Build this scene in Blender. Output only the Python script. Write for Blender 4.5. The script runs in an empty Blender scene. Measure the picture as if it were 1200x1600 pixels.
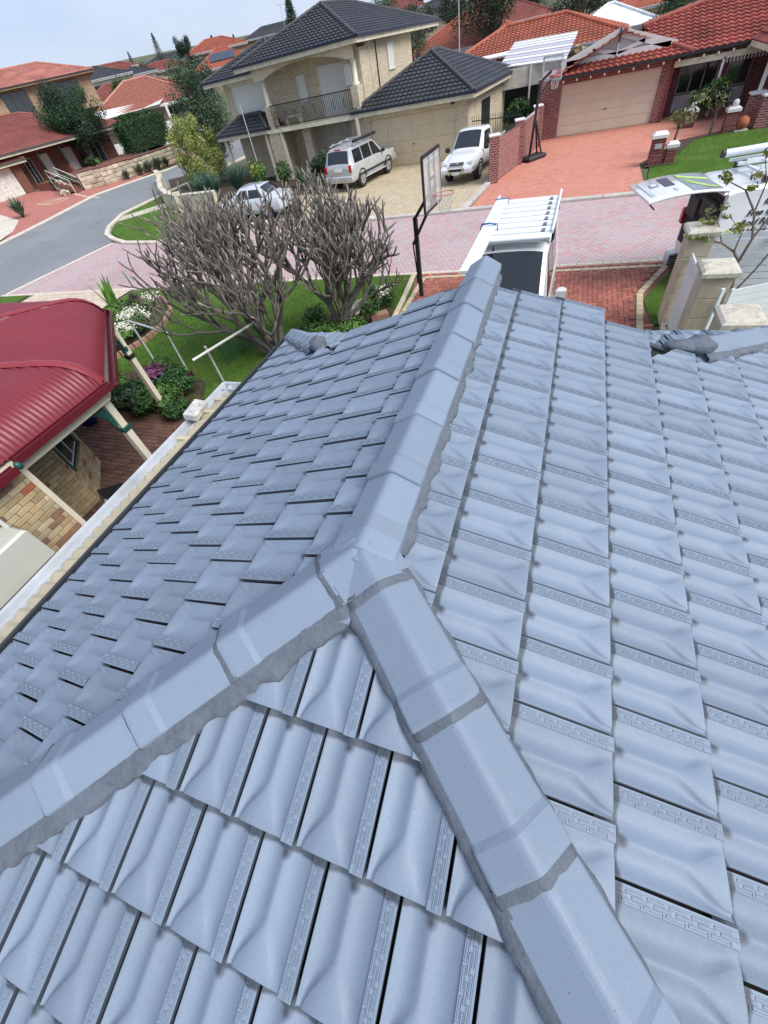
import bpy, bmesh, math, random
from mathutils import Vector, Matrix, noise as mnoise
random.seed(7)
sc = bpy.context.scene
COL = sc.collection
PI = math.pi
# ---------------------------------------------------------------- camera
cam = bpy.data.cameras.new('camera'); camo = bpy.data.objects.new('camera', cam); COL.objects.link(camo)
RM = [[0.936531, -0.138867, 0.321908], [0.311705, 0.750093, -0.583267], [-0.160465, 0.646589, 0.745771]]
camo.matrix_world = Matrix(((RM[0][0],RM[0][1],RM[0][2],0),(RM[1][0],RM[1][1],RM[1][2],0),(RM[2][0],RM[2][1],RM[2][2],5.0),(0,0,0,1)))
cam.sensor_fit = 'HORIZONTAL'; cam.sensor_width = 36.0; cam.lens = 627.517/1200*36
cam.clip_start = 0.05; cam.clip_end = 4000
sc.camera = camo
# ---------------------------------------------------------------- sky and sun
SUN_EL, SUN_AZ = math.radians(48), math.radians(105)      # azimuth clockwise from +Y
world = bpy.data.worlds.new('World'); sc.world = world; world.use_nodes = True
nt = world.node_tree; nt.nodes.clear()
wo = nt.nodes.new('ShaderNodeOutputWorld'); bg = nt.nodes.new('ShaderNodeBackground')
sky = nt.nodes.new('ShaderNodeTexSky'); sky.sky_type = 'NISHITA'; sky.sun_disc = False
sky.sun_elevation = SUN_EL; sky.sun_rotation = SUN_AZ; sky.air_density = 1.2; sky.dust_density = 1.0; sky.ozone_density = 2.0
# thin even overcast over the blue sky
tc = nt.nodes.new('ShaderNodeTexCoord'); nz = nt.nodes.new('ShaderNodeTexNoise'); nz.inputs['Scale'].default_value = 2.2; nz.inputs['Detail'].default_value = 4
mp = nt.nodes.new('ShaderNodeMapping'); mp.inputs['Scale'].default_value = (1,1,3)
cr = nt.nodes.new('ShaderNodeMapRange'); cr.inputs['From Min'].default_value = .35; cr.inputs['From Max'].default_value = .7
cr.inputs['To Min'].default_value = .74; cr.inputs['To Max'].default_value = .84
mx = nt.nodes.new('ShaderNodeMixRGB'); mx.inputs[2].default_value = (4.5, 5.35, 7.4, 1)
nt.links.new(tc.outputs['Generated'], mp.inputs[0]); nt.links.new(mp.outputs[0], nz.inputs['Vector']); nt.links.new(nz.outputs['Fac'], cr.inputs[0])
cl = nt.nodes.new('ShaderNodeMixRGB'); cl.inputs[1].default_value = (4.0, 4.85, 6.9, 1); cl.inputs[2].default_value = (5.1, 5.75, 7.3, 1)
n2 = nt.nodes.new('ShaderNodeTexNoise'); n2.inputs['Scale'].default_value = 3.1; n2.inputs['Detail'].default_value = 6; m2 = nt.nodes.new('ShaderNodeMapping'); m2.inputs['Scale'].default_value = (1, 1, 2.4)
c2_ = nt.nodes.new('ShaderNodeMapRange'); c2_.inputs['From Min'].default_value = .35; c2_.inputs['From Max'].default_value = .65
nt.links.new(tc.outputs['Generated'], m2.inputs[0]); nt.links.new(m2.outputs[0], n2.inputs['Vector']); nt.links.new(n2.outputs['Fac'], c2_.inputs[0]); nt.links.new(c2_.outputs[0], cl.inputs[0]); nt.links.new(cl.outputs[0], mx.inputs[2])
nt.links.new(cr.outputs[0], mx.inputs[0]); nt.links.new(sky.outputs[0], mx.inputs[1]); nt.links.new(mx.outputs[0], bg.inputs[0])
bg.inputs[1].default_value = 0.084; nt.links.new(bg.outputs[0], wo.inputs[0])
sl = bpy.data.lights.new('sun', 'SUN'); sl.energy = 2.5; sl.angle = math.radians(40); sl.color = (1, .96, .9)
so = bpy.data.objects.new('sun', sl); COL.objects.link(so)
sd = Vector((math.sin(SUN_AZ)*math.cos(SUN_EL), math.cos(SUN_AZ)*math.cos(SUN_EL), math.sin(SUN_EL)))
so.rotation_euler = sd.to_track_quat('Z', 'Y').to_euler()
sc.view_settings.view_transform = 'Standard'; sc.view_settings.look = 'None'; sc.view_settings.exposure = 0.75; sc.view_settings.gamma = 1
sc.view_settings.use_curve_mapping = False
# ---------------------------------------------------------------- materials
class NT:
    def __init__(s, name):
        s.m = bpy.data.materials.new(name); s.m.use_nodes = True; s.t = s.m.node_tree
        s.b = s.t.nodes['Principled BSDF']
    def n(s, typ, **kw):
        x = s.t.nodes.new(typ)
        for k, v in kw.items():
            if k == 'op': x.operation = v
            elif k == 'blend': x.blend_type = v
            else: x.inputs[k].default_value = v
        return x
    def l(s, a, b): s.t.links.new(a, b)
    def math(s, op, a, b=None, c=None, clamp=False):
        x = s.t.nodes.new('ShaderNodeMath'); x.operation = op; x.use_clamp = clamp
        for i, v in enumerate((a, b, c)):
            if v is None: continue
            if isinstance(v, (int, float)): x.inputs[i].default_value = v
            else: s.l(v, x.inputs[i])
        return x.outputs[0]
    def mix(s, fac, a, b, blend='MIX'):
        x = s.t.nodes.new('ShaderNodeMixRGB'); x.blend_type = blend
        for i, v in enumerate((fac, a, b)):
            if isinstance(v, (int, float)): x.inputs[i].default_value = v
            elif isinstance(v, tuple): x.inputs[i].default_value = v + (1,) if len(v) == 3 else v
            else: s.l(v, x.inputs[i])
        return x.outputs[0]
    def coord(s, what='Object'):
        return s.t.nodes.new('ShaderNodeTexCoord').outputs[what]
    def geo(s, what='Position'): return s.t.nodes.new('ShaderNodeNewGeometry').outputs[what]
    def noise(s, scale, detail=3, vec=None, rough=.55):
        x = s.n('ShaderNodeTexNoise', Scale=scale, Detail=detail, Roughness=rough)
        s.l(vec if vec is not None else s.geo(), x.inputs['Vector']); return x.outputs['Fac']
    def mr(s, v, a, b, c, d):
        x = s.n('ShaderNodeMapRange'); s.l(v, x.inputs[0])
        for i, q in zip((1, 2, 3, 4), (a, b, c, d)): x.inputs[i].default_value = q
        return x.outputs[0]
    def bump(s, h, strength=.4, dist=.01):
        x = s.n('ShaderNodeBump', Strength=strength, Distance=dist); s.l(h, x.inputs['Height']); s.l(x.outputs[0], s.b.inputs['Normal'])
    def rnd(s):
        a = s.t.nodes.new('ShaderNodeObjectInfo').outputs['Random']; b = s.geo('Random Per Island')
        return s.math('FRACT', s.math('ADD', a, b))
def mul(c, k): return tuple(min(1, x*k) for x in c)
MATS = {}
def M(name, col, rough=.6, var=.18, scale=2.5, bump=0, bscale=40, metal=0, spec=.5, fine=0, rnd=0, alpha=None, dirt=0, coat=0):
    if name in MATS: return MATS[name]
    t = NT(name); b = t.b
    b.inputs['Roughness'].default_value = rough; b.inputs['Metallic'].default_value = metal
    b.inputs['Specular IOR Level'].default_value = spec; b.inputs['Coat Weight'].default_value = coat
    n1 = t.noise(scale, 5)
    c = t.mix(t.mr(n1, .3, .7, 0, 1), mul(col, 1-var), mul(col, 1+var))
    if fine:
        n2 = t.noise(bscale, 2); c = t.mix(t.mr(n2, .3, .7, 0, fine), c, mul(col, .45))
    if rnd:
        c = t.mix(1.0, c, t.mix(t.rnd(), (1-rnd,)*3, (1+rnd,)*3), 'MULTIPLY')
    if dirt:
        n3 = t.noise(scale*.37, 6, rough=.7); c = t.mix(t.mr(n3, .5, .75, 0, dirt), c, mul(col, .4))
    t.l(c, b.inputs['Base Color'])
    if bump: t.bump(t.noise(bscale, 4), bump, .02)
    if alpha is not None: b.inputs['Alpha'].default_value = alpha
    MATS[name] = t.m; return t.m
# ---------------------------------------------------------------- mesh helpers
class MB:
    def __init__(s): s.v = []; s.f = []; s.mi = []; s.sm = []
    def add(s, vs, fs, mi=0, sm=False):
        o = len(s.v); s.v += [tuple(v) for v in vs]; s.f += [tuple(i+o for i in f) for f in fs]
        s.mi += [mi]*len(fs); s.sm += [sm]*len(fs); return s
    def quad(s, a, b, c, d, mi=0): return s.add((a, b, c, d), ((0, 1, 2, 3),), mi)
    def poly(s, pts, mi=0): return s.add(pts, (tuple(range(len(pts))),), mi)
    def box(s, c, d, rz=0, mi=0, bev=0, M4=None):
        hx, hy, hz = d[0]/2, d[1]/2, d[2]/2
        if bev:
            b = min(bev, hx*.9, hy*.9, hz*.9); P = []
            for z, k in ((-hz, b), (-hz+b, 0), (hz-b, 0), (hz, b)):
                P += [(x*(hx-k), y*(hy-k), z) for x, y in ((-1, -1), (1, -1), (1, 1), (-1, 1))]
            F = [(3, 2, 1, 0), (12, 13, 14, 15)]
            for r in range(3):
                for i in range(4): j = (i+1) % 4; F.append((r*4+i, r*4+j, r*4+4+j, r*4+4+i))
        else:
            P = [(x*hx, y*hy, z*hz) for z in (-1, 1) for x, y in ((-1, -1), (1, -1), (1, 1), (-1, 1))]
            F = [(3, 2, 1, 0), (4, 5, 6, 7), (0, 1, 5, 4), (1, 2, 6, 5), (2, 3, 7, 6), (3, 0, 4, 7)]
        if M4 is not None: P = [tuple(M4 @ Vector((p[0]+c[0], p[1]+c[1], p[2]+c[2]))) for p in P]
        else:
            ca, sa = math.cos(rz), math.sin(rz); P = [(c[0]+p[0]*ca-p[1]*sa, c[1]+p[0]*sa+p[1]*ca, c[2]+p[2]) for p in P]
        return s.add(P, F, mi)
    def bar(s, a, b, w, h, mi=0, up=(0, 0, 1)):
        a = Vector(a); b = Vector(b); d = (b-a); L = d.length; d.normalize(); u = Vector(up)
        if abs(d.dot(u)) > .98: u = Vector((0, 1, 0))
        sx = d.cross(u).normalized(); u = sx.cross(d)
        m = Matrix((sx, d, u)).transposed().to_4x4(); m.translation = (a+b)/2
        return s.box((0, 0, 0), (w, L, h), mi=mi, M4=m)
    def tube(s, pts, r, n=8, mi=0, cap=True, sm=True):
        pts = [Vector(p) for p in pts]; rs = r if isinstance(r, (list, tuple)) else [r]*len(pts); V = []; prev = None
        for i, p in enumerate(pts):
            d = (pts[min(i+1, len(pts)-1)]-pts[max(i-1, 0)]).normalized()
            if prev is None:
                a = d.cross(Vector((0, 0, 1)) if abs(d.z) < .95 else Vector((1, 0, 0))).normalized()
            else: a = (prev-d*prev.dot(d)).normalized()
            prev = a; b = d.cross(a)
            V += [p+(a*math.cos(2*PI*k/n)+b*math.sin(2*PI*k/n))*rs[i] for k in range(n)]
        F = [(i*n+k, i*n+(k+1) % n, (i+1)*n+(k+1) % n, (i+1)*n+k) for i in range(len(pts)-1) for k in range(n)]
        s.add(V, F, mi, sm)
        if cap: s.add(V[:n], (tuple(range(n))[::-1],), mi); s.add(V[-n:], (tuple(range(n)),), mi)
        return s
    def prism(s, pts, z0, z1, mi=0):
        n = len(pts); V = [(p[0], p[1], z0) for p in pts]+[(p[0], p[1], z1) for p in pts]
        return s.add(V, [tuple(range(n))[::-1], tuple(range(n, 2*n))]+[(i, (i+1) % n, n+(i+1) % n, n+i) for i in range(n)], mi)
    def extr(s, prof, a, b, mi=0, side=None, up=(0, 0, 1), closed=False):
        a = Vector(a); b = Vector(b); d = (b-a).normalized(); up = Vector(up); sx = Vector(side) if side else d.cross(up).normalized()
        V = [a+sx*p[0]+up*p[1] for p in prof]+[b+sx*p[0]+up*p[1] for p in prof]; n = len(prof)
        F = [(i, (i+1) % n, n+(i+1) % n, n+i) for i in range(n if closed else n-1)]
        if closed: F += [tuple(range(n))[::-1], tuple(range(n, 2*n))]
        return s.add(V, F, mi)
    def sphere(s, c, r, n=8, m=6, mi=0):
        r = r if isinstance(r, (tuple, list)) else (r, r, r); V = []
        for i in range(m+1):
            t = PI*i/m
            V += [(c[0]+r[0]*math.sin(t)*math.cos(2*PI*k/n), c[1]+r[1]*math.sin(t)*math.sin(2*PI*k/n), c[2]+r[2]*math.cos(t)) for k in range(n)]
        return s.add(V, [(i*n+k, (i+1)*n+k, (i+1)*n+(k+1) % n, i*n+(k+1) % n) for i in range(m) for k in range(n)], mi, True)
    def mesh(s, name, mats):
        me = bpy.data.meshes.new(name); me.from_pydata(s.v, [], s.f); me.validate()
        for m in (mats if isinstance(mats, (list, tuple)) else [mats]): me.materials.append(m)
        if len(me.polygons) == len(s.mi):
            me.polygons.foreach_set('material_index', s.mi); me.polygons.foreach_set('use_smooth', s.sm)
        return me
    def build(s, name, mats, parent=None, mat4=None):
        return inst(s.mesh(name, mats), name, parent, mat4)
def inst(me, name, parent=None, mat4=None):
    o = bpy.data.objects.new(name, me); COL.objects.link(o)
    if mat4 is not None: o.matrix_world = mat4
    if parent is not None:
        o.parent = parent
    return o
def tag(o, label=None, cat=None, group=None, kind=None):
    if label: o['label'] = label
    if cat: o['category'] = cat
    if group: o['group'] = group
    if kind: o['kind'] = kind
    return o
def thing(name, label, cat, loc=(0, 0, 0), rz=0, group=None):
    o = bpy.data.objects.new(name, None); COL.objects.link(o); o.location = loc; o.rotation_euler = (0, 0, rz); o.empty_display_size = .2
    return tag(o, label, cat, group)
def copy_tree(o, parent=None):
    c = o.copy(); COL.objects.link(c)
    if parent: c.parent = parent
    for ch in list(o.children): copy_tree(ch, c)
    return c
CAMP = Vector((0, 0, 5))
RMT = Matrix(RM).transposed()
def project(p):
    c = RMT @ (Vector(p)-CAMP)
    if c.z > -.05: return None
    return (600+627.517*c.x/-c.z, 800-627.517*c.y/-c.z, -c.z)
def seen(p, mg=60):
    q = project(p); return q is not None and -mg < q[0] < 1200+mg and -mg < q[1] < 1600+mg
def pieces(items, name, parent, cap=300, stuff=None, mats=None):
    """items: (mesh, matrix in parent space). The nearest ones in view become objects, the rest one mesh."""
    pm = parent.matrix_basis if parent else Matrix()
    def key(it):
        p = pm @ it[1].translation; return (0 if seen(p) else 1, (p-CAMP).length)
    items = sorted(items, key=key); near = items[:cap]; far = items[cap:]
    for me, m in near: inst(me, name, parent, m)
    if far:
        mb = bmesh.new()
        for me, m in far:
            k = len(mb.verts); mb.from_mesh(me); mb.verts.ensure_lookup_table()
            for v in mb.verts[k:]: v.co = m @ v.co
        me = bpy.data.meshes.new(name); mb.to_mesh(me); mb.free()
        for m in (mats or far[0][0].materials): me.materials.append(m)
        o = inst(me, stuff or name, parent); o['kind'] = 'stuff'
def frame(o, x, y, z):
    m = Matrix((Vector(x), Vector(y), Vector(z))).transposed().to_4x4(); m.translation = Vector(o); return m
def TR(x, y, z=0, rz=0): return Matrix.Translation((x, y, z)) @ Matrix.Rotation(rz, 4, 'Z')
# ================================================================ the house whose roof fills the foreground
def paint_mat():
    t = NT('roof_paint'); b = t.b
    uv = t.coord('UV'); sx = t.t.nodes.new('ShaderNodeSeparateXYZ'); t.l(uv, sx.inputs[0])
    n1 = t.noise(3.0, 4); n2 = t.noise(160, 2); n3 = t.noise(30, 4)
    base = (.186, .232, .296)
    c = t.mix(n1, mul(base, .94), mul(base, 1.07))
    c = t.mix(t.mr(n2, .35, .7, 0, .25), c, mul(base, 1.4)); n6 = t.noise(11, 5, rough=.7); c = t.mix(t.mr(n6, .52, .75, 0, .16), c, mul(base, .75))
    c = t.mix(1.0, c, t.mix(t.rnd(), (.92,)*3, (1.08,)*3), 'MULTIPLY')
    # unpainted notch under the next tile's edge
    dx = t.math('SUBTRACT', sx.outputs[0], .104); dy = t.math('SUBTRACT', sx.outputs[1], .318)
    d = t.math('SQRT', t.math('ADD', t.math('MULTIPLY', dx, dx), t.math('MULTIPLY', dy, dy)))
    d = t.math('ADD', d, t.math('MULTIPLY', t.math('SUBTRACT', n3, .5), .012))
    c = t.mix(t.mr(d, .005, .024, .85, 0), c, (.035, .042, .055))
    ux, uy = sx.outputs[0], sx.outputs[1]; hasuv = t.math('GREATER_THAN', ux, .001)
    ed = t.math('MAXIMUM', t.mr(t.math('ADD', uy, t.math('MULTIPLY', n3, .012)), .327, .337, 0, .85), t.mr(ux, .0100, .0135, .9, 0))  # head band and gap edges: bare tile plus overlap shade painted into colour
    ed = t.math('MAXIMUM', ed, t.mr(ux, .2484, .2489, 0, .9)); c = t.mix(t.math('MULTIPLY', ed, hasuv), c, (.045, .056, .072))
    # grit specks
    v = t.n('ShaderNodeTexVoronoi', Scale=26.0); t.l(t.geo(), v.inputs['Vector'])
    sp = t.n('ShaderNodeTexWhiteNoise'); t.l(v.outputs['Position'], sp.inputs['Vector'])
    spot = t.math('MULTIPLY', t.mr(v.outputs['Distance'], .035, .06, 1, 0), t.math('GREATER_THAN', sp.outputs['Value'], .72))
    c = t.mix(t.math('MULTIPLY', spot, .75), c, (.05, .05, .06))
    t.l(c, b.inputs['Base Color'])
    b.inputs['Roughness'].default_value = .42; b.inputs['Specular IOR Level'].default_value = .3
    t.l(t.mr(n3, .3, .7, .48, .56), b.inputs['Roughness'])
    h = t.math('ADD', t.math('MULTIPLY', n2, .35), n3)
    t.bump(h, .16, .004)
    return t.m
def mortar_mat():
    t = NT('painted_mortar'); b = t.b
    n1 = t.noise(45, 6, rough=.7); n2 = t.noise(9, 4); base = (.098, .118, .146)
    c = t.mix(t.mr(n1, .3, .7, 0, 1), mul(base, .82), mul(base, 1.15))
    c = t.mix(t.mr(n2, .45, .7, 0, .5), c, (.15, .18, .22))
    t.l(c, b.inputs['Base Color']); b.inputs['Roughness'].default_value = .75
    t.bump(t.math('ADD', t.math('MULTIPLY', n1, .5), t.noise(14, 5)), .6, .02); return t.m
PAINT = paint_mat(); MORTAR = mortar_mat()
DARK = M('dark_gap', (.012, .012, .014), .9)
CHAR = M('charcoal_steel', (.035, .042, .055), .45, .1)
t_ = math.tan(math.radians(20.18)); ca_, sa_ = math.cos(math.radians(20.18)), math.sin(math.radians(20.18))
RX, RY, RZ = -.58, .79, 3.697                    # where ridge and hips meet
HR, HL = .2075, 1.3695                           # hips in plan: x+y=HR, y-x=HL
VY = 3.60                                        # gablet verge
TW, TG = .249, .3592
house = thing('house', 'house with a freshly painted blue-grey hipped tile roof, nearest the camera', 'house', (0, 0, 0))
def S01(x): x = max(0., min(1., x)); return x*x*(3-2*x)
def tile_mesh():
    ys = [0, .003, .008, .016, .026, .038, .05, .064, .078, .092, .106, .12, .134, .15, .168, .19, .22, .26, .30, .322, .334, .346, .40]
    NS = 9
    def row(y):
        v = 1-y/.36
        a = .100-.066*S01((v-.60)/.40); b = .112+.05*S01((v-.68)/.32)
        out = [(.0105, -.03), (.0107, 0.)]
        wd = a-.0125
        for i in range(NS+1): q = i/NS; out.append((.0125+wd*q, -.0165*min(1, wd/.05)*math.sin(PI*q)**1.05))
        out.append(((a+b)/2, .0012))
        wd = .2-b; k = 1-.85*S01((v-.80)/.2)
        for i in range(NS+1): q = i/NS; out.append((b+wd*q, -.0125*k*math.sin(PI*q)**1.05))
        out += [(.2025, .001), (.2045, .004)]
        dip = -.006*max(0, 1-abs(y-.334)/.014)
        return [(x, y, z-.027*y/TG+(dip if abs(x-.105) < .012 else 0)-(.0012 if y < .003 else 0)) for x, z in out]
    m = MB(); P = [p for y in ys for p in row(y)]; nx = len(row(0)); xs = [p[0] for p in P[:nx]]
    m.add(P, [(r*nx+i, r*nx+i+1, (r+1)*nx+i+1, (r+1)*nx+i) for r in range(len(ys)-1) for i in range(nx-1)], 0, True)
    # lower edge
    fr = [(x, 0, z) for (x, y, z) in P[:nx]]; fb = [(x, .002, -.034) for x in xs]
    m.add(fr+fb, [(i, nx+i, nx+i+1, i+1) for i in range(nx-1)])
    # ribbed side lap
    z0 = .007
    def zz(y, z): return z-.027*y/TG
    for x0, x1, zt in ((.2045, .249, z0),):
        ya, yb = -.001, .40
        V = [(x0, ya, zz(ya, -.034)), (x1, ya, zz(ya, -.014)), (x1, yb, zz(yb, -.014)), (x0, yb, zz(yb, -.034)), (x0, ya, zz(ya, zt)), (x1, ya, zz(ya, zt)), (x1, yb, zz(yb, zt)), (x0, yb, zz(yb, zt))]
        m.add(V, [(4, 5, 6, 7), (0, 1, 5, 4), (1, 2, 6, 5), (3, 0, 4, 7)])
    def rib(xa, xb, ya, yb, hgt=.0021):
        zt = z0+hgt; b_ = .0006
        V = [(xa, ya, zz(ya, z0)), (xb, ya, zz(ya, z0)), (xb, yb, zz(yb, z0)), (xa, yb, zz(yb, z0)), (xa+b_, ya+b_, zz(ya, zt)), (xb-b_, ya+b_, zz(ya, zt)), (xb-b_, yb-b_, zz(yb, zt)), (xa+b_, yb-b_, zz(yb, zt))]
        m.add(V, [(4, 5, 6, 7), (0, 1, 5, 4), (1, 2, 6, 5), (2, 3, 7, 6), (3, 0, 4, 7)])
    seg = .0625; t1 = .0016
    for k in range(7):
        y0 = -.004+k*seg
        for j, xa in enumerate((.2085, .2190, .2295)):
            ya = max(.002, y0+(.034, .004, .022)[j]); yb = min(ya+seg*.80, .399); xb = xa+.0082
            if ya > .38: continue
            rib(xa, xa+t1, ya, yb); rib(xb-t1, xb, ya, yb); rib(xa+t1, xb-t1, yb-t1, yb)
        if .005 < y0+.03 < .38: rib(.2055, .2165, y0+.0285, y0+.0305)
    rib(.2405, .2425, .002, .399, .0012)
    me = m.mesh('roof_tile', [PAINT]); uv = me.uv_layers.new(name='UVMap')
    for lp in me.loops: c = me.vertices[lp.vertex_index].co; uv.data[lp.index].uv = (c.x, c.y)
    return me
TILE = tile_mesh()
def clipped(me, m, planes):
    b = bmesh.new(); b.from_mesh(me); b.transform(m)
    for co, no in planes:
        bmesh.ops.bisect_plane(b, geom=b.verts[:]+b.edges[:]+b.faces[:], plane_co=co, plane_no=no, clear_outer=True)
    if not b.faces: b.free(); return None
    b.transform(m.inverted()); n = bpy.data.meshes.new('roof_tile'); b.to_mesh(n); b.free()
    n.materials.append(PAINT); return n
tiles = []
rr = random.Random(3)
def jig(m, k=1.):
    j = Matrix.Translation((0, 0, rr.uniform(-.0015, .0015)*k)) @ Matrix.Rotation(rr.gauss(0, .0022)*k, 4, 'Z') @ Matrix.Rotation(rr.gauss(0, .004)*k, 4, 'X') @ Matrix.Rotation(rr.gauss(0, .003)*k, 4, 'Y')
    return m @ j
h2 = math.sqrt(.5)
PL_R = [((0, HR, 0), Vector((-1, -1, 0))), ((RX, 0, 0), Vector((-1, 0, 0)))]                       # keep x+y>HR : outer normal (-1,-1)
PL_L = [((0, HL, 0), Vector((1, -1, 0))), ((RX, 0, 0), Vector((1, 0, 0)))]                        # keep y-x>HL
PL_H = [((0, HR, 0), Vector((1, 1, 0))), ((0, HL, 0), Vector((-1, 1, 0)))]
PL_Rf = ((1.08, VY, 0), Vector((-1, 1, 0))); PL_Lf = ((-2.24, VY, 0), Vector((1, 1, 0)))
PL_F = [((0, VY+.02, 0), Vector((0, -1, 0))), ((1.08, VY, 0), Vector((1, -1, 0))), ((-2.24, VY, 0), Vector((-1, -1, 0)))]
def lay(mat, me, planes, k=1.):
    mat = jig(mat, k)
    pts = [mat @ Vector((x, y, 0)) for x in (0, TW) for y in (0, TG+.04)]
    need = False
    for co, no in planes:
        s = [(p-Vector(co)).dot(no) for p in pts]
        if min(s) > 0: return
        if max(s) > 0: need = True
    if need:
        n = clipped(me, mat, planes)
        if n: tiles.append((n, mat))
    else: tiles.append((me, mat))
stag = (.288*.83, .121*.83)
# right slope: course lower edges at x = .399+i*.3371
ph = {-2: .288*.83, -1: .121*.83, 0: .264*.83, 1: .107*.83}
for i in range(-3, 6):
    x = .399+i*TG*ca_; z = RZ-(x-RX)*t_; p0 = ph.get(i, (.27 if i % 2 == 0 else .115)*.83)
    for j in range(-9, 24):
        y = p0-TW+TW*j
        if x < 1.1 and y+.12 > VY-.02: continue
        if y < -2.0: continue
        M4 = frame((x, y, z), (0, 1, 0), (-ca_, 0, sa_), (sa_, 0, ca_))
        lay(M4, TILE, PL_R+([PL_Rf] if x > 1.05 else []))
# left slope
for i in range(0, 9):
    x = RX-.305-i*TG*ca_+.337; z = RZ-(RX-x)*t_
    for j in range(-9, 26):
        y = (.05 if i % 2 else .17)+TW*j
        if x > -2.26 and y-.12 > VY-.02: continue
        if y < -2.6 or x < -3.4: continue
        M4 = frame((x, y, z), (0, -1, 0), (ca_, 0, sa_), (-sa_, 0, ca_))
        lay(M4, TILE, PL_L+([PL_Lf] if x < -2.2 else []), 1.7)
# near hip end
ph = {-1: .082*.83, 0: .232*.83, 1: .0766*.83, -2: .232*.83, -3: .08*.83}
for i in range(-3, 6):
    y = -.144-i*TG*ca_; z = RZ-(RY-y)*t_; p0 = ph.get(i, (.232 if i % 2 == 0 else .08)*.83)
    for j in range(-14, 10):
        x = p0-TW+TW*j
        if x < -3.2 or x > 1.6: continue
        M4 = frame((x, y, z), (1, 0, 0), (0, ca_, sa_), (0, -sa_, ca_))
        lay(M4, TILE, PL_H)
# far hip end below the gablet
ZE = RZ-(1.66)*t_
for i in range(0, 3):
    y = VY+.33+i*TG*ca_; z = ZE-(y-VY)*t_
    for j in range(-14, 14):
        x = RX+TW*j+(.1 if i % 2 else 0)
        M4 = frame((x, y, z), (-1, 0, 0), (0, -ca_, sa_), (0, sa_, ca_))
        lay(M4, TILE, PL_F)
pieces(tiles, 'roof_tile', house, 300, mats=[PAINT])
# dark lining below the tiles, walls, gable wall
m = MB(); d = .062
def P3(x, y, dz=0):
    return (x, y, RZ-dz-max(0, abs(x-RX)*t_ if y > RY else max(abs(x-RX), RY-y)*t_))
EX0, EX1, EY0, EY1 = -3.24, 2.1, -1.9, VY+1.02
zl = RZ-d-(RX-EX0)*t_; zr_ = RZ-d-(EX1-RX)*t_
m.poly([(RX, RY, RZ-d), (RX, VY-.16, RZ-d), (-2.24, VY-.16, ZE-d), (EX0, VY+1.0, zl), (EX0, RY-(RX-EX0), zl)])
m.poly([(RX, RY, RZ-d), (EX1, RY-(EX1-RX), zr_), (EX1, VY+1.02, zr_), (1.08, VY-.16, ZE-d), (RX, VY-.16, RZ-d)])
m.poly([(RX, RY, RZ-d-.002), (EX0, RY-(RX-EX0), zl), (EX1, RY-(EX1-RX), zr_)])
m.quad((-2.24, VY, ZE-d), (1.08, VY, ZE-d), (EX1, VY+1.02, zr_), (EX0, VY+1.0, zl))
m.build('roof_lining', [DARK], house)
m = MB(); m.add([(-2.2, VY-.03, ZE-.05), (1.04, VY-.03, ZE-.05), (RX, VY-.03, RZ-.07), (-2.2, VY-.09, ZE-.05), (1.04, VY-.09, ZE-.05), (RX, VY-.09, RZ-.07)], [(0, 1, 2), (5, 4, 3), (0, 2, 5, 3), (1, 4, 5, 2)])
m.build('gable_wall', [CHAR], house)
m = MB(); m.box(((EX0+EX1)/2, (EY0+EY1)/2+.1, 1.22), (EX1-EX0-.9, EY1-EY0-.9, 2.44)); m.build('wall', [M('cream_render', (.55, .5, .4), .8)], house)
# gutters
gp = [(0, .0), (.0, .11), (.012, .115), (.018, .10), (.018, .02), (.11, .02), (.11, .09), (.125, .09), (.125, 0)]
m = MB(); m.extr(gp, (-3.40, -3.4, 2.555), (-3.40, 4.69, 2.555), side=(1, 0, 0), closed=True)
m.build('gutter', [CHAR], house)
m = MB(); m.extr(gp, (-3.40, 4.70, 2.555), (2.3, 4.70, 2.555), side=(0, -1, 0), closed=True)
m.build('gutter', [CHAR], house)
m = MB(); m.extr(gp, (2.30, -2.0, 2.555), (2.30, 4.69, 2.555), side=(-1, 0, 0), closed=True); m.build('gutter', [CHAR], house)
m = MB(); m.extr(gp, (-3.4, -2.06, 2.555), (2.3, -2.06, 2.555), side=(0, 1, 0), closed=True); m.build('gutter', [CHAR], house)
# ridge and hip caps
def cap_mesh(L, seed, collar=True):
    r = random.Random(seed); hw = .131
    def sec(g):
        w = hw+g*.5; z = g
        return [(-w, -.07), (-w, -.034+z), (-w+.006, -.026+z), (-.02, .034+z), (-.008, .0385+z), (0, .0395+z), (.008, .0385+z), (.02, .034+z), (w-.006, -.026+z), (w, -.034+z), (w, -.07)]
    st = [(0, 0), (L-.15, 0), (L-.128, .0), (L-.105, .0085), (L-.02, .0095), (L-.004, .008), (L, .0)] if collar else [(0, 0), (L*.5, 0), (L, 0)]
    m = MB(); V = []; n = 11
    for y, g in st: V += [(x, y, z) for x, z in sec(g)]
    m.add(V, [(i*n+k, i*n+k+1, (i+1)*n+k+1, (i+1)*n+k) for i in range(len(st)-1) for k in range(n-1)], 0, False)
    m.add(V[:n], (tuple(range(n)),)); m.add(V[-n:], (tuple(range(n))[::-1],))
    me = m.mesh('hip_cap', [PAINT])
    return me
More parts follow.
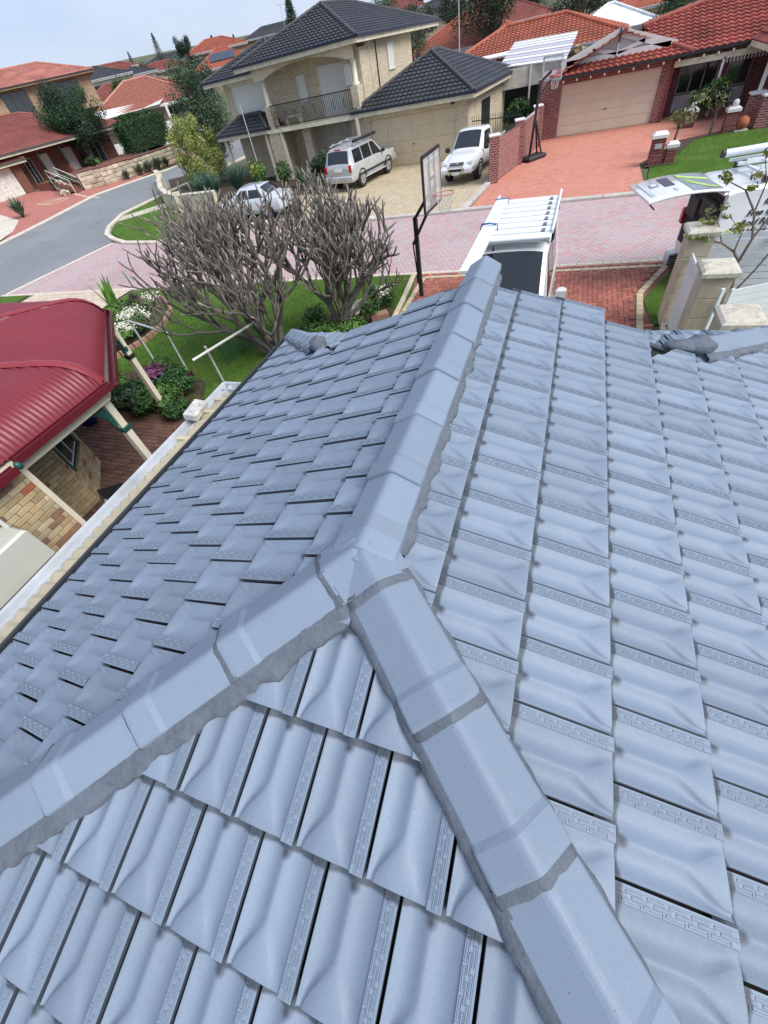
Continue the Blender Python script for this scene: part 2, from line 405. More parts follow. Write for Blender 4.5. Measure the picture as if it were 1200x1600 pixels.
def cap_run(name, start, d, L, n, off=0., collar=True, lift=0.):
    d = Vector(d).normalized(); sx = d.cross(Vector((0, 0, 1))).normalized(); up = sx.cross(d)
    me = cap_mesh(L+.035, 1, collar)
    for k in range(n):
        r = random.Random(k*7+len(name)+int(abs(d.x)*100)); s = off+k*L
        p = Vector(start)+d*s+up*(lift+.013+.003*(k % 2)); m4 = frame(p, sx, d, up)
        m4 = m4 @ Matrix.Rotation(r.gauss(0, .008), 4, 'Z') @ Matrix.Rotation(.012, 4, 'X') @ Matrix.Rotation(r.gauss(0, .01), 4, 'Y')
        inst(me, name, house, m4)
A0 = Vector((RX, RY, RZ)); dR = Vector((1, -1, -t_)).normalized(); dL = Vector((-1, -1, -t_)).normalized()
dF = Vector((0, 1, 0))
cap_run('ridge_cap', A0+dF*(VY+.22-RY), -dF, .43, 7, 0)
cap_run('hip_cap', A0, dR, .452, 6, .165)
cap_run('hip_cap', A0, dL, .452, 7, .185)
# three-way cap on the apex
m = MB()
for d, L in ((dF, .17), (dR, .15), (dL, .165)):
    sx = d.cross(Vector((0, 0, 1))).normalized(); up = sx.cross(d)
    if d is dF: w = .139
    else: w = .139
    sec = [(-w, -.07), (-w, -.026), (-.02, .038), (-.008, .0425), (0, .0435), (.008, .0425), (.02, .038), (w, -.026), (w, -.07)]; n = 9
    V = []
    for s in (-.06, .02, L-.02, L): V += [tuple(A0+d*s+sx*x+up*(z+.020-(0.02 if s < 0 else 0))) for x, z in sec]
    m.add(V, [(i*n+k, i*n+k+1, (i+1)*n+k+1, (i+1)*n+k) for i in range(3) for k in range(n-1)], 0, False)
    m.add(V[-n:], (tuple(range(n))[::-1],))
m.build('apex_cap', [PAINT], house)
# far corner hip caps, laid close together
cR = Vector((1.08, VY, ZE)); cL = Vector((-2.24, VY, ZE))
cap_run('hip_cap', cR, (1, 1, -t_), .40, 4, .05)
me_s = cap_mesh(.2, 5)
d = Vector((-1, 1, -t_)).normalized(); sx = d.cross(Vector((0, 0, 1))).normalized(); up = sx.cross(d)
for k in range(7): inst(me_s, 'hip_cap', house, frame(cL+d*(.05+.2*k)+up*.004*(k % 2), sx, d, up))
# mortar bedding along the caps: (start, dir, side, normal, inner, width, length)
def bed(a, d, nrm, w0, w1, L, seed, inner=.117, amp=.02, zt=.008):
    a = Vector(a); d = Vector(d).normalized(); nrm = Vector(nrm).normalized(); s = nrm.cross(d)
    r = random.Random(seed); N = int(L/.014); m = MB(); V = []
    for i in range(N+1):
        q = i/N*L; w = w0+(w1-w0)*i/N
        e = w+amp*(mnoise.noise((q*9, seed, 0))*1.1+mnoise.noise((q*31, seed, 5))*.5+.35*abs(mnoise.noise((q*4, seed, 9))))
        z = [mnoise.noise((q*25, k*3.1, seed))*.0035 for k in range(5)]
        P = a+d*q
        V += [P+s*(inner-.03)+nrm*(zt+.014), P+s*inner+nrm*(zt+.011+z[0]), P+s*(inner+(e-inner)*.5)+nrm*(zt+.003+z[1]), P+s*(e-.006)+nrm*(zt-.004+z[2]), P+s*e+nrm*(zt-.02), P+s*(e+.001)+nrm*(-.03)]
    n = 6
    F = [(i*n+k, i*n+k+1, (i+1)*n+k+1, (i+1)*n+k) for i in range(N) for k in range(n-1)]
    m.add(V, F, 0, True); m.build('mortar_bedding', [MORTAR], house)
nR = Vector((sa_, 0, ca_)); nL = Vector((-sa_, 0, ca_)); nH = Vector((0, -sa_, ca_))
def side_of(nrm, d, want):
    s = nrm.cross(d); return s.dot(Vector(want)) > 0
def bed2(a, d, nrm, want, *args, **kw):
    d = Vector(d).normalized()
    if side_of(nrm, d, want): bed(a, d, nrm, *args, **kw)
    else:
        L = args[2]; bed(Vector(a)+d*L, -d, nrm, args[1], args[0], L, *args[3:], **kw)
bed2(A0+dL*.13, dL, nH, (1, -1, 0), .205, .21, 3.0, 11, amp=.026)
bed2(A0+dL*.06, dL, nL, (-1, 1, 0), .137, .137, 3.2, 12, amp=.006)
bed2(A0+dR*.13, dR, nH, (-1, -1, 0), .166, .17, 2.8, 13, amp=.012)
bed2(A0+dR*.06, dR, nR, (1, 1, 0), .152, .156, 2.8, 14, amp=.01)
bed2(A0+dF*.06, dF, nR, (1, 0, 0), .178, .170, VY-RY+.02, 15, amp=.026)
bed2(A0, dF, nL, (-1, 0, 0), .137, .137, VY-RY+.02, 16, amp=.005)
bed2(cR, Vector((1, 1, -t_)), nR, (1, -1, 0), .19, .18, 1.4, 17, amp=.03)
bed2(cL, Vector((-1, 1, -t_)), nL, (-1, -1, 0), .17, .16, 1.4, 18, amp=.02)
# mortar at the joints
def band(p, d, w=.03, k=1.03, seed=0):
    d = Vector(d).normalized(); sx = d.cross(Vector((0, 0, 1))).normalized(); up = sx.cross(d); hw = .131*k
    prof = [(-hw-.004, -.06), (-hw, -.03), (-.02, .031), (-.008, .036), (0, .037), (.008, .036), (.02, .031), (hw, -.03), (hw+.004, -.06)]
    fine = []
    for i in range(len(prof)-1):
        for q in range(4): f = q/4; fine.append((prof[i][0]*(1-f)+prof[i+1][0]*f, prof[i][1]*(1-f)+prof[i+1][1]*f))
    fine.append(prof[-1]); n = len(fine); V = []
    for s0, g, wob in ((-.01, .010, 0), (.003, .0095, .002), (w*.55, .008, .003), (w, .0022, .005)):
        for i, (x, z) in enumerate(fine):
            s = s0+wob*mnoise.noise((x*40, seed*1.7, s0*50))*1.5; V.append(Vector(p)+d*s+sx*x*(1+g*.2)+up*(z+.0165+g+mnoise.noise((x*60, s0*99, seed))*.001))
    m = MB(); m.add(V, [(r*n+i, r*n+i+1, (r+1)*n+i+1, (r+1)*n+i) for r in range(3) for i in range(n-1)], 0, True)
    m.build('joint_mortar', [MORTAR], house)
for k in range(6): band(A0+dR*(.195+.452*k if k else .148), dR, .036, seed=k)
for k in range(7): band(A0+dL*(.216+.452*k if k else .163), dL, .026 if k < 2 else .014, seed=k+20)
# lumpy mortar closing the foot of the gablet
def lump(c, r, seed, name='mortar_lump'):
    m = MB(); n, k = 14, 9; V = []
    for i in range(k+1):
        t = PI*i/k
        for j in range(n):
            dv = Vector((math.sin(t)*math.cos(2*PI*j/n), math.sin(t)*math.sin(2*PI*j/n), math.cos(t))); q = 1+.35*mnoise.noise(dv*2.3+Vector((seed, 0, 0)))+.15*mnoise.noise(dv*6+Vector((0, seed, 0)))
            V.append((c[0]+dv.x*r[0]*q, c[1]+dv.y*r[1]*q, c[2]+dv.z*r[2]*q))
    m.add(V, [(i*n+j, (i+1)*n+j, (i+1)*n+(j+1) % n, i*n+(j+1) % n) for i in range(k) for j in range(n)], 0, True); m.build(name, [MORTAR], house)
lump((cR.x+.03, cR.y+.0, cR.z+.0), (.13, .1, .07), 1); lump((cL.x-.02, cL.y-.02, cL.z+.01), (.1, .09, .07), 2)
lump((1.0, VY-.03, ZE+.01), (.13, .07, .05), 8); lump((RX+.1, RY-.2, RZ-.085), (.06, .04, .025), 4); lump((RX-.05, RY-.185, RZ-.085), (.07, .035, .025), 5)
# ================================================================ ground, roads, paving
def T(x, y):
    z = .048*max(0., -x-26)
    r = math.hypot(x, y)
    k = max(0., min(1., (-x-2)/25.)); k2 = max(0., min(1., (-x-16)/40.))
    z += k*.075*max(0., min(y, 185)-74)+k2*.03*max(0., min(r, 200)-95)
    return z
def sheet(name, poly, mat, off, kind='structure', uvrot=0, parent=None):
    """flat sheet following the ground; the ground bends only along x = -26 here"""
    b = bmesh.new(); vs = [b.verts.new((p[0], p[1], 0)) for p in poly]; b.faces.new(vs)
    bmesh.ops.triangulate(b, faces=b.faces[:])
    if min(p[0] for p in poly) < -26 < max(p[0] for p in poly):
        bmesh.ops.bisect_plane(b, geom=b.verts[:]+b.edges[:]+b.faces[:], plane_co=(-26, 0, 0), plane_no=(1, 0, 0))
    for v in b.verts: v.co.z = T(v.co.x, v.co.y)+off
    for f in b.faces:
        f.normal_update()
        if f.normal.z < 0: f.normal_flip()
    me = bpy.data.meshes.new(name); b.to_mesh(me); b.free(); me.materials.append(mat)
    o = inst(me, name, parent)
    if kind: o['kind'] = kind
    return o
# terrain sheet to the horizon
def axis(lo, hi, fine_lo, fine_hi, step):
    a = []; x = fine_lo
    while x <= fine_hi: a.append(x); x += step
    s = step; x = fine_lo
    while x > lo: s *= 1.35; x -= s; a.insert(0, x)
    s = step; x = fine_hi
    while x < hi: s *= 1.35; x += s; a.append(x)
    return a
GX = axis(-2500, 2500, -146, 64, 4); GY = axis(-300, 2800, -28, 220, 4)
GX = [x+0 for x in GX]
GX = sorted(set([round(x, 3) for x in GX]+[-26.0]))
m = MB(); nx = len(GX)
m.add([(x, y, T(x, y)-.03) for y in GY for x in GX], [(r*nx+i, r*nx+i+1, (r+1)*nx+i+1, (r+1)*nx+i) for r in range(len(GY)-1) for i in range(nx-1)], 0, True)
def ground_mat():
    t = NT('dry_ground'); n = t.noise(.09, 6); n2 = t.noise(1.5, 5)
    c = t.mix(t.mr(n, .4, .6, 0, 1), (.05, .085, .03), (.16, .13, .08)); c = t.mix(t.mr(n2, .3, .7, 0, .5), c, (.07, .08, .04))
    t.l(c, t.b.inputs['Base Color']); t.b.inputs['Roughness'].default_value = .95; return t.m
m.build('ground', [ground_mat()])['kind'] = 'structure'
def grass_mat(name, a, b_):
    t = NT(name); n = t.noise(.9, 4); n2 = t.noise(14, 5, rough=.7); n3 = t.noise(70, 3)
    c = t.mix(t.mr(n, .3, .7, 0, 1), a, b_); c = t.mix(t.mr(n2, .35, .7, 0, .65), c, mul(a, .5)); c = t.mix(t.mr(n3, .4, .75, 0, .5), c, mul(b_, 1.6)); n4 = t.noise(.45, 5, rough=.65); c = t.mix(t.mr(n4, .5, .72, 0, .55), c, (.17, .19, .05))
    t.l(c, t.b.inputs['Base Color']); t.b.inputs['Roughness'].default_value = .9; t.b.inputs['Specular IOR Level'].default_value = .15
    t.bump(t.math('ADD', n2, n3), .9, .05); return t.m
GRASS = grass_mat('lawn', (.06, .135, .02), (.11, .205, .03))
def herring(name, cols, unit=.115, rot=45, joint=(.25, .22, .21), jw=.07, rough=.8, straight=False, tint=None):
    t = NT(name); g = t.geo()
    mp_ = t.n('ShaderNodeMapping'); t.l(g, mp_.inputs[0]); mp_.inputs['Rotation'].default_value = (0, 0, math.radians(rot)); mp_.inputs['Scale'].default_value = (1/unit,)*3
    sx = t.t.nodes.new('ShaderNodeSeparateXYZ'); t.l(mp_.outputs[0], sx.inputs[0])
    x, y = sx.outputs[0], sx.outputs[1]
    if straight:     # running bond of 2:1 bricks
        j = t.math('FLOOR', y); xx = t.math('ADD', t.math('MULTIPLY', x, .5), t.math('MULTIPLY', j, .5))
        i = t.math('FLOOR', xx); fx = t.math('MULTIPLY', t.math('FRACT', xx), 2.0); fy = t.math('FRACT', y)
        ex = t.math('MINIMUM', fx, t.math('SUBTRACT', 2, fx)); ey = t.math('MINIMUM', fy, t.math('SUBTRACT', 1, fy))
        dist = t.math('MINIMUM', ex, ey); idx, idy = i, j
    else:
        i = t.math('FLOOR', x); j = t.math('FLOOR', y); fx = t.math('FRACT', x); fy = t.math('FRACT', y)
        k = t.math('FLOORED_MODULO', t.math('SUBTRACT', i, j), 4.0)
        def eq(v): return t.math('COMPARE', k, v, .1)
        big = 9.
        dl = t.math('ADD', fx, t.math('MULTIPLY', eq(1), big)); dr = t.math('ADD', t.math('SUBTRACT', 1, fx), t.math('MULTIPLY', eq(0), big))
        db = t.math('ADD', fy, t.math('MULTIPLY', eq(2), big)); dt = t.math('ADD', t.math('SUBTRACT', 1, fy), t.math('MULTIPLY', eq(3), big))
        dist = t.math('MINIMUM', t.math('MINIMUM', dl, dr), t.math('MINIMUM', db, dt))
        idx = t.math('SUBTRACT', i, eq(1)); idy = t.math('SUBTRACT', j, eq(2))
    cv = t.t.nodes.new('ShaderNodeCombineXYZ'); t.l(idx, cv.inputs[0]); t.l(idy, cv.inputs[1])
    wn = t.n('ShaderNodeTexWhiteNoise'); t.l(cv.outputs[0], wn.inputs['Vector'])
    rp = t.t.nodes.new('ShaderNodeValToRGB'); rp.color_ramp.interpolation = 'CONSTANT'; t.l(wn.outputs['Value'], rp.inputs[0])
    el = rp.color_ramp.elements
    while len(el) < len(cols): el.new(.5)
    for q, c in enumerate(cols): el[q].position = q/len(cols); el[q].color = c+(1,)
    n = t.noise(.35, 5); n2 = t.noise(35, 3)
    c = t.mix(t.mr(n, .35, .65, 0, .45), rp.outputs[0], tint or mul(cols[0], 1.25)); c = t.mix(t.mr(n2, .35, .7, 0, .35), c, mul(cols[-1], .6))
    c = t.mix(t.mr(dist, jw*.5, jw*1.3, 1, 0), c, joint); n7 = t.noise(.22, 6, rough=.7); c = t.mix(t.mr(n7, .52, .72, 0, .38), c, mul(joint, .75)); n8 = t.noise(1.7, 4, rough=.6); c = t.mix(t.mr(n8, .62, .74, 0, .35), c, mul(joint, .5))
    t.l(c, t.b.inputs['Base Color']); t.b.inputs['Roughness'].default_value = rough; t.b.inputs['Specular IOR Level'].default_value = .3
    t.bump(t.mr(dist, 0, jw*2, 0, 1), .5, .006); return t.m
PAVE = herring('street_paving', [(.50, .38, .37), (.53, .31, .30), (.45, .39, .39), (.57, .38, .37), (.49, .43, .43), (.56, .29, .28)], .118, 45, (.22, .2, .21), .09, tint=(.57, .48, .48))
REDP = herring('red_driveway_paving', [(.52, .19, .125), (.56, .23, .16), (.48, .17, .11), (.58, .25, .18)], .115, 0, (.52, .25, .19), .07, straight=True, tint=(.57, .25, .18))
TANP = herring('tan_driveway_paving', [(.52, .43, .28), (.56, .46, .31), (.48, .39, .26)], .22, 45, (.2, .17, .12), .05, straight=True, tint=(.56, .48, .34))
CREAMP = herring('cream_paving', [(.60, .50, .38), (.64, .54, .42), (.58, .46, .36)], .26, 0, (.25, .2, .16), .06, straight=True)
REDP2 = herring('terracotta_paving', [(.42, .15, .12), (.45, .17, .13), (.38, .13, .10)], .115, 0, (.42, .2, .17), .08, straight=True)
def asphalt():
    t = NT('asphalt'); n = t.noise(1.1, 6); n2 = t.noise(60, 3); n3 = t.noise(.25, 4)
    c = t.mix(n, (.14, .152, .16), (.19, .202, .21)); c = t.mix(t.mr(n2, .35, .65, 0, .5), c, (.25, .26, .265)); c = t.mix(t.mr(n3, .45, .65, 0, .6), c, (.24, .25, .255)); n4 = t.noise(.6, 6, rough=.75); c = t.mix(t.mr(n4, .58, .72, 0, .5), c, (.06, .064, .07))
    t.l(c, t.b.inputs['Base Color']); t.b.inputs['Roughness'].default_value = .8; t.bump(n2, .5, .01); return t.m
ASPH = asphalt()
CONC = M('kerb_concrete', (.52, .48, .43), .85, .15, 2, .3, 60, fine=.3, dirt=.25)
sheet('side_road', [(-31, -40), (-26.2, 13), (-25.9, 21.6), (-28.4, 24), (-30.4, 27.5), (-30.65, 33), (-30.5, 46), (-29, 80), (-38, 80), (-38.3, 43), (-39.6, 34.3), (-37.5, 27), (-36.2, 21.5), (-38, -40)], ASPH, .0)
sheet('street', [(-26.15, 14.12), (-25.65, 21.45), (-21.4, 20.35), (-18, 21.2), (-14.5, 21.4), (-8, 20.45), (26, 20.35), (26, 14.12)], PAVE, .0)

def kerb(pts, w=.3, h=.1, seg=2.4, mat=CONC, gap=.014, flush=False, name='kerb', piece='kerb_stone', z0=-.02):
    """kerb stones laid end to end on a thin bed"""
    pts = [Vector((p[0], p[1])) for p in pts]
    bed_ = MB(); stones = []
    for a, b in zip(pts[:-1], pts[1:]):
        d = b-a; L = d.length; d.normalize(); s_ = Vector((-d.y, d.x))*w/2; q = 0
        P = [a-s_, b-s_, b+s_, a+s_]; bed_.quad(*[(p.x, p.y, T(p.x, p.y)+h*.4+z0) for p in P])
        n = max(1, round(L/seg)); st = L/n
        for k in range(n):
            c = a+d*(k+.5)*st; stones.append((c, math.atan2(d.y, d.x), st-gap, T(c.x, c.y), -(T(c.x+d.x*.5, c.y+d.y*.5)-T(c.x-d.x*.5, c.y-d.y*.5))))
    o = bed_.build(name, [mat]); o['kind'] = 'structure'
    for c, rz, L, z, sl_ in stones:
        m = MB(); m.box((0, 0, 0), (L, w, h+.06), bev=.025)
        inst(m.mesh(piece, [mat]), piece, o, Matrix.Translation((c.x, c.y, z+h/2-.03+z0+.02)) @ Matrix.Rotation(rz, 4, 'Z') @ Matrix.Rotation(sl_, 4, 'Y'))
    return o
KCR = M('cream_kerb', (.62, .56, .47), .85, .14, 2, .3, 60, fine=.2, dirt=.15)
# far side of the street
kerb([(-8.2, 20.62), (-6.5, 20.6), (-3.6, 20.6), (6, 20.3), (20, 20.2)], .3, .09, 1.6)
kerb([(-30.65, 46), (-30.6, 33), (-30.4, 27.6), (-28.9, 24.6), (-27.6, 23.0), (-26.4, 22.2), (-24.2, 21.0), (-21.4, 20.4), (-18, 21.2), (-14.6, 22.1), (-12.6, 21.6), (-8.2, 20.62)], .3, .12, .9, KCR)
kerb([(-36.25, 12), (-36.4, 21.6), (-37.7, 27), (-39.75, 34.2), (-39.3, 38), (-38.4, 43), (-38.2, 52)], .4, .07, 2.6, KCR)
# flush concrete edges
EDGE = M('pale_edge_concrete', (.62, .55, .45), .85, .1, 2, .2, 60, fine=.2)
kerb([(-26.2, 14.05), (26, 14.05)], .14, .03, .23, EDGE, .008, name='street_edge', piece='edge_brick')
kerb([(-26.1, 14.2), (-25.9, 18), (-25.66, 21.4)], .2, .02, 3.0, EDGE, .006, name='asphalt_joint', piece='concrete_strip')
# verges and lawns
def lawn(poly, off=.0, name='lawn', mat=None, blades=0, seed=1):
    o = sheet(name, poly, mat or GRASS, off)
    if blades:
        r = random.Random(seed); xs = [p[0] for p in poly]; ys = [p[1] for p in poly]; mb = MB(); n = 0
        def ins(x, y):
            c = False; j = len(poly)-1
            for i in range(len(poly)):
                if (poly[i][1] > y) != (poly[j][1] > y) and x < (poly[j][0]-poly[i][0])*(y-poly[i][1])/(poly[j][1]-poly[i][1])+poly[i][0]: c = not c
                j = i
            return c
        V = []; F = []
        while n < blades:
            x, y = r.uniform(min(xs), max(xs)), r.uniform(min(ys), max(ys))
            if not ins(x, y): continue
            n += 1; z = T(x, y)+off-.01; a = r.uniform(0, 2*PI); h = r.uniform(.03, .075); w = r.uniform(.006, .014); dx, dy = math.cos(a)*w, math.sin(a)*w; lx, ly = r.gauss(0, .03), r.gauss(0, .03)
            k = len(V); V += [(x-dx, y-dy, z), (x+dx, y+dy, z), (x+lx, y+ly, z+h)]; F.append((k, k+1, k+2))
        mb.add(V, F); g = mb.build('grass_blades', [BLADE]); g['kind'] = 'stuff'
    return o
BLADE = M('grass_blade', (.11, .21, .035), .8, .4, 1.2, spec=.2)
lawn([(-4.35, 13.96), (-16.35, 13.96), (-16.9, 13.2), (-17.1, 12.3), (-16.4, 10.6), (-13.2, 9.2), (-12.6, 7.2), (-10, 6.2), (-8, 5.9), (-3.4, 5.6), (-3.4, 9.5), (-3.95, 11.5)], .004, blades=42000, seed=2)
lawn([(-24, 13.95), (-40, 13.95), (-40, 4), (-22.2, 4)], .004)
lawn([(-30.45, 33), (-30.2, 27.8), (-28.8, 24.9), (-27.5, 23.3), (-24.2, 21.25), (-21.4, 20.65), (-18, 21.4), (-14.7, 22.2), (-17.5, 26.5), (-21.5, 26.4), (-24.5, 28), (-29, 31), (-29.4, 34)], .03, blades=16000, seed=3)
lawn([(2.75, 21.7), (2.8, 20.5), (30, 20.3), (30, 29.2), (8, 29), (6.5, 28.7), (5, 28.2), (4.2, 26.2), (3.0, 24.2)], .012, blades=30000, seed=4)
lawn([(2.15, 10.3), (2.05, 11.6), (2.5, 12.7), (2.95, 13.4), (2.6, 10.4)], .02, name='grass_verge')
lawn([(2.0, 8.5), (2.0, -12), (22, -12), (22, 10.3), (3, 10.3)], .002, name='side_lawn')
# footpath across the corner lawn
sheet('corner_path', [(-29.9, 27.0), (-29.2, 25.8), (-26.4, 30.0), (-27.6, 31.2)], KCR, .034)
# driveways
sheet('neighbour_driveway', [(-17.2, 13.97), (-23.6, 13.97), (-23, 3), (-14, 3), (-14.0, 9.3), (-16.6, 10.8), (-17.2, 12.3)], CREAMP, .004)
sheet('red_driveway', [(-3.9, 20.75), (2.66, 20.45), (2.66, 24.9), (4.5, 28.4), (8.8, 29.6), (8.8, 36), (-2.6, 36), (-2.6, 29), (-3.55, 24.6)], REDP, .006)
sheet('tan_driveway', [(-8.2, 20.8), (-4.3, 20.8), (-3.9, 24.6), (-3.0, 29), (-2.7, 36), (-22, 34), (-21, 27), (-15.5, 27), (-12.6, 21.8)], TANP, .006)
kerb([(-4.15, 20.8), (-3.75, 24.4), (-3.4, 26.5)], .28, .1, .9, CONC, name='driveway_edging', piece='edging_block')
sheet('terracotta_drive', [(-36.5, 21.8), (-37.9, 27.0), (-39.95, 34.2), (-39.4, 38), (-40.2, 44), (-39.5, 52), (-42, 52), (-43, 36.5), (-46.5, 36.5), (-50, 38), (-51.8, 37.6), (-52.2, 33.9), (-48.5, 30.5), (-41.5, 27.5), (-38.5, 24.5)], REDP2, .006)
sheet('pale_verge', [(-36.6, 21), (-38.6, 24.6), (-41.6, 27.6), (-48.4, 30.4), (-50, 26), (-50, 10), (-36.4, 10)], KCR, .004)
# cream inlay bands in the terracotta drive
INL = M('cream_inlay', (.66, .56, .36), .8, .1)
def inlay(pts, w=.16):
    for a, b in zip(pts[:-1], pts[1:]):
        a = Vector(a); b = Vector(b); d = (b-a).normalized(); s_ = Vector((-d.y, d.x))*w/2
        sheet('paving_inlay', [a-s_-d*w*.5, b-s_+d*w*.5, b+s_+d*w*.5, a+s_-d*w*.5], INL, .0105)
inlay([(-46.5, 36.2), (-44, 35.6), (-40.5, 33.9), (-38.3, 33.2)]); inlay([(-40.4, 40.5), (-38.9, 40.2)])
for c in ((-44.3, 33.2), (-43.3, 32.9)):
    inlay([(c[0]-.7, c[1]-.9), (c[0]+.7, c[1]-.9), (c[0]+.7, c[1]+.9), (c[0]-.7, c[1]+.9), (c[0]-.7, c[1]-.9)], .12)
# our own driveway: every paver laid in a herringbone
own = sheet('front_driveway', [(-4.3, 13.98), (3.05, 13.98), (2.6, 12.8), (2.2, 11.8), (2.15, 9.5), (-4.0, 9.5)], M('paver_bed', (.2, .09, .07), .9), .0)
PAVER = M('red_paver', (.42, .145, .10), .85, .12, 8, .5, 90, fine=.35, rnd=.22)
PAVERC = M('cream_paver', (.62, .50, .33), .85, .1, 8, .3, 90, fine=.3, rnd=.1)
def paver_mesh(l, w, mat, name='paver', h=.02):
    m = MB(); m.box((0, 0, 0), (l-.008, w-.008, h*2), bev=.006); m.f = m.f[1:]; m.mi = m.mi[1:]; m.sm = m.sm[1:]; return m.mesh(name, [mat])
pvH = paver_mesh(.23, .115, PAVER)
def inpoly(poly, x, y):
    c = False; j = len(poly)-1
    for i in range(len(poly)):
        if (poly[i][1] > y) != (poly[j][1] > y) and x < (poly[j][0]-poly[i][0])*(y-poly[i][1])/(poly[j][1]-poly[i][1])+poly[i][0]: c = not c
        j = i
    return c
DRV = [(-4.2, 13.9), (2.98, 13.9), (2.55, 12.8), (2.12, 11.8), (2.08, 9.6), (-4.0, 9.6)]
band_line = [(-4.02, 9.6), (-4.02, 13.66), (2.72, 13.66), (2.0, 12.0), (1.88, 9.6)]
def dseg(x, y):
    best = 9
    for a, b in zip(band_line[:-1], band_line[1:]):
        ax, ay = a; bx, by = b; L2 = (bx-ax)**2+(by-ay)**2; q = max(0, min(1, ((x-ax)*(bx-ax)+(y-ay)*(by-ay))/L2)); best = min(best, math.hypot(x-ax-q*(bx-ax), y-ay-q*(by-ay)))
    return best
its = []; U = .115; r_ = random.Random(5)
for i in range(-40, 30):
    for j in range(80, 122):
        k = (i-j) % 4
        if k == 0: c = ((i+1)*U, (j+.5)*U, 0)
        elif k == 3: c = ((i+.5)*U, (j+1)*U, PI/2)
        else: continue
        if inpoly(DRV, c[0], c[1]) and dseg(c[0], c[1]) > .14: its.append((pvH, TR(c[0], c[1], .002+r_.uniform(-.003, .003), c[2]+r_.gauss(0, .01))))
pieces(its, 'paver', own, 300)
pc = paver_mesh(.23, .15, PAVERC); its = []
for a, b in zip(band_line[:-1], band_line[1:]):
    a = Vector(a); b = Vector(b); d = b-a; n = int(d.length/.23)
    for k in range(n): c = a+d*((k+.5)/n); its.append((pc, TR(c.x, c.y, .004, math.atan2(d.y, d.x))))
pieces(its, 'cream_paver', own, 300)
# ================================================================ near things: neighbour's house, garden, trees, fence, vans
WHITE = M('white_paint', (.66, .65, .62), .5, .06)
CREAM = M('cream_paint', (.62, .57, .45), .5, .06)
IVORY = M('ivory_sheet', (.50, .44, .30), .6, .12, 3, dirt=.35)
GREEN = M('dark_green_paint', (.012, .075, .06), .4, .1)
REDS = M('red_steel', (.18, .018, .027), .42, .08, 1.5, dirt=.15)
REDG = M('dark_red_gutter', (.10, .01, .018), .35, .08)
GALV = M('galvanised', (.52, .55, .57), .4, .12, 5, metal=.35)
BLK = M('black_steel', (.018, .018, .02), .45, .1)
GLASS = M('window_glass', (.03, .036, .04), .06, .1, .5, spec=.8)
STONE = M('limestone', (.60, .51, .37), .9, .16, 3, .5, 40, fine=.35)
STONEC = M('weathered_limestone_cap', (.62, .57, .47), .9, .1, 16, .5, 60, fine=.4, dirt=1.0)
SLAT = M('white_slat', (.70, .73, .75), .4, .06)
# ---- narrow corrugated lean-to beside the gutter
root = thing('lean_to_roof', 'narrow cream corrugated lean-to strip with a white box gutter beside the charcoal gutter', 'roof')
m = MB(); V = []; N = 340; y0, y1 = -3.0, 3.45
for i in range(N+1):
    y = y0+(y1-y0)*i/N; c = .022*math.cos(2*PI*y/.125)
    V += [(-3.415, y, 2.60+c), (-3.6, y, 2.535+c), (-3.78, y, 2.475+c)]
m.add(V, [(i*3+k, i*3+k+1, i*3+4+k, i*3+3+k) for i in range(N) for k in range(2)], 0, True); m.build('corrugated_sheet', [IVORY], root)
gq = [(0, .0), (0, .10), (.008, .108), (.03, .108), (.034, .095), (.04, .03), (.125, .03), (.125, .085), (.137, .085), (.137, 0)]
m = MB(); m.extr(gq, (-3.93, -3, 2.40), (-3.93, 3.72, 2.40), side=(1, 0, 0), closed=True); m.build('gutter', [M('pale_gutter', (.46, .49, .52), .4, .12, 4, dirt=.35)], root)
m = MB(); m.extr(gq, (-3.93, 3.72, 2.40), (-3.45, 3.72, 2.40), side=(0, -1, 0), closed=True); m.build('gutter', [MATS['pale_gutter']], root)
m = MB(); m.box((-3.60, .2, 2.37), (.34, 6.8, .03)); m.build('lining_board', [IVORY], root)
for y in (2.55, 3.05, 3.3): 
    m = MB(); m.box((-3.66, y, 2.51), (.2, .05, .06)); m.build('batten', [IVORY], root)
m = MB(); m.box((0, 0, 0), (.16, .30, .10), bev=.015); m.tube([(0, .04, .045), (0, .04, .06)], .04, 12); m.tube([(0.02, -.09, .045), (0.02, -.09, .065)], .018, 8)
m.build('junction_box', [M('mottled_white', (.5, .49, .47), .7, .3, 9, dirt=.5)], root, TR(-3.80, 3.0, 2.58, .15) @ Matrix.Rotation(.25, 4, 'Y'))
m = MB()
for y in (-2, .4, 2.8): m.box((-3.86, y, 1.2), (.07, .07, 2.4))
m.build('post', [CREAM], root)
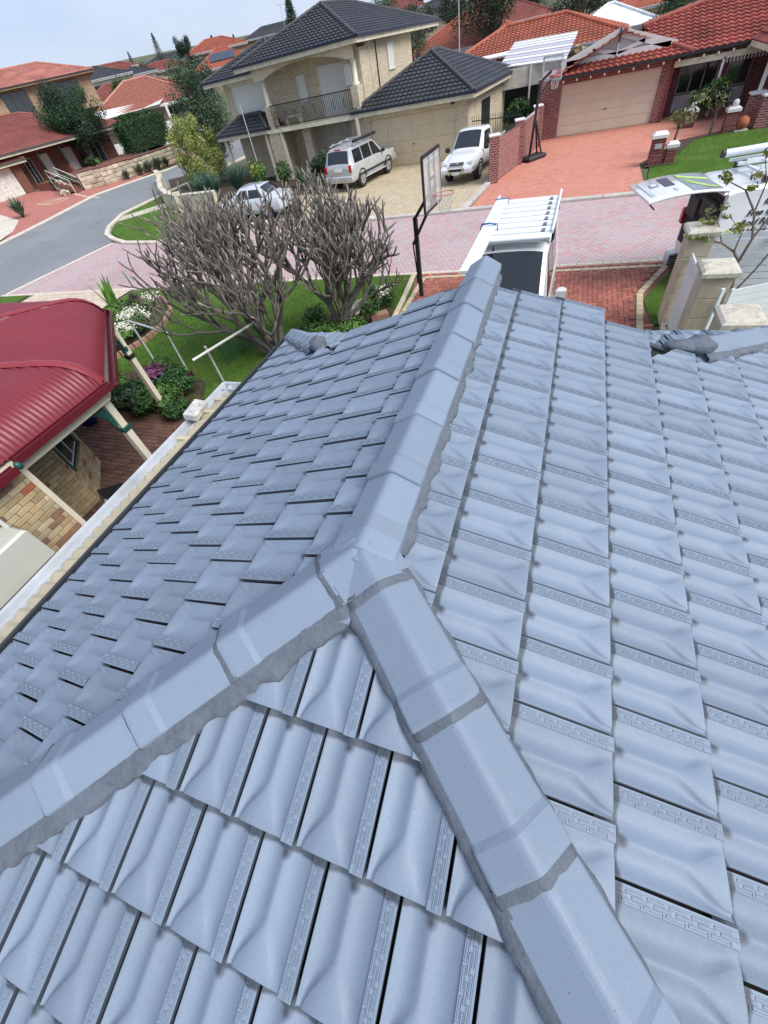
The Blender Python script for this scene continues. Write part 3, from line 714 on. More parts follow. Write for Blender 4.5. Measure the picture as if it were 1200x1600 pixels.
# ---- neighbour's brick house with the red bullnose verandah
nb = thing('brick_house', 'cream brick neighbouring house with a red corrugated bullnose verandah at the left edge', 'house')
def bricks_on(parent, o, ud, nd, W, H, mats, holes=(), z0=0., bl=.24, bh=.086, seed=1, cap=300, name='brick', pos=None):
    """single bricks in running bond, standing proud of a mortar sheet; o = bottom left, ud along, nd outward"""
    ud = Vector(ud).normalized(); nd = Vector(nd).normalized(); r = random.Random(seed); its = []; meshes = {}
    def bm_(L, mat, key):
        k = (round(L, 3), key)
        if k not in meshes:
            mm = MB(); mm.box((0, 0, 0), (L-.011, .03, bh-.011), bev=.005); meshes[k] = mm.mesh(name, [mat])
        return meshes[k]
    rows = int(H/bh); 
    for k in range(rows):
        z = z0+(k+.5)*bh; x = -(bl/2 if k % 2 else 0)
        while x < W:
            a, b = max(x, 0), min(x+bl, W); x += bl
            segs = [(a, b)]
            for (ha, hb, za, zb) in holes:
                if za < z < zb:
                    ns = []
                    for (p, q) in segs:
                        if q <= ha or p >= hb: ns.append((p, q)); continue
                        if p < ha: ns.append((p, ha))
                        if q > hb: ns.append((hb, q))
                    segs = ns
            for (p, q) in segs:
                if q-p < .04: continue
                c = Vector(o)+ud*((p+q)/2)+nd*(.004+r.uniform(-.003, .003)); key = r.choices(range(len(mats)), [mm_[1] for mm_ in mats])[0]
                its.append((bm_(q-p, mats[key][0], key), frame((c.x, c.y, z), ud, -nd if ud.cross(-nd).z > 0 else nd, (0, 0, 1))))
    pieces(its, name, parent, cap)
BRK = [(M('cream_brick', (.44, .33, .19), .85, .15, 6, .4, 70, fine=.3, rnd=.2), 7), (M('pale_brick', (.50, .41, .26), .85, .12, 6, .4, 70, fine=.3, rnd=.15), 5), (M('brown_brick', (.26, .15, .10), .85, .2, 6, .4, 70, fine=.3), .7), (M('red_brick_single', (.40, .12, .06), .85, .2, 6, .4, 70, fine=.3), .3)]
MORT = M('brick_mortar', (.30, .25, .19), .95, .2, 20)
def wall_box(parent, pts, h, mat=MORT, z0=0., name='wall'):
    m = MB(); m.prism(pts, z0, h); return m.build(name, [mat], parent)
wall_box(nb, [(-14, -6), (-6.28, -6), (-6.28, 2.0), (-8.06, 2.0), (-8.06, 3.13), (-9.07, 4.15), (-14, 4.15)], 2.36)
s2 = math.sqrt(.5)
bricks_on(nb, (-6.28, -.6, 0), (0, 1, 0), (1, 0, 0), 2.6, 2.36, BRK, seed=4, cap=170)
bricks_on(nb, (-8.06, 2.0, 0), (0, 1, 0), (1, 0, 0), 1.13, 2.3, BRK, seed=5, cap=100)
wA = Vector((-8.06, 3.13, 0)); wd = Vector((-s2, s2, 0)); wn = Vector((s2, s2, 0))
bricks_on(nb, wA, wd, wn, 1.43, 2.3, BRK, holes=[(.12, 1.2, .68, 2.12)], seed=6, cap=120)
wf = MB(); c = wA+wd*.67+wn*.0
def lw(u, z, dn=0): return tuple(wA+wd*u+wn*dn+Vector((0, 0, z)))
m = MB(); m.quad(lw(.14, .72, .006), lw(1.18, .72, .006), lw(1.18, 2.1, .006), lw(.14, 2.1, .006)); win = m.build('window', [GLASS], nb)
m = MB()
for a, b in (((.14, .73), (1.18, .73)), ((.14, 2.08), (1.18, 2.08)), ((.14, .7), (.14, 2.1)), ((1.18, .7), (1.18, 2.1))): m.bar(lw(a[0], a[1], .02), lw(b[0], b[1], .02), .05, .05)
m.build('frame', [GREEN], win)
m = MB()
for a, b in (((.22, .80), (1.1, .80)), ((.22, .78), (.22, 2.02)), ((.64, .80), (.64, 2.02))): m.bar(lw(a[0], a[1], .02), lw(b[0], b[1], .02), .022, .02)
m.build('sash', [WHITE], win)
SILLB = BRK[0][0]
for k in range(9):
    m = MB(); m.box((0, 0, 0), (.092, .15, .08), bev=.006); p = wA+wd*(.24+.1*k)+wn*.05
    inst(m.mesh('sill_brick', [SILLB]), 'sill_brick', nb, frame((p.x, p.y, .71), wd, -wn, (0, 0, 1)) @ Matrix.Rotation(-.2, 4, 'X'))
# corner trim, downpipe, meter box
m = MB(); m.box((-6.26, 2.02, 1.16), (.05, .075, 2.32)); m.build('corner_trim', [CREAM], nb)
m = MB(); m.box((-6.245, .9, 2.30), (.05, 2.3, .1)); m.build('frieze_board', [CREAM], nb)
m = MB(); m.tube([(-6.0, .6, 2.3), (-6.05, .9, 2.22), (-6.18, 1.28, 2.15), (-6.2, 1.36, 2.02), (-6.2, 1.38, .05)], .03, 8)
m.build('downpipe', [WHITE], nb)
m = MB(); m.box((-6.06, .84, 1.54), (.42, 1.08, .54), bev=.03); m.build('meter_box', [M('cabinet_white', (.50, .51, .46), .45, .04)], nb)
# verandah roof, three bullnose sides
prof = [(0, 0), (.03, .10), (.09, .20), (.17, .29), (.27, .36), (.4, .415), (.6, .46), (1.2, .55), (2.4, .74), (3.4, .90)]
EZ = 2.40
eave = [Vector((-6.2, -3.)), Vector((-6.2, 3.69)), Vector((-8.65, 6.14)), Vector((-14.5, 6.14))]
def side_roof(a, b, ma, mb_, pitch=.076):
    d = (b-a).normalized(); n = Vector((-d.y, d.x)); L = (b-a).length; N = int(L/pitch)*6; V = []
    for i in range(N+1):
        s = L*i/N; h = .009*math.cos(2*PI*s/pitch)
        for (p, z) in prof:
            lim = 99
            if ma: lim = min(lim, s/ma)
            if mb_: lim = min(lim, (L-s)/mb_)
            q = min(p, lim)
            zz = z
            if q < p:
                for (p0, z0), (p1, z1) in zip(prof[:-1], prof[1:]):
                    if p0 <= q <= p1: zz = z0+(z1-z0)*(q-p0)/(p1-p0)
            w = a+d*s+n*q; V.append((w.x, w.y, EZ+zz+h))
    n_ = len(prof); m = MB(); m.add(V, [(i*n_+k, i*n_+k+1, (i+1)*n_+k+1, (i+1)*n_+k) for i in range(N) for k in range(n_-1)], 0, True)
    return m.build('verandah_sheeting', [REDS], nb)
tn = math.tan(math.radians(22.5))
side_roof(eave[0], eave[1], 0, tn); side_roof(eave[1], eave[2], tn, tn); side_roof(eave[2], eave[3], tn, 0)
def hipflash(c, d):
    d = Vector(d).normalized(); k = 1/math.cos(math.radians(22.5)); sx = Vector((-d.y, d.x)); m = MB(); V = []
    for (p, z) in prof:
        q = p*k; w = c+d*q
        for o, dz in ((-.085, -.004), (-.05, .016), (-.02, .03), (.02, .03), (.05, .016), (.085, -.004)): V.append((w.x+sx.x*o, w.y+sx.y*o, EZ+z+.012+dz))
    n = 6; m.add(V, [(i*n+j, i*n+j+1, (i+1)*n+j+1, (i+1)*n+j) for i in range(len(prof)-1) for j in range(n-1)], 0, True); m.build('hip_flashing', [M('lighter_red_flashing', (.23, .025, .034), .4, .08)], nb)
hipflash(eave[1], (-math.cos(math.radians(22.5)), -math.sin(math.radians(22.5)))); hipflash(eave[2], (-math.sin(math.radians(22.5)), -math.cos(math.radians(22.5))))
ggp = [(0, 0), (.0, .10), (.01, .105), (.015, .09), (.015, .015), (.095, .015), (.095, .1), (.11, .1), (.11, 0)]
def gut(a, b, z=EZ-.09):
    d = (b-a).normalized(); m = MB(); n = Vector((d.y, -d.x)); a2 = a+n*.11; b2 = b+n*.11
    m.extr(ggp, (a2.x, a2.y, z), (b2.x, b2.y, z), side=(-n.x, -n.y, 0), closed=True); m.build('gutter', [REDG], nb)
gut(Vector((-6.2, 2.0)), Vector((-6.2, 3.735))); gut(Vector((-6.155, 3.735)), Vector((-8.695, 6.185))); gut(Vector((-8.65, 6.14)), Vector((-14, 6.14)))
gut(Vector((-6.17, -3)), Vector((-6.17, 1.93)), EZ-.16)
m = MB(); m.sphere((-6.1, 1.98, EZ-.09), (.05, .05, .06)); m.build('gutter_end', [GREEN], nb)
for a, b in (((-6.3, 2.0), (-6.3, 3.65)), ((-6.3, 3.65), (-8.7, 6.05)), ((-8.7, 6.05), (-14, 6.05))):
    m = MB(); m.bar((a[0], a[1], EZ-.18), (b[0], b[1], EZ-.18), .045, .17); m.build('fascia', [CREAM], nb)
for q, (x, y) in enumerate(((-8.38, 5.86), (-6.42, 3.62), (-12.9, 6.0))):
    m = MB(); m.box((x, y, 1.14), (.115, .115, 2.28)); p = m.build('post', [CREAM], nb)
    m = MB(); m.box((x, y, 1.62), (.17, .17, .045)); m.box((x, y, 1.58), (.14, .14, .05)); m.build('collar', [GREEN if q != 0 else BLK], p)
    dirs = ((-.7, .7), (0, -1)) if q == 1 else ((.7, -.7),) if q == 0 else ((1, 0),)
    for dx, dy in dirs[:]:
        m = MB(); P = [(x+dx*(.06+.36*(1-math.cos(a))), y+dy*(.06+.36*(1-math.cos(a))), 1.72+.42*math.sin(a)) for a in [PI/2*k/7 for k in range(8)]]
        for a, b in zip(P[:-1], P[1:]): m.bar(a, b, .045, .13)
        m.build('bracket', [GREEN], p)
m = MB()
r = random.Random(4)
for k in range(60): m.add([(-6.11+r.uniform(-.03, .03), r.uniform(1.2, 1.95), EZ-.12+r.uniform(0, .03)) for _ in range(3)], [(0, 1, 2)])
m.build('leaf_litter', [M('dry_leaf', (.3, .26, .2), .9, .3)], nb)['kind'] = 'stuff'
# patio pavers
pat = sheet('patio', [(-13, 6.2), (-8.4, 6.0), (-7.7, 5.2), (-7.6, 1.5), (-4.0, 1.5), (-4.0, -1), (-14, -1)], M('patio_bed', (.09, .06, .05), .95), .0)
pm_ = paver_mesh(.23, .115, M('brown_paver', (.165, .085, .062), .85, .15, 5, .5, 60, fine=.35, rnd=.3)); its = []
for i in range(-62, -32):
    for j in range(8, 54):
        x = (i+(j % 2)*.5)*.23; y = j*.115
        if x < -12.6 or y > 5.95 or (x > -8.1 and y > 5.3+(-x-7.2)*.6) or x > -4: continue
        if x < -8 and y < 3.0: continue
        its.append((pm_, TR(x, y, .0+r.uniform(-.002, .002), r.gauss(0, .012))))
pieces(its, 'patio_paver', pat, 300)
# things on the patio
k = thing('blue_pot', 'glazed dark blue pot on the brick patio behind the bay window', 'pot', (-10.6, 5.35, 0))
m = MB(); m.tube([(0, 0, 0), (0, 0, .1), (0, 0, .28), (0, 0, .40), (0, 0, .44)], [.14, .2, .25, .21, .23], 14); m.build('body', [M('blue_glaze', (.01, .015, .08), .15)], k)
m = MB(); m.tube([(0, 0, .43), (0, 0, .445)], .19, 12); m.build('soil', [M('soil', (.04, .03, .02), .95)], k)
k = thing('outdoor_chair', 'dark folding chair half hidden by the white gutter on the patio', 'chair', (-6.65, 2.75, 0), .6)
for s in (-.22, .22):
    m = MB(); m.tube([(s, -.25, 0), (s, .2, .85)], .014, 6); m.build('leg', [BLK], k)
    m = MB(); m.tube([(s, .25, 0), (s, -.2, .62)], .014, 6); m.build('leg', [BLK], k)
    m = MB(); m.box((s, 0, .62), (.05, .5, .025)); m.build('armrest', [GALV], k)
m = MB(); m.box((0, -.02, .44), (.44, .42, .02)); m.build('seat', [BLK], k)
m = MB(); m.box((0, .19, .7), (.44, .02, .32)); m.build('backrest', [BLK], k)
def crumple(name, label, cat, c, r_, mat, seed):
    m = MB(); n, kk = 18, 12; V = []
    for i in range(kk+1):
        t = PI*i/kk
        for j in range(n):
            d = Vector((math.sin(t)*math.cos(2*PI*j/n), math.sin(t)*math.sin(2*PI*j/n), math.cos(t))); q = 1+.5*mnoise.noise(d*3+Vector((seed, 0, 0)))+.25*mnoise.noise(d*9)
            V.append((d.x*r_[0]*q, d.y*r_[1]*q, max(-r_[2], d.z*r_[2]*q)))
    m.add(V, [(i*n+j, (i+1)*n+j, (i+1)*n+(j+1) % n, i*n+(j+1) % n) for i in range(kk) for j in range(n)])
    return tag(m.build(name, [mat], None, Matrix.Translation(c)), label, cat)
crumple('plastic_bag', 'crumpled white plastic bag beside the neighbour wall by the gutter', 'bag', (-5.9, 2.35, .55), (.38, .3, .28), M('thin_plastic', (.72, .74, .78), .25, .1), 3)
crumple('dark_sack', 'black sack slumped in the corner of the patio', 'sack', (-6.95, 2.35, .2), (.35, .25, .25), M('black_plastic', (.01, .01, .012), .3), 6)
crumple('sack_stand', 'dark crate under the white plastic bag', 'crate', (-5.9, 2.35, .14), (.34, .3, .14), BLK, 9)
# ---- garden
def leafmat(name, c, var=.3, rough=.6): return M(name, c, rough, var, 3, spec=.3, rnd=.35)
LEAF = leafmat('leaf', (.06, .13, .03)); LEAFD = leafmat('dark_leaf', (.025, .07, .02)); LEAFY = leafmat('yellow_leaf', (.30, .33, .06)); LEAFG = leafmat('grey_leaf', (.09, .14, .09)); LEAFP = leafmat('purple_leaf', (.09, .02, .045)); WHF = leafmat('white_flower', (.75, .74, .62)); LEAFC = leafmat('conifer_leaf', (.02, .048, .025)); BARK = M('bark', (.13, .095, .07), .9, .25, 8, .6, 40)
def leaves(m, c, r_, n, size, seed, mi=0, shell=.55, flat=.0, asp=.5, up=.3):
    r = random.Random(seed); c = Vector(c); V = []; F = []
    for _ in range(n):
        d = Vector((r.gauss(0, 1), r.gauss(0, 1), r.gauss(0, 1))).normalized()
        q = 1+.38*mnoise.noise(d*1.7+Vector((seed*1.3, 0, 0)))+.22*mnoise.noise(d*4.3+Vector((0, seed, 0)))
        rad = (shell+(1-shell)*r.random()**.6)*q; p = c+Vector((d.x*r_[0], d.y*r_[1], d.z*r_[2]))*rad
        nrm = (d+Vector((r.gauss(0, .5), r.gauss(0, .5), r.gauss(up, .5)))).normalized(); a = nrm.orthogonal().normalized(); a.rotate(Matrix.Rotation(r.uniform(0, 2*PI), 3, nrm)); b = nrm.cross(a)
        s = size*r.uniform(.6, 1.4); k = len(V); V += [p-a*s, p+b*s*asp, p+a*s, p-b*s*asp]; F.append((k, k+1, k+2, k+3))
    m.add(V, F, mi); return m
def bush(name, label, cat, x, y, r_, n, size, mats, seed, z=None, group=None, blobs=5, asp=.5, stems=True):
    z = T(x, y) if z is None else z; t = thing(name, label, cat, (x, y, z), 0, group); r = random.Random(seed); m = MB()
    for k in range(blobs):
        a = r.uniform(0, 2*PI); q = r.uniform(.1, .62); c = (r_[0]*q*math.cos(a), r_[1]*q*math.sin(a), r_[2]*r.uniform(.7, 1.35))
        leaves(m, c, tuple(v*r.uniform(.4, .62) for v in r_), n//blobs, size, seed*10+k, r.randrange(len(mats)), .3, asp=asp)
    m.build('foliage', mats, t)
    if stems:
        m = MB()
        for k in range(4): a = k*1.6+seed; m.tube([(0, 0, -.05), (r_[0]*.25*math.cos(a), r_[1]*.25*math.sin(a), r_[2]*.8)], [.03, .015], 5)
        m.build('stem', [BARK], t)
    return t
LP = leafmat('lush_leaf', (.10, .21, .04))
# front flower bed with brick edging
sheet('flower_bed', [(-17, 12.2), (-16.2, 12.9), (-14.3, 12.6), (-12.9, 11.5), (-12.4, 10.2), (-12.6, 8.6), (-13.6, 8.2), (-15.5, 10)], M('mulch', (.06, .04, .025), .95, .3, 8, .5, 40, fine=.4), .012)
edge = thing('bed_edging', 'curved brick edging round the white flower bed on the lawn', 'edging')
pts = [(-15.4, 12.95), (-14.2, 12.7), (-13.1, 11.75), (-12.5, 10.6), (-12.4, 9.6), (-12.7, 8.3)]
eb = M('edging_brick', (.38, .22, .15), .85, .15, 6, .4, 60, fine=.3, rnd=.2)
em = MB(); em.box((0, 0, 0), (.22, .11, .18), bev=.01); eme = em.mesh('edging_brick', [eb])
for a, b in zip(pts[:-1], pts[1:]):
    a = Vector(a); b = Vector(b); d = b-a; n = int(d.length/.235)
    for k in range(n): c = a+d*((k+.5)/n); inst(eme, 'edging_brick', edge, TR(c.x, c.y, .06, math.atan2(d.y, d.x)))
R4_ = random.Random(12)
for k, (x, y, rx, rz, mats, lb) in enumerate([(-13.7, 10.9, .75, .38, [WHF, LP, LEAF], 'white flowering bush at the rounded end of the lawn bed'), (-13.3, 9.7, .6, .34, [WHF, LEAF], 'small white flowering bush near the brick edging'), (-14.6, 10.4, .6, .42, [LEAF, LP], 'leafy green bush among the white flowers beside the red roof'), (-14.5, 11.7, .7, .36, [WHF, LEAFD, LP], 'white flowering bush at the far side of the bed'), (-13.9, 11.2, .35, .5, [LEAFP, LEAFP, LEAFD], 'purple leaved shrub in the middle of the white flower bed'), (-12.9, 10.1, .4, .4, [LEAFP, LEAF], 'reddish shrub at the brick edging of the bed'), (-13.1, 9.0, .55, .36, [WHF, LEAF, LP], 'white flowering bush close under the red gutter')]):
    bush('flower_bush', lb, 'bush', x, y, (rx*1.15, rx*1.15, rz), 1300, .042, mats, 40+k, .02)
def strap_plant(name, label, x, y, n, L, w, mat, seed, z=None, spread=.7, cat='plant', group=None, rise=1.0):
    z = T(x, y) if z is None else z; r = random.Random(seed); m = MB()
    for k in range(n):
        a = r.uniform(0, 2*PI); s = r.uniform(.15, 1)*spread; l = L*r.uniform(.6, 1.1); d = Vector((math.cos(a), math.sin(a), 0)); sx = Vector((-d.y, d.x, 0)); V = []
        for i in range(5):
            q = i/4; p = d*(l*s*q*(.6+.4*q))+Vector((0, 0, rise*l*(q-.45*s*q*q))); ww = w*(1-q**2)*.5+.001; V += [p-sx*ww, p+sx*ww]
        m.add(V, [(2*i, 2*i+1, 2*i+3, 2*i+2) for i in range(4)], 0, True)
    return tag(m.build(name, [mat], None, Matrix.Translation((x, y, z))), label, cat, group)
strap_plant('canna_plant', 'tall bright green broad leaved plant rising beside the end of the red roof', -15.1, 11.2, 12, 1.6, .3, LP, 5, 0, .35)
# near bed under the pipe frame
sheet('near_garden_bed', [(-12.6, 7.3), (-10.6, 8.1), (-8.4, 7.4), (-7.9, 6.6), (-7.4, 5.4), (-8.4, 5.95), (-12.6, 5.95)], MATS['mulch'], .014)
for k, (x, y, rx, rz, mats, lb) in enumerate([(-8.5, 6.5, .62, .36, [LEAF, LEAFD, LP], 'green leafy bush nearest the white gutter end'), (-9.4, 6.35, .6, .38, [LEAFG, LEAFD], 'blue-green leafy bush in front of the pot'), (-10.4, 6.5, .6, .34, [LEAF, LP, LEAFP], 'mixed green and red bush left of the pot'), (-11.4, 6.7, .6, .4, [LEAFP, LEAF, LEAFD], 'reddish leaved bush next to the verandah post'), (-9.0, 7.2, .45, .28, [LEAF, LEAFP], 'low bush by the foot of the pipe frame'), (-11.9, 7.5, .4, .35, [LP, LEAF], 'small pale green bush beyond the verandah post'), (-8.1, 5.95, .4, .3, [LEAFD, LEAF], 'dark bush at the corner of the brick patio'), (-10.1, 7.5, .45, .3, [LEAFP, LEAF], 'dark reddish bush behind the pot'), (-8.9, 5.98, .5, .34, [LEAF, LEAFD], 'leafy bush at the paving edge between two verandah posts'), (-10.9, 6.2, .6, .34, [LEAFD, LEAF, LEAFP], 'dark mixed bush by the paving left of the verandah post'), (-9.9, 6.1, .5, .3, [LEAFD, LEAFG], 'dark grey-green bush at the paving edge below the pot'), (-11.9, 6.2, .6, .4, [LEAF, LEAFD], 'green bush at the far end of the paving'), (-8.9, 6.8, .5, .4, [LEAFD, LEAF], 'dense dark bush beside the foot of the pipe frame')]):
    bush('garden_bush', lb, 'bush', x, y, (rx, rx, rz), 1100, .055, mats, 60+k, .02)
k = thing('green_pot', 'jade green pot with a purple ornamental kale in the garden bed', 'pot', (-9.55, 6.95, 0))
m = MB(); m.tube([(0, 0, 0), (0, 0, .05), (0, 0, .36), (0, 0, .4)], [.13, .15, .23, .25], 16); m.build('body', [M('jade_glaze', (.08, .30, .22), .3)], k)
m = MB(); leaves(m, (0, 0, .5), (.26, .26, .14), 160, .09, 3); m.build('kale', [leafmat('kale_leaf', (.16, .05, .12))], k)
# pipe frames for the clothes line
PIPE = M('weathered_pipe', (.50, .51, .50), .5, .15, 6, dirt=.3)
k = thing('pipe_frame', 'grey steel pipe frame standing over the green pot', 'pipe frame', (0, 0, 0))
for a, b in (((-8.86, 7.42, 0), (-8.98, 7.55, 1.27)), ((-10.5, 7.95, 0), (-10.85, 8.2, 1.27))):
    m = MB(); m.tube([a, b], .024, 8); m.build('leg', [PIPE], k)
m = MB(); m.tube([(-8.96, 7.55, 1.27), (-10.95, 8.24, 1.27)], .03, 8); m.build('top_rail', [PIPE], k)
k = thing('clothes_post', 'grey clothes line post with a white cross arm on the lawn', 'post', (0, 0, 0))
m = MB(); m.tube([(-7.83, 7.42, 0), (-7.72, 7.3, 1.05)], .03, 8); m.build('leg', [PIPE], k)
m = MB(); m.tube([(-7.72, 6.75, 1.0), (-7.05, 8.75, 1.0)], .032, 8); m.build('cross_arm', [WHITE], k)
tag(strap_plant('grass_tuft', 'spiky dry grass tuft beside the driveway edge', -4.75, 10.7, 40, .6, .03, leafmat('dry_strap', (.28, .26, .1)), 9, 0, .6), None, 'grass')
# green mesh guard
k = thing('mesh_guard', 'green plastic mesh guard round the foot of the bare tree', 'mesh')
gm = M('green_mesh', (.02, .10, .05), .6); P = [(-8.2, 8.2), (-8.25, 9.2), (-7.5, 9.5), (-6.8, 9.2)]
m = MB()
for a, b in zip(P[:-1], P[1:]):
    L = math.hypot(b[0]-a[0], b[1]-a[1]); n = int(L/.05)
    for i in range(n+1): q = i/n; x, y = a[0]+(b[0]-a[0])*q, a[1]+(b[1]-a[1])*q; m.bar((x, y, 0), (x, y, .55), .006, .006)
    for i in range(12): m.bar((a[0], a[1], .02+.048*i), (b[0], b[1], .02+.048*i), .006, .006)
m.build('netting', [gm], k)
for x, y in P: m = MB(); m.tube([(x, y, 0), (x, y, .62)], .012, 6); m.build('stake', [gm], k)
# ---- the two bare frangipani trees
FB = M('frangipani_bark', (.165, .145, .125), .85, .25, 7, .5, 45, fine=.35); FT = M('frangipani_tip', (.25, .225, .185), .8, .2, 7)
def frangipani(label, x, y, starts, depth, seed, spread, lenk, r0, cap_h, zmin=.5, tilt=(0, 0)):
    t = thing('bare_frangipani', label, 'tree', (x, y, 0)); r = random.Random(seed); mt = MB(); mc = MB(); tips = []
    def grow(p, d, L, rad, lv):
        segs = 3; P = [p]; R_ = [rad*1.12]; dd = d
        for i in range(segs):
            dd = (dd+Vector((r.gauss(0, .13), r.gauss(0, .13), .11+.06*r.random()))).normalized(); P.append(P[-1]+dd*L/segs); R_.append(rad*(1-.14*(i+1)/segs))
        R_[-1] *= 1.1
        mb = mt if lv <= 1 else mc
        end = lv >= depth or (lv >= depth-1 and r.random() < .3) or (lv >= depth-2 and r.random() < .1)
        if end:
            R_ = [q*.95 for q in R_]; tip = P[-1]
            mb.tube(P, R_, 6, cap=True)
            mc.tube([P[-1]-dd*.05, P[-1]+dd*.02, P[-1]+dd*.055], [R_[-1]*1.06, R_[-1]*1.02, R_[-1]*.45], 6, 1)
            return
        mb.tube(P, R_, 7 if lv < 3 else 6, cap=False)
        n = 3 if r.random() < (.5 if lv < 3 else .2) else 2; a0 = r.uniform(0, 2*PI); ax = dd.orthogonal().normalized(); by = dd.cross(ax)
        for k in range(n):
            a = a0+2*PI*k/n+r.gauss(0, .25); sp = spread*r.uniform(.75, 1.25)
            nd = (dd+(ax*math.cos(a)+by*math.sin(a))*sp); nd.z = max(nd.z, -.02); nd.normalize()
            grow(P[-1], nd, L*r.uniform(.68, .92) if lv > 0 else L*.9, rad*(.78 if n == 2 else .72), lv+1)
    for (d, L, rad) in starts: grow(Vector((0, 0, -.05)), Vector(d).normalized(), L, rad, 0)
    # dormant stubs
    mt.build('trunk', [FB], t); mc.build('branches', [FB, FT], t); return t
frangipani('large bare frangipani tree spreading widest over the lawn beside the gutter corner', -6.75, 8.7, [((-.95, -.05, .4), .95, .085), ((-.6, .55, .7), .95, .085), ((.3, .35, .95), .85, .085), ((-.25, -.2, 1), .85, .08), ((-.9, .35, .42), 1.0, .075), ((-.9, -.3, .65), .85, .07), ((.3, -.1, .6), .55, .06)], 6, 11, .6, .8, .1, 4)
frangipani('smaller bare frangipani tree with a leaning trunk next to the basketball hoop', -5.6, 10.1, [((.38, .15, 1.), .8, .12), ((.85, .35, .6), .62, .07), ((-.35, .25, 1), .8, .085), ((.6, -.25, .75), .7, .06)], 6, 23, .66, .8, .1, 4)
for k, (x, y, rx, rz, mats, lb) in enumerate([(-5.9, 9.6, .8, .22, [LEAF, LP], 'low green groundcover bush under the leaning frangipani trunk'), (-5.0, 10.6, .5, .34, [LEAFD, WHF, LEAF], 'dark bush with white blooms right of the frangipani'), (-6.6, 10.5, .5, .36, [WHF, LEAF, LEAF], 'white flowering bush between the two frangipani trees'), (-4.9, 9.7, .55, .25, [LP, LEAF], 'bright green bush at the roof edge under the frangipani'), (-4.75, 11.6, .45, .33, [LEAFD, WHF, LEAFD], 'dark bush with white flowers next to the basketball pole')]):
    bush('shrub', lb, 'bush', x, y, (rx, rx, rz), 700, .05, mats, 80+k, .01)
sheet('tree_bed', [(-7.2, 9.4), (-6.9, 10.9), (-5.2, 11.9), (-4.4, 11.6), (-3.9, 9.5), (-4, 8), (-6.5, 8.2)], MATS['mulch'], .014)
blk = MB(); blk.box((0, 0, 0), (.5, .24, .2), bev=.015); tag(blk.build('retaining_block', [eb], None, TR(-4.55, 10.75, .12, .6)), 'loose brick coloured block in the bed beside the grass tuft', 'block')
kerb([(-4.42, 13.9), (-4.25, 12.2), (-4.05, 9.6)], .14, .1, .5, STONE, name='driveway_kerb', piece='kerb_block')
# ---- basketball hoops
def net(m, c, r_, h, n=12):
    for k in range(n):
        for s in (1, -1):
            P = []
            for i in range(6): q = i/5; a = 2*PI*(k/n)+s*q*2*PI/n*2.5; rr_ = r_*(1-.42*q); P.append((c[0]+rr_*math.cos(a), c[1]+rr_*math.sin(a), c[2]-h*q))
            m.tube(P, .004, 3, cap=False)
hp = thing('basketball_hoop', 'black basketball hoop with a clear framed backboard on the front driveway edge', 'basketball hoop', (-3.72, 12.25, 0), .0)
m = MB(); m.box((0, 0, 1.0), (.1, .1, 2.0)); m.build('pole', [BLK], hp)
m = MB(); m.tube([(-.02, -.02, .05), (-.12, 0, 1.35)], .02, 6); m.tube([(-.12, 0, 1.35), (.05, 0, 1.55)], .022, 6); m.box((-.06, -.02, .5), (.06, .06, .2)); m.build('height_strut', [BLK], hp)
for dy in (-.07, .07):
    m = MB(); m.bar((-.02, dy, 1.95), (.5, dy, 2.55), .03, .06); m.build('upper_arm', [BLK], hp)
    m = MB(); m.bar((-.1, dy, 1.4), (.5, dy, 2.3), .03, .05); m.build('lower_arm', [BLK], hp)
bx = .53; BW, BH0, BH1 = .64, 2.2, 3.26
m = MB(); m.box((bx+.01, 0, (BH0+BH1)/2), (.012, BW*2-.06, BH1-BH0-.06)); bd = m.build('backboard', [M('acrylic', (.62, .63, .63), .12, .08, alpha=.42)], hp)
for a, b in (((-BW, BH0), (BW, BH0)), ((-BW, BH1), (BW, BH1)), ((-BW, BH0), (-BW, BH1)), ((BW, BH0), (BW, BH1)), ((-.2, BH0), (-.2, BH1)), ((.2, BH0), (.2, BH1)), ((-.2, 2.78), (.2, 2.78))):
    m = MB(); m.bar((bx-.012, a[0], a[1]), (bx-.012, b[0], b[1]), .04, .075); m.build('frame_bar', [BLK], bd)
m = MB()
for (y, z, w) in ((-.38, 3.14, .26), (0, 3.14, .3), (.38, 3.14, .26), (-.38, 2.33, .26), (.38, 2.33, .26), (0, 2.84, .3)): m.box((bx+.002, y, z), (.006, w, .05))
m.build('target_lines', [WHITE], bd)
m = MB(); m.box((bx-.05, 0, 2.42), (.08, .28, .34)); m.build('mount_plate', [BLK], hp)
RIMR = M('rim_pink', (.52, .2, .2), .5, .15); c = (bx+.30, 0, 2.45)
m = MB(); m.tube([(c[0]+.225*math.cos(2*PI*k/20), c[1]+.225*math.sin(2*PI*k/20), c[2]) for k in range(21)], .012, 6); m.tube([(bx, -.08, 2.42), (c[0]-.2, -.08, 2.45)], .012, 5); m.tube([(bx, .08, 2.42), (c[0]-.2, .08, 2.45)], .012, 5); m.build('rim', [RIMR], hp)
m = MB(); net(m, c, .22, .42); m.build('net', [WHITE], hp)
hp.rotation_euler = (0, 0, math.radians(-4))
h2_ = thing('portable_basketball_hoop', 'portable basketball hoop leaning over the red driveway by the brick wall', 'basketball hoop', (-2.05, 28.5, 0), math.radians(52))
m = MB(); m.box((0, 0, .1), (1.25, .75, .2), bev=.08); m.build('base', [BLK], h2_)
m = MB(); m.bar((-.25, 0, .15), (.1, 0, 2.85), .09, .09); m.build('pole', [BLK], h2_)
for s in (-.15, .15): m = MB(); m.bar((.45, s, .15), (0, 0, 1.5), .06, .06); m.build('brace', [BLK], h2_)
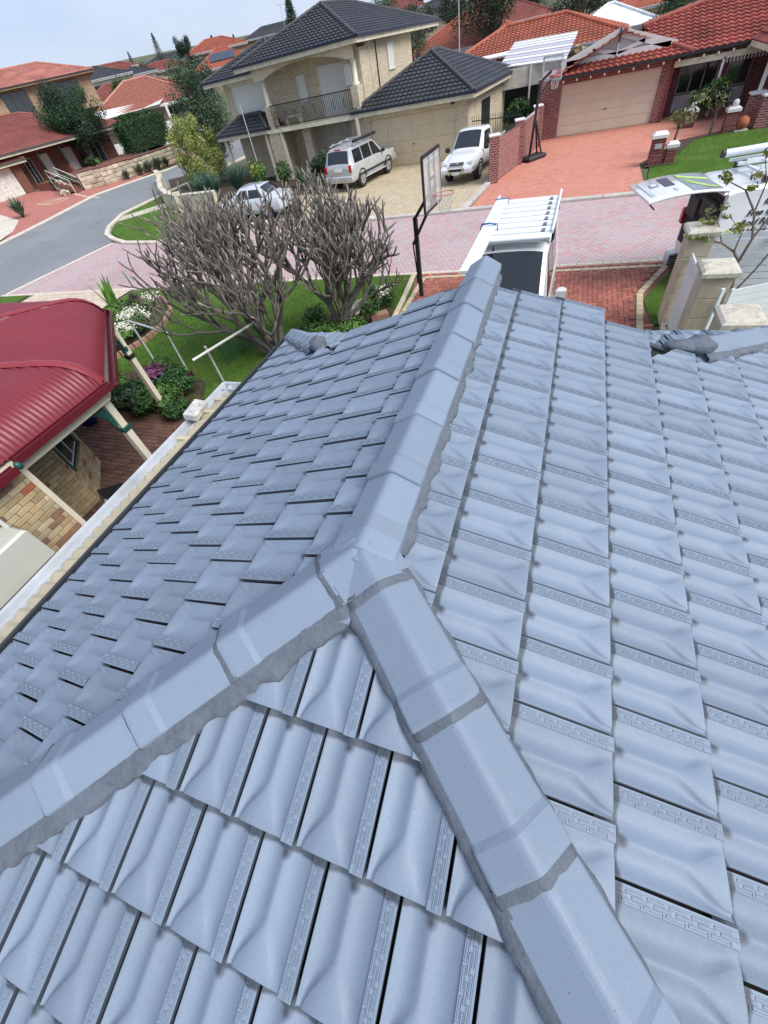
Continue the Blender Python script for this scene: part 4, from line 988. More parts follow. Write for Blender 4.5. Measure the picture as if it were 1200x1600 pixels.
m = MB(); m.bar((.08, 0, 2.8), (.75, 0, 3.05), .06, .1); m.bar((.02, 0, 2.3), (.75, 0, 2.75), .05, .06); m.build('arm', [BLK], h2_)
m = MB(); m.box((.8, 0, 3.15), (.03, 1.1, .75)); b2 = m.build('backboard', [M('pale_acrylic', (.5, .52, .54), .15, .1, alpha=.22)], h2_)
m = MB(); m.box((.8, 0, 2.76), (.05, 1.12, .05)); m.box((.8, .55, 3.15), (.05, .05, .78)); m.box((.8, -.55, 3.15), (.05, .05, .78)); m.box((.8, 0, 3.53), (.05, 1.12, .05)); m.build('frame_bar', [GALV], b2)
c = (1.08, 0, 2.86)
m = MB(); m.tube([(c[0]+.23*math.cos(2*PI*k/18), .23*math.sin(2*PI*k/18), c[2]) for k in range(19)], .03, 6); m.box((.86, 0, 2.86), (.1, .3, .1)); m.build('rim', [M('rim_red', (.55, .05, .06), .45)], h2_)
m = MB(); net(m, c, .22, .45); m.build('net', [WHITE], h2_)
# ---- limestone pillars, slatted panels and gates
def pillar(label, x, y, w=.42, d=.5, h=1.66, group=None):
    t = thing('limestone_pillar', label, 'pillar', (x, y, 0)); 
    for k in range(5):
        m = MB(); m.box((0, 0, h*(k+.5)/5), (w-.002*k % .004, d, h/5-.006), bev=.008); m.build('stone_block', [STONE], t)
    m = MB(); V = []; hw, hd = w/2+.06, d/2+.06
    for z, k in ((0, .03), (.02, 0), (.085, 0), (.115, .04), (.125, .1)): V += [(sx*(hw-k), sy*(hd-k), h+z) for sx, sy in ((-1, -1), (1, -1), (1, 1), (-1, 1))]
    m.add(V, [(3, 2, 1, 0), (16, 17, 18, 19)]+[(r_i*4+i, r_i*4+(i+1) % 4, r_i*4+4+(i+1) % 4, r_i*4+4+i) for r_i in range(4) for i in range(4)]); m.build('pillar_cap', [STONEC], t); return t
pillar('limestone gate pillar with a weathered cap nearest our roof edge', 2.52, 7.0); pillar('limestone pillar with a weathered cap between the slat screen and the open gate', 2.52, 8.75); pillar('limestone pillar farthest from the roof, beside the street under the leafy branches', 2.5, 10.55, .42, .5, 1.7)
k = thing('slat_screen', 'white vertical slat screen set between the two farther limestone pillars', 'screen')
for i in range(8):
    m = MB(); m.box((2.42, 9.1+.155*i, .78), (.03, .13, 1.35)); m.build('slat', [SLAT], k)
m = MB(); m.box((2.45, 9.65, .2), (.03, 1.24, .05)); m.box((2.45, 9.65, 1.35), (.03, 1.24, .05)); m.build('rail', [SLAT], k)
m = MB(); m.prism([(2.18, 9.0), (2.36, 9.0), (2.36, 10.28), (2.3, 10.28)], 0, .12); tag(m.build('limestone_plinth', [STONE]), 'low limestone plinth at the foot of the white slat screen', 'plinth')
k = thing('gate_leaf', 'open white gate leaf with long horizontal slats behind the nearest pillar', 'gate', (2.74, 8.42, 0), math.radians(24))
m = MB(); m.box((-.16, .0, .8), (.05, .05, 1.5)); m.build('gate_post', [SLAT], k)
m = MB(); m.box((0.02, 0, .78), (.05, .045, 1.46)); m.build('stile', [SLAT], k); m = MB(); m.box((2.9, 0, .78), (.05, .045, 1.46)); m.build('stile', [SLAT], k)
for i in range(12): m = MB(); m.box((1.45, 0, .12+.12*i), (2.84, .02, .108)); m.build('slat', [SLAT], k)
k = thing('sliding_gate', 'white horizontal slat fence running from the far pillar below the van', 'gate')
for i in range(13): m = MB(); m.box((4.6, 10.62, .12+.122*i), (3.8, .02, .106)); m.build('slat', [SLAT], k)
for x in (2.76, 4.6, 6.4): m = MB(); m.box((x, 10.65, .82), (.05, .05, 1.62)); m.build('stile', [SLAT], k)
k = thing('letterbox', 'small grey slatted letterbox on the driveway side of the far pillar', 'letterbox', (2.86, 13.75, 0), .2)
m = MB(); m.box((0, 0, .16), (.42, .3, .3), bev=.02); m.build('body', [GALV], k)
for i in range(4): m = MB(); m.box((0, -.155, .07+.06*i), (.4, .02, .03)); m.build('louvre', [BLK], k)
# small tree by the gates
def limb_tree(t, mt, segs, r0):
    for P in segs: mt.tube([p[:3] for p in P], [p[3] for p in P], 7)
t = thing('young_tree', 'young tree with sparse yellow-green leaf clusters in front of the open van', 'tree', (3.42, 10.35, 0))
mt = MB(); ml = MB(); tr = random.Random(2)
LIMBS = [([(0, 0, -.05), (-.03, .0, .5), (-.1, .02, .95), (-.14, .05, 1.2)], .04), ([(-.14, .05, 1.2), (-.3, .0, 1.4), (-.55, .05, 1.55), (-.85, .0, 1.62), (-1.05, .05, 1.6)], .026), ([(-.14, .05, 1.2), (-.1, .0, 1.6), (-.22, .1, 2.0), (-.5, .1, 2.35), (-.8, .1, 2.5)], .028),
 ([(-.1, .0, 1.6), (.05, .1, 1.95), (.0, .1, 2.4), (.15, .1, 2.8)], .022), ([(.05, .1, 1.95), (.3, .0, 2.2), (.5, .1, 2.6)], .018), ([(-.22, .1, 2.0), (-.2, .2, 2.4), (-.35, .3, 2.75)], .016), ([(-.3, 0, 1.4), (-.35, -.15, 1.75), (-.6, -.2, 2.0)], .015), ([(-.03, 0, .6), (.2, .1, 1.0), (.35, .05, 1.5), (.6, .1, 1.9)], .022), ([(-.55, .05, 1.55), (-.7, .1, 1.85), (-.95, .15, 2.0)], .012)]
for P, r0 in LIMBS:
    mt.tube(P, [r0*(1-.65*i/(len(P)-1)) for i in range(len(P))], 6)
    for q in range(5):
        i = tr.randrange(max(1, len(P)-2), len(P)); e = Vector(P[i])+Vector((tr.gauss(0, .1), tr.gauss(0, .1), tr.gauss(.04, .07)))
        if r0 > .035: continue
        mt.tube([P[i], e], [.006, .003], 4); leaves(ml, e, (.1, .1, .06), 22, .04, tr.randrange(9999), 0, .2, asp=.45)
mt.build('trunk', [M('grey_bark', (.16, .13, .11), .9, .2, 8)], t); ml.build('crown', [leafmat('olive_leaf', (.20, .22, .045))], t)
# ================================================================ vehicles
RUB = M('tyre_rubber', (.015, .015, .016), .8); RIM = M('alloy_rim', (.45, .46, .47), .3, .1, metal=.6); CGL = M('car_glass', (.012, .016, .02), .05, .05, spec=.8)
WPNT = M('white_car_paint', (.66, .67, .67), .22, .03, coat=.6); SPNT = M('silver_car_paint', (.56, .57, .57), .25, .04, metal=.35, coat=.6); DPL = M('dark_plastic', (.022, .023, .025), .5); LITR = M('tail_light_red', (.45, .012, .02), .15); LITC = M('headlight_clear', (.62, .65, .66), .1, .05, coat=.5); CHRM = M('chrome', (.7, .71, .72), .12, .03, metal=1); PLATE = M('number_plate', (.75, .75, .66), .5)
def car(name, label, pos, rz, st, paint, wheels, wr, side, wind=None, rear=None, bed=None, cat='car', group=None):
    """st rows: (x, zbottom, zbelt, ztop, halfwidth low, hw belt, hw top)"""
    t = thing(name, label, cat, pos, rz, group)
    def sec(q):
        x, zb, ze, zt, hl, hb, ht = q
        return [(0, zb), (hl*.9, zb), (hl, zb+.14), (hl+.015, (zb+ze)/2+.06), (hb, ze-.03), (hb-.02, ze), (ht+.01, zt-.07), (ht-.06, zt-.008), (ht*.55, zt+.012), (0, zt+.02)]
    def interp(x):
        for a, b in zip(st[:-1], st[1:]):
            if a[0] <= x <= b[0]:
                q = (x-a[0])/(b[0]-a[0]) if b[0] > a[0] else 0; return tuple(u+(v-u)*q for u, v in zip(a, b))
        return st[-1] if x > st[-1][0] else st[0]
    m = MB(); V = []; n = 10
    for q in st:
        s_ = sec(q); V += [(q[0], y, z) for y, z in s_]+[(q[0], -y, z) for y, z in s_[-2:0:-1]]
    nn = 2*n-2
    m.add(V, [(i*nn+k, i*nn+(k+1) % nn, (i+1)*nn+(k+1) % nn, (i+1)*nn+k) for i in range(len(st)-1) for k in range(nn)], 0, True)
    m.add(V[:nn], (tuple(range(nn))[::-1],)); m.add(V[-nn:], (tuple(range(nn)),))
    body = m.build('body', [paint], t); 
    es = body.modifiers.new('e', 'EDGE_SPLIT'); es.split_angle = math.radians(32)
    def side_pt(x, f, s, o=.008):
        S_ = sec(interp(x)); a, b = S_[5], S_[6]; y = a[0]+(b[0]-a[0])*f+o; return (x, s*y, a[1]+(b[1]-a[1])*f)
    for (xa, xb, ta, tb) in side:         # bottom x range, top x range
        for s in (1, -1):
            m = MB(); P = []
            for k in range(5): P.append(side_pt(xa+(xb-xa)*k/4, .06, s))
            for k in range(5): P.append(side_pt(tb+(ta-tb)*k/4, .9, s))
            m.poly(P if s < 0 else P[::-1]); m.build('side_window', [CGL], t)
    def screen(xa, xb, fa, fb, nm, wa=.9, wb=.9):
        m = MB(); V = []; N = 8; R_ = 5
        for i in range(R_+1):
            q = fa+(fb-fa)*i/R_; x = xa+(xb-xa)*q; it = interp(x)
            for k in range(N+1):
                u = -1+2*k/N; w = it[6]*(wa+(wb-wa)*q); y = u*w; z = it[3]+.02-.03*abs(u)**3*1.3; 
                nx_ = 1 if xb < xa else -1
                V.append((x+nx_*.012, y, z+.012))
        m.add(V, [(i*(N+1)+k, i*(N+1)+k+1, (i+1)*(N+1)+k+1, (i+1)*(N+1)+k) for i in range(R_) for k in range(N)], 0, True); m.build(nm, [CGL], t)
    if wind: screen(*wind, 'windscreen')
    if rear: screen(*rear, 'rear_window')
    for x in wheels:
        hl = interp(x)[4]
        for s in (1, -1):
            m = MB(); m.tube([(x, s*(hl-.24), wr), (x, s*(hl-.02), wr), (x, s*(hl+.005), wr)], [wr, wr, wr*.93], 20); w = m.build('wheel', [RUB], t)
            m = MB(); m.tube([(x, s*(hl-.03), wr), (x, s*(hl+.012), wr)], wr*.62, 14)
            for k in range(6): a = 2*PI*k/6; m.bar((x, s*(hl+.016), wr), (x+wr*.58*math.cos(a), s*(hl+.016), wr+wr*.58*math.sin(a)), .05, .02)
            m.build('rim', [RIM], w)
            m = MB(); P = [(x+(wr+.06)*math.cos(PI*k/12), s*(hl+.020), wr+(wr+.06)*math.sin(PI*k/12)) for k in range(13)]+[(x+(wr-.01)*math.cos(PI*k/12), s*(hl+.020), wr+(wr-.01)*math.sin(PI*k/12)) for k in range(12, -1, -1)]
            m.poly(P if s < 0 else P[::-1]); m.build('wheel_arch', [DPL], t)
    return t, interp
# silver four-wheel drive
st = [(-2.42, .55, .95, 1.02, .88, .9, .8), (-2.40, .42, 1.10, 1.15, .93, .93, .82), (-2.36, .42, 1.12, 1.16, .95, .94, .80), (-2.14, .42, 1.13, 1.76, .96, .95, .74), (-1.9, .42, 1.13, 1.84, .96, .95, .74), (.15, .42, 1.12, 1.86, .96, .95, .73), (.38, .42, 1.11, 1.8, .96, .95, .73), (1.05, .42, 1.10, 1.16, .96, .94, .84), (1.5, .42, 1.07, 1.12, .96, .93, .82), (2.2, .42, 1.0, 1.04, .95, .91, .78), (2.38, .48, .92, .94, .90, .86, .72), (2.44, .55, .8, .82, .86, .82, .7)]
suv, ip = car('four_wheel_drive', 'silver four-wheel drive with roof racks and a rolled black awning on the tan driveway', (-11.78, 29.0, .01), math.radians(77.4), st, SPNT, (-1.45, 1.42), .40, [(-2.0, -1.18, -1.9, -1.12), (-1.08, -.2, -1.05, -.2), (-.1, .85, -.12, .3)], (1.02, .36, .08, .95), (-2.36, -2.12, .1, .86))
for s in (1, -1):
    m = MB(); m.box((-2.36, s*.84, 1.0), (.14, .16, .34), bev=.03); m.build('tail_light', [LITR], suv)
    m = MB(); m.box((2.33, s*.7, .93), (.16, .3, .17), bev=.04); m.build('headlight', [LITC], suv)
    m = MB(); m.box((.82, s*1.06, 1.2), (.14, .2, .18), bev=.05); m.build('mirror', [DPL], suv)
    m = MB(); m.box((0, s*.985, .62), (3.6, .03, .1), bev=.012); m.build('side_moulding', [DPL], suv)
    m = MB(); m.box((-.1, s*.95, .42), (2.3, .18, .05)); m.build('side_step', [GALV], suv)
    for x in (-.55, .45): m = MB(); m.box((x-.1, s*.972, 1.03), (.18, .02, .035)); m.build('door_handle', [SPNT], suv)
    m = MB(); m.tube([(-1.9, s*.66, 1.93), (.1, s*.66, 1.95)], .022, 6); m.build('roof_rail', [GALV], suv)
m = MB(); m.box((-2.42, 0, .60), (.16, 1.86, .24), bev=.05); m.build('rear_bumper', [SPNT], suv)
m = MB(); m.box((2.42, 0, .60), (.16, 1.84, .3), bev=.05); m.build('front_bumper', [SPNT], suv)
m = MB(); m.box((-2.435, 0, .98), (.03, .5, .13)); m.build('number_plate', [PLATE], suv)
m = MB(); m.box((-2.12, 0, 1.80), (.06, .4, .05)); m.build('brake_light', [LITR], suv)
for x in (-1.5, -.7, .0): m = MB(); m.bar((x, -.8, 1.97), (x, .8, 1.97), .06, .04); m.build('crossbar', [GALV], suv)
m = MB(); m.tube([(-1.75, -.86, 2.03), (.5, -.86, 2.03)], .075, 10); m.build('rolled_awning', [BLK], suv)
m = MB(); m.tube([(2.0, -.78, 1.0), (2.05, -.8, 2.0)], .008, 4); m.build('aerial', [BLK], suv)
# white utility
st = [(-2.55, .62, .98, 1.0, .84, .84, .78), (-2.5, .5, 1.02, 1.04, .86, .86, .8), (-.62, .45, 1.04, 1.06, .87, .87, .82), (-.60, .45, 1.05, 1.66, .87, .87, .66), (-.45, .45, 1.05, 1.73, .87, .87, .65), (.35, .45, 1.04, 1.75, .87, .87, .64), (.52, .45, 1.04, 1.7, .87, .87, .64), (1.22, .45, 1.02, 1.08, .87, .85, .74), (1.7, .45, .99, 1.03, .87, .83, .70), (2.25, .45, .90, .93, .86, .80, .62), (2.46, .5, .76, .78, .82, .76, .58), (2.56, .52, .66, .68, .74, .7, .56)]
ute, ip = car('utility_truck', 'white single cab ute with a chrome nudge bar facing the street beside the brick wall', (-4.92, 27.55, .01), math.radians(-99), st, WPNT, (-1.5, 1.55), .37, [(-.42, .9, -.38, .42)], (1.2, .5, .1, .95), None, cat='ute')
m = MB(); m.box((-1.55, 0, 1.075), (1.8, 1.5, .02)); m.build('tray_cover', [M('black_canvas', (.015, .015, .016), .8)], ute)
for s in (1, -1):
    m = MB(); m.box((2.28, s*.63, .80), (.34, .28, .2), bev=.07); m.build('headlight', [LITC], ute)
    m = MB(); m.box((1.08, s*1.0, 1.13), (.12, .22, .2), bev=.05); m.build('mirror', [BLK], ute)
    m = MB(); m.tube([(2.62, s*.34, .42), (2.72, s*.36, .5), (2.72, s*.36, .74)], .035, 7); m.build('nudge_bar_leg', [CHRM], ute)
    m = MB(); m.box((-.1, s*.89, .98), (.18, .02, .04)); m.build('door_handle', [WPNT], ute)
    m = MB(); m.box((-1.56, s*.84, 1.1), (1.9, .06, .07), bev=.015); m.build('tray_rail', [WPNT], ute)
    m = MB(); m.box((2.55, s*.62, .55), (.06, .16, .1), bev=.02); m.build('fog_light', [LITC], ute)
m = MB(); m.tube([(2.72, -.36, .74), (2.72, .36, .74)], .035, 7); m.build('nudge_bar_top', [CHRM], ute)
m = MB(); m.box((2.52, 0, .56), (.22, 1.6, .24), bev=.06); m.build('front_bumper', [WPNT], ute)
m = MB(); m.box((2.645, 0, .60), (.02, .8, .1)); m.build('air_intake', [BLK], ute)
for z in (.77, .84): m = MB(); m.box((2.50-(z-.77)*.6, 0, z), (.06, .72, .032), bev=.01); m.build('grille_slot', [BLK], ute)
m = MB(); m.tube([(2.51, .07*math.cos(2*PI*k/14), .805+.045*math.sin(2*PI*k/14)) for k in range(15)], .01, 5); m.tube([(2.515, .04*math.cos(2*PI*k/14), .81+.02*math.sin(2*PI*k/14)) for k in range(15)], .007, 5); m.tube([(2.515, .02*math.cos(2*PI*k/14), .80+.04*math.sin(2*PI*k/14)) for k in range(15)], .007, 5); m.build('badge', [CHRM], ute)
m = MB(); m.box((2.66, 0, .48), (.02, .38, .12)); m.build('number_plate', [PLATE], ute)
# pale car on the lawn behind the bare tree
st = [(-2.1, .5, .8, .84, .76, .76, .68), (-2.05, .35, .92, .96, .82, .82, .74), (-1.55, .3, .95, 1.0, .85, .84, .72), (-.95, .3, .96, 1.40, .86, .84, .60), (.2, .3, .95, 1.43, .86, .84, .60), (.95, .3, .93, .99, .86, .84, .72), (1.6, .3, .86, .9, .85, .8, .66), (2.05, .35, .74, .76, .80, .74, .6), (2.15, .45, .6, .62, .72, .68, .55)]
sed, ip = car('sedan', 'pale silver sedan parked on the kerb lawn behind the branches of the bare tree', (-16.1, 23.3, .04), math.radians(180), st, M('pale_blue_paint', (.60, .64, .70), .22, .03, metal=.2, coat=.6), (-1.3, 1.32), .31, [(-1.2, -.3, -.92, -.32), (-.24, .72, -.24, .18)], (.93, .22, .1, .95), (-1.52, -.97, .1, .92))
for s in (1, -1):
    m = MB(); m.box((2.0, s*.6, .7), (.2, .26, .12), bev=.04); m.build('headlight', [LITC], sed); m = MB(); m.box((-2.04, s*.62, .82), (.1, .26, .14), bev=.03); m.build('tail_light', [LITR], sed)
    m = MB(); m.box((.62, s*.92, 1.0), (.1, .16, .12), bev=.03); m.build('mirror', [MATS['pale_blue_paint']], sed)
c2, ip = car('hatchback', 'light blue car half hidden behind the hedge and limestone wall up the side road', (-43.2, 48.0, T(-43.2, 48)), math.radians(60), st, M('light_blue_paint', (.42, .54, .68), .22, .03, coat=.6), (-1.3, 1.32), .31, [(-1.2, -.3, -.92, -.32), (-.24, .72, -.24, .18)], (.93, .22, .1, .95), (-1.52, -.97, .1, .92))
# white van in our driveway with a ladder rack
st = [(-1.4, .4, .95, 1.86, .82, .84, .70), (-1.37, .32, 1.0, 1.9, .85, .85, .72), (-1.25, .3, 1.02, 1.95, .86, .85, .72), (1.38, .3, 1.02, 1.96, .86, .85, .70), (1.56, .3, 1.02, 1.90, .86, .85, .69), (2.22, .3, 1.0, 1.16, .86, .83, .74), (2.4, .34, .86, .92, .84, .78, .66), (2.46, .42, .7, .73, .8, .72, .6)]
van, ip = car('work_van', 'white van with a slatted aluminium roof rack and plank parked in our driveway', (-.93, 11.05, .02), math.radians(-90.5), st, WPNT, (-.75, 1.6), .33, [(.7, 1.75, .68, 1.42), (-.6, .6, -.6, .6)], (2.2, 1.52, .06, .93), None, cat='van')
m = MB()
for k in range(8):
    m = MB(); m.box((-1.08+.355*k, .06, 2.12), (.285, 1.32, .022), bev=.008); b_ = m.build('rack_board', [SLAT], van)
    m = MB(); m.box((-1.08+.355*k+.16, .06, 2.10), (.035, 1.32, .03)); m.build('rack_crossbar', [GALV], van)
    if k < 7: m = MB(); m.box((-1.08+.355*k+.1, .56, 2.138), (.16, .07, .012)); m.build('grip_strip', [M('grey_grip', (.16, .17, .18), .7)], van)
for y in (-.68, .74):
    m = MB(); m.bar((-1.5, y, 2.15), (1.35, y, 2.15), .04, .06); m.build('rack_rail', [SLAT], van)
    for x in (-1.0, 1.1): m = MB(); m.bar((x, y, 1.9), (x, y, 2.14), .07, .03); m.build('rack_leg', [BLK], van)
m = MB(); m.box((1.2, -.70, 2.06), (.16, .05, .18), bev=.02); m.box((1.2, .76, 2.06), (.16, .05, .18), bev=.02); m.build('rack_clamp', [BLK], van)
m = MB(); m.box((1.2, -.54, 2.2), (4.2, .28, .06), bev=.01); pl = m.build('work_plank', [SLAT], None, van.matrix_basis.copy()); tag(pl, 'long aluminium plank lying along the left side of the van roof rack', 'plank')
m = MB(); m.box((-.92, -.54, 2.2), (.05, .31, .09)); m.build('end_cap', [M('blue_grey_plastic', (.12, .17, .28), .5)], pl)
m = MB(); m.tube([(.9, -.74, 2.1), (.95, -.7, 2.25), (1.0, -.54, 2.28), (.95, -.38, 2.25), (.95, -.36, 2.12)], .012, 6); m.tube([(.85, -.72, 2.24), (.9, -.54, 2.262), (.98, -.4, 2.24)], .01, 6); m.build('blue_strap', [M('blue_strap', (.03, .12, .28), .6)], pl)
for s in (1, -1):
    m = MB(); m.box((1.98, s*1.06, 1.22), (.12, .2, .3), bev=.06); m.bar((1.95, s*.86, 1.2), (1.98, s*1.0, 1.2), .03, .03); m.build('mirror', [WPNT], van)
    m = MB(); m.box((2.38, s*.6, .72), (.14, .28, .2), bev=.05); m.build('headlight', [LITC], van)
    m = MB(); m.bar((2.17, s*.3, 1.20), (1.95, s*-.1, 1.44), .015, .015); m.build('wiper', [BLK], van)
m = MB(); m.box((1.46, 0.05, 1.955), (.07, .16, .02), bev=.008); m.build('roof_badge', [M('pale_badge', (.6, .62, .63), .4)], van)
m = MB(); m.tube([(1.5, -.36, 1.9), (1.48, -.36, 2.02)], [.03, .006], 6); m.build('aerial', [BLK], van)
# white van at the right with its tailgate up
vr = math.radians(12)
st = [(-2.36, .42, 1.0, 1.88, .85, .86, .80), (-2.34, .36, 1.0, 1.92, .87, .87, .82), (-2.2, .34, 1.02, 1.96, .87, .87, .80), (1.2, .34, 1.02, 1.96, .87, .86, .74), (1.45, .34, 1.02, 1.9, .87, .86, .73), (2.1, .34, 1.0, 1.15, .87, .83, .74), (2.35, .4, .85, .9, .84, .78, .66)]
v2, ip = car('signed_van', 'white van with green graphics and black lettering, its tailgate raised over the street', (5.24, 13.33, .01), vr, st, WPNT, (-1.4, 1.5), .33, [(.6, 1.6, .6, 1.3)], (2.08, 1.42, .06, .93), None, cat='van')
DKI = M('van_interior', (.02, .021, .024), .8)
m = MB(); m.poly([(-2.372, y, z) for y, z in ((-.78, .62), (.78, .62), (.78, 1.6), (.72, 1.84), (-.72, 1.84), (-.78, 1.6))][::-1]); m.build('cargo_opening', [DKI], v2)
m = MB(); m.box((-2.40, -.28, 1.52), (.07, .62, .36), bev=.06); m.box((-2.40, .45, 1.4), (.07, .5, .4), bev=.06); m.build('rear_seat', [M('grey_seat', (.06, .062, .066), .8)], v2)
m = MB(); m.box((-2.40, 0, 1.885), (.08, 1.64, .06), bev=.02); m.build('roof_edge', [WPNT], v2)
for s in (1, -1):
    m = MB(); m.box((-2.36, s*.83, 1.13), (.16, .12, .34), bev=.03); m.build('tail_light', [LITR], v2)
    m = MB(); m.tube([(-2.36, s*.74, 1.55), (-2.9, s*.74, 1.93)], .014, 6); m.build('gas_strut', [BLK], v2)
m = MB(); V = []; N = 10
for i in range(N+1):
    q = i/N; x = -2.34-1.5*q; z = 1.965+.09*math.sin(q*2.2)-.10*q*q; w = .80-.02*q
    V += [(x, -w, z-.03), (x, -w+.05, z), (x, w-.05, z), (x, w, z-.03), (x, w-.03, z-.05), (x, -w+.03, z-.05)]
m.add(V, [(i*6+k, i*6+(k+1) % 6, (i+1)*6+(k+1) % 6, (i+1)*6+k) for i in range(N) for k in range(6)], 0, True); m.add(V[-6:], [(0, 1, 2, 3, 4, 5)]); tg = m.build('tailgate', [WPNT], v2)
def tz(q): return 1.965+.09*math.sin(q*2.2)-.10*q*q
def tpatch(qa, qb, ya, yb, mat, nm, o=.006, poly=None):
    m = MB(); V = []; n = 6
    for i in range(n+1):
        q = qa+(qb-qa)*i/n; V += [(-2.34-1.5*q, ya, tz(q)+o), (-2.34-1.5*q, yb, tz(q)+o)]
    m.add(V, [(2*i, 2*i+1, 2*i+3, 2*i+2) for i in range(n)]); return m.build(nm, [mat], tg)
tpatch(.06, .44, -.7, .7, M('decal_grey', (.20, .23, .25), .2), 'rear_window')
LIME = M('lime_decal', (.42, .62, .12), .4)
for (qa, qb, y0, y1, w) in ((.08, .42, .15, .55, .09), (.1, .40, -.55, .05, .07), (.2, .42, -.35, .45, .05)):
    m = MB(); V = []
    for i in range(9): q = qa+(qb-qa)*i/8; y = y0+(y1-y0)*(i/8)**1.6; V += [(-2.34-1.5*q, y-w, tz(q)+.011), (-2.34-1.5*q, y+w, tz(q)+.011)]
    m.add(V, [(2*i, 2*i+1, 2*i+3, 2*i+2) for i in range(8)]); m.build('lime_stripe', [LIME], tg)
tpatch(.55, .68, -.1, .55, M('decal_dark', (.05, .05, .06), .4), 'number_plate_recess', .009); tpatch(.73, .84, .05, .32, M('decal_mid', (.25, .28, .34), .4), 'badge_panel', .009); tpatch(.75, .82, .09, .28, WPNT, 'badge_face', .012)
m = MB(); m.tube([(-3.8, -.5, tz(.97)-.06), (-3.62, -.52, tz(.97)-.22)], .015, 5); m.build('pull_strap', [BLK], tg)
tpatch(.58, .62, -.5, -.3, M('decal_pale', (.5, .53, .58), .5), 'small_lettering', .009); tpatch(.88, .93, -.5, .6, MATS['decal_pale'], 'lower_lettering', .009)
# roof rack on the van
for y in (-.62, .62, .2): m = MB(); m.bar((-1.9, y, 2.14), (2.0, y, 2.14), .05, .05); m.build('rack_rail', [SLAT], v2)
for x in (-1.7, -.9, -.1, .7): m = MB(); m.bar((x, -.7, 2.09), (x, .7, 2.09), .05, .04); m.build('rack_crossbar', [SLAT], v2); [MB().box((x, s_, 2.03), (.1, .07, .1)).build('rack_foot', [BLK], v2) for s_ in (-.66, .66)]
m = MB(); m.tube([(-2.1, .5, 2.3), (2.2, .5, 2.3)], .07, 10); lt = m.build('conduit_tube', [M('pale_tube', (.66, .72, .76), .3, .05)], None, v2.matrix_basis.copy()); tag(lt, 'long pale tube carried on the roof rack of the van with the raised tailgate', 'tube')
m = MB(); m.tube([(-2.1, .5, 2.3), (-2.16, .5, 2.3)], .075, 10); m.build('end_cap', [BLK], lt)
for k in range(6): m = MB(); m.bar((-1.5+.5*k, -.5, 2.18), (-1.5+.5*k, .1, 2.18), .03, .03); pl_ = m.build('ladder_rung', [SLAT], v2)
for y in (-.5, .1): m = MB(); m.bar((-1.8, y, 2.19), (1.8, y, 2.19), .03, .07); m.build('ladder_rail', [SLAT], v2)
# lettering on the van's side
def text(parent, s, loc, rot, size, mat, nm='lettering', shear=0, ext=.002):
    cu = bpy.data.curves.new(nm, 'FONT'); cu.body = s; cu.size = size; cu.extrude = ext; cu.shear = shear; cu.resolution_u = 2; cu.offset = .004
    o = bpy.data.objects.new(nm, cu); COL.objects.link(o); dg = bpy.context.evaluated_depsgraph_get(); me = bpy.data.meshes.new_from_object(o.evaluated_get(dg)); bpy.data.objects.remove(o)
    me.materials.clear(); me.materials.append(mat); r = inst(me, nm, parent, Matrix.Translation(loc) @ rot); return r
RX90 = Matrix.Rotation(PI/2, 4, 'X'); INK = M('black_lettering', (.012, .012, .014), .5)
TLT = Matrix.Rotation(math.radians(80), 4, 'X')
for s, z, x in (('for your Roof', 1.62, -1.62), ('Free Quotes', 1.44, -1.86), ('Roof Repairs', 1.27, -1.92), ('All Work is Guaranteed', 1.10, -1.98)):
    f = max(0., (z-1.02)/.87); text(v2, s, (x, -.872+.075*f*1.0-.012, z), TLT, .16, INK, shear=.25)
m = MB(); V = []
for i in range(13): q = i/12; V += [(-2.2+3.4*q, -.893, .80+.10*math.sin(q*3)), (-2.2+3.4*q, -.893, .93+.05*math.sin(q*5+1))]
m.add(V, [(2*i, 2*i+1, 2*i+3, 2*i+2) for i in range(12)]); m.build('lime_stripe', [LIME], v2)
m = MB(); m.poly([(-2.15, -.884, .9), (-1.85, -.884, .95), (-1.95, -.872, 1.12), (-2.15, -.86, 1.25)]); m.build('lime_swoosh', [LIME], v2)
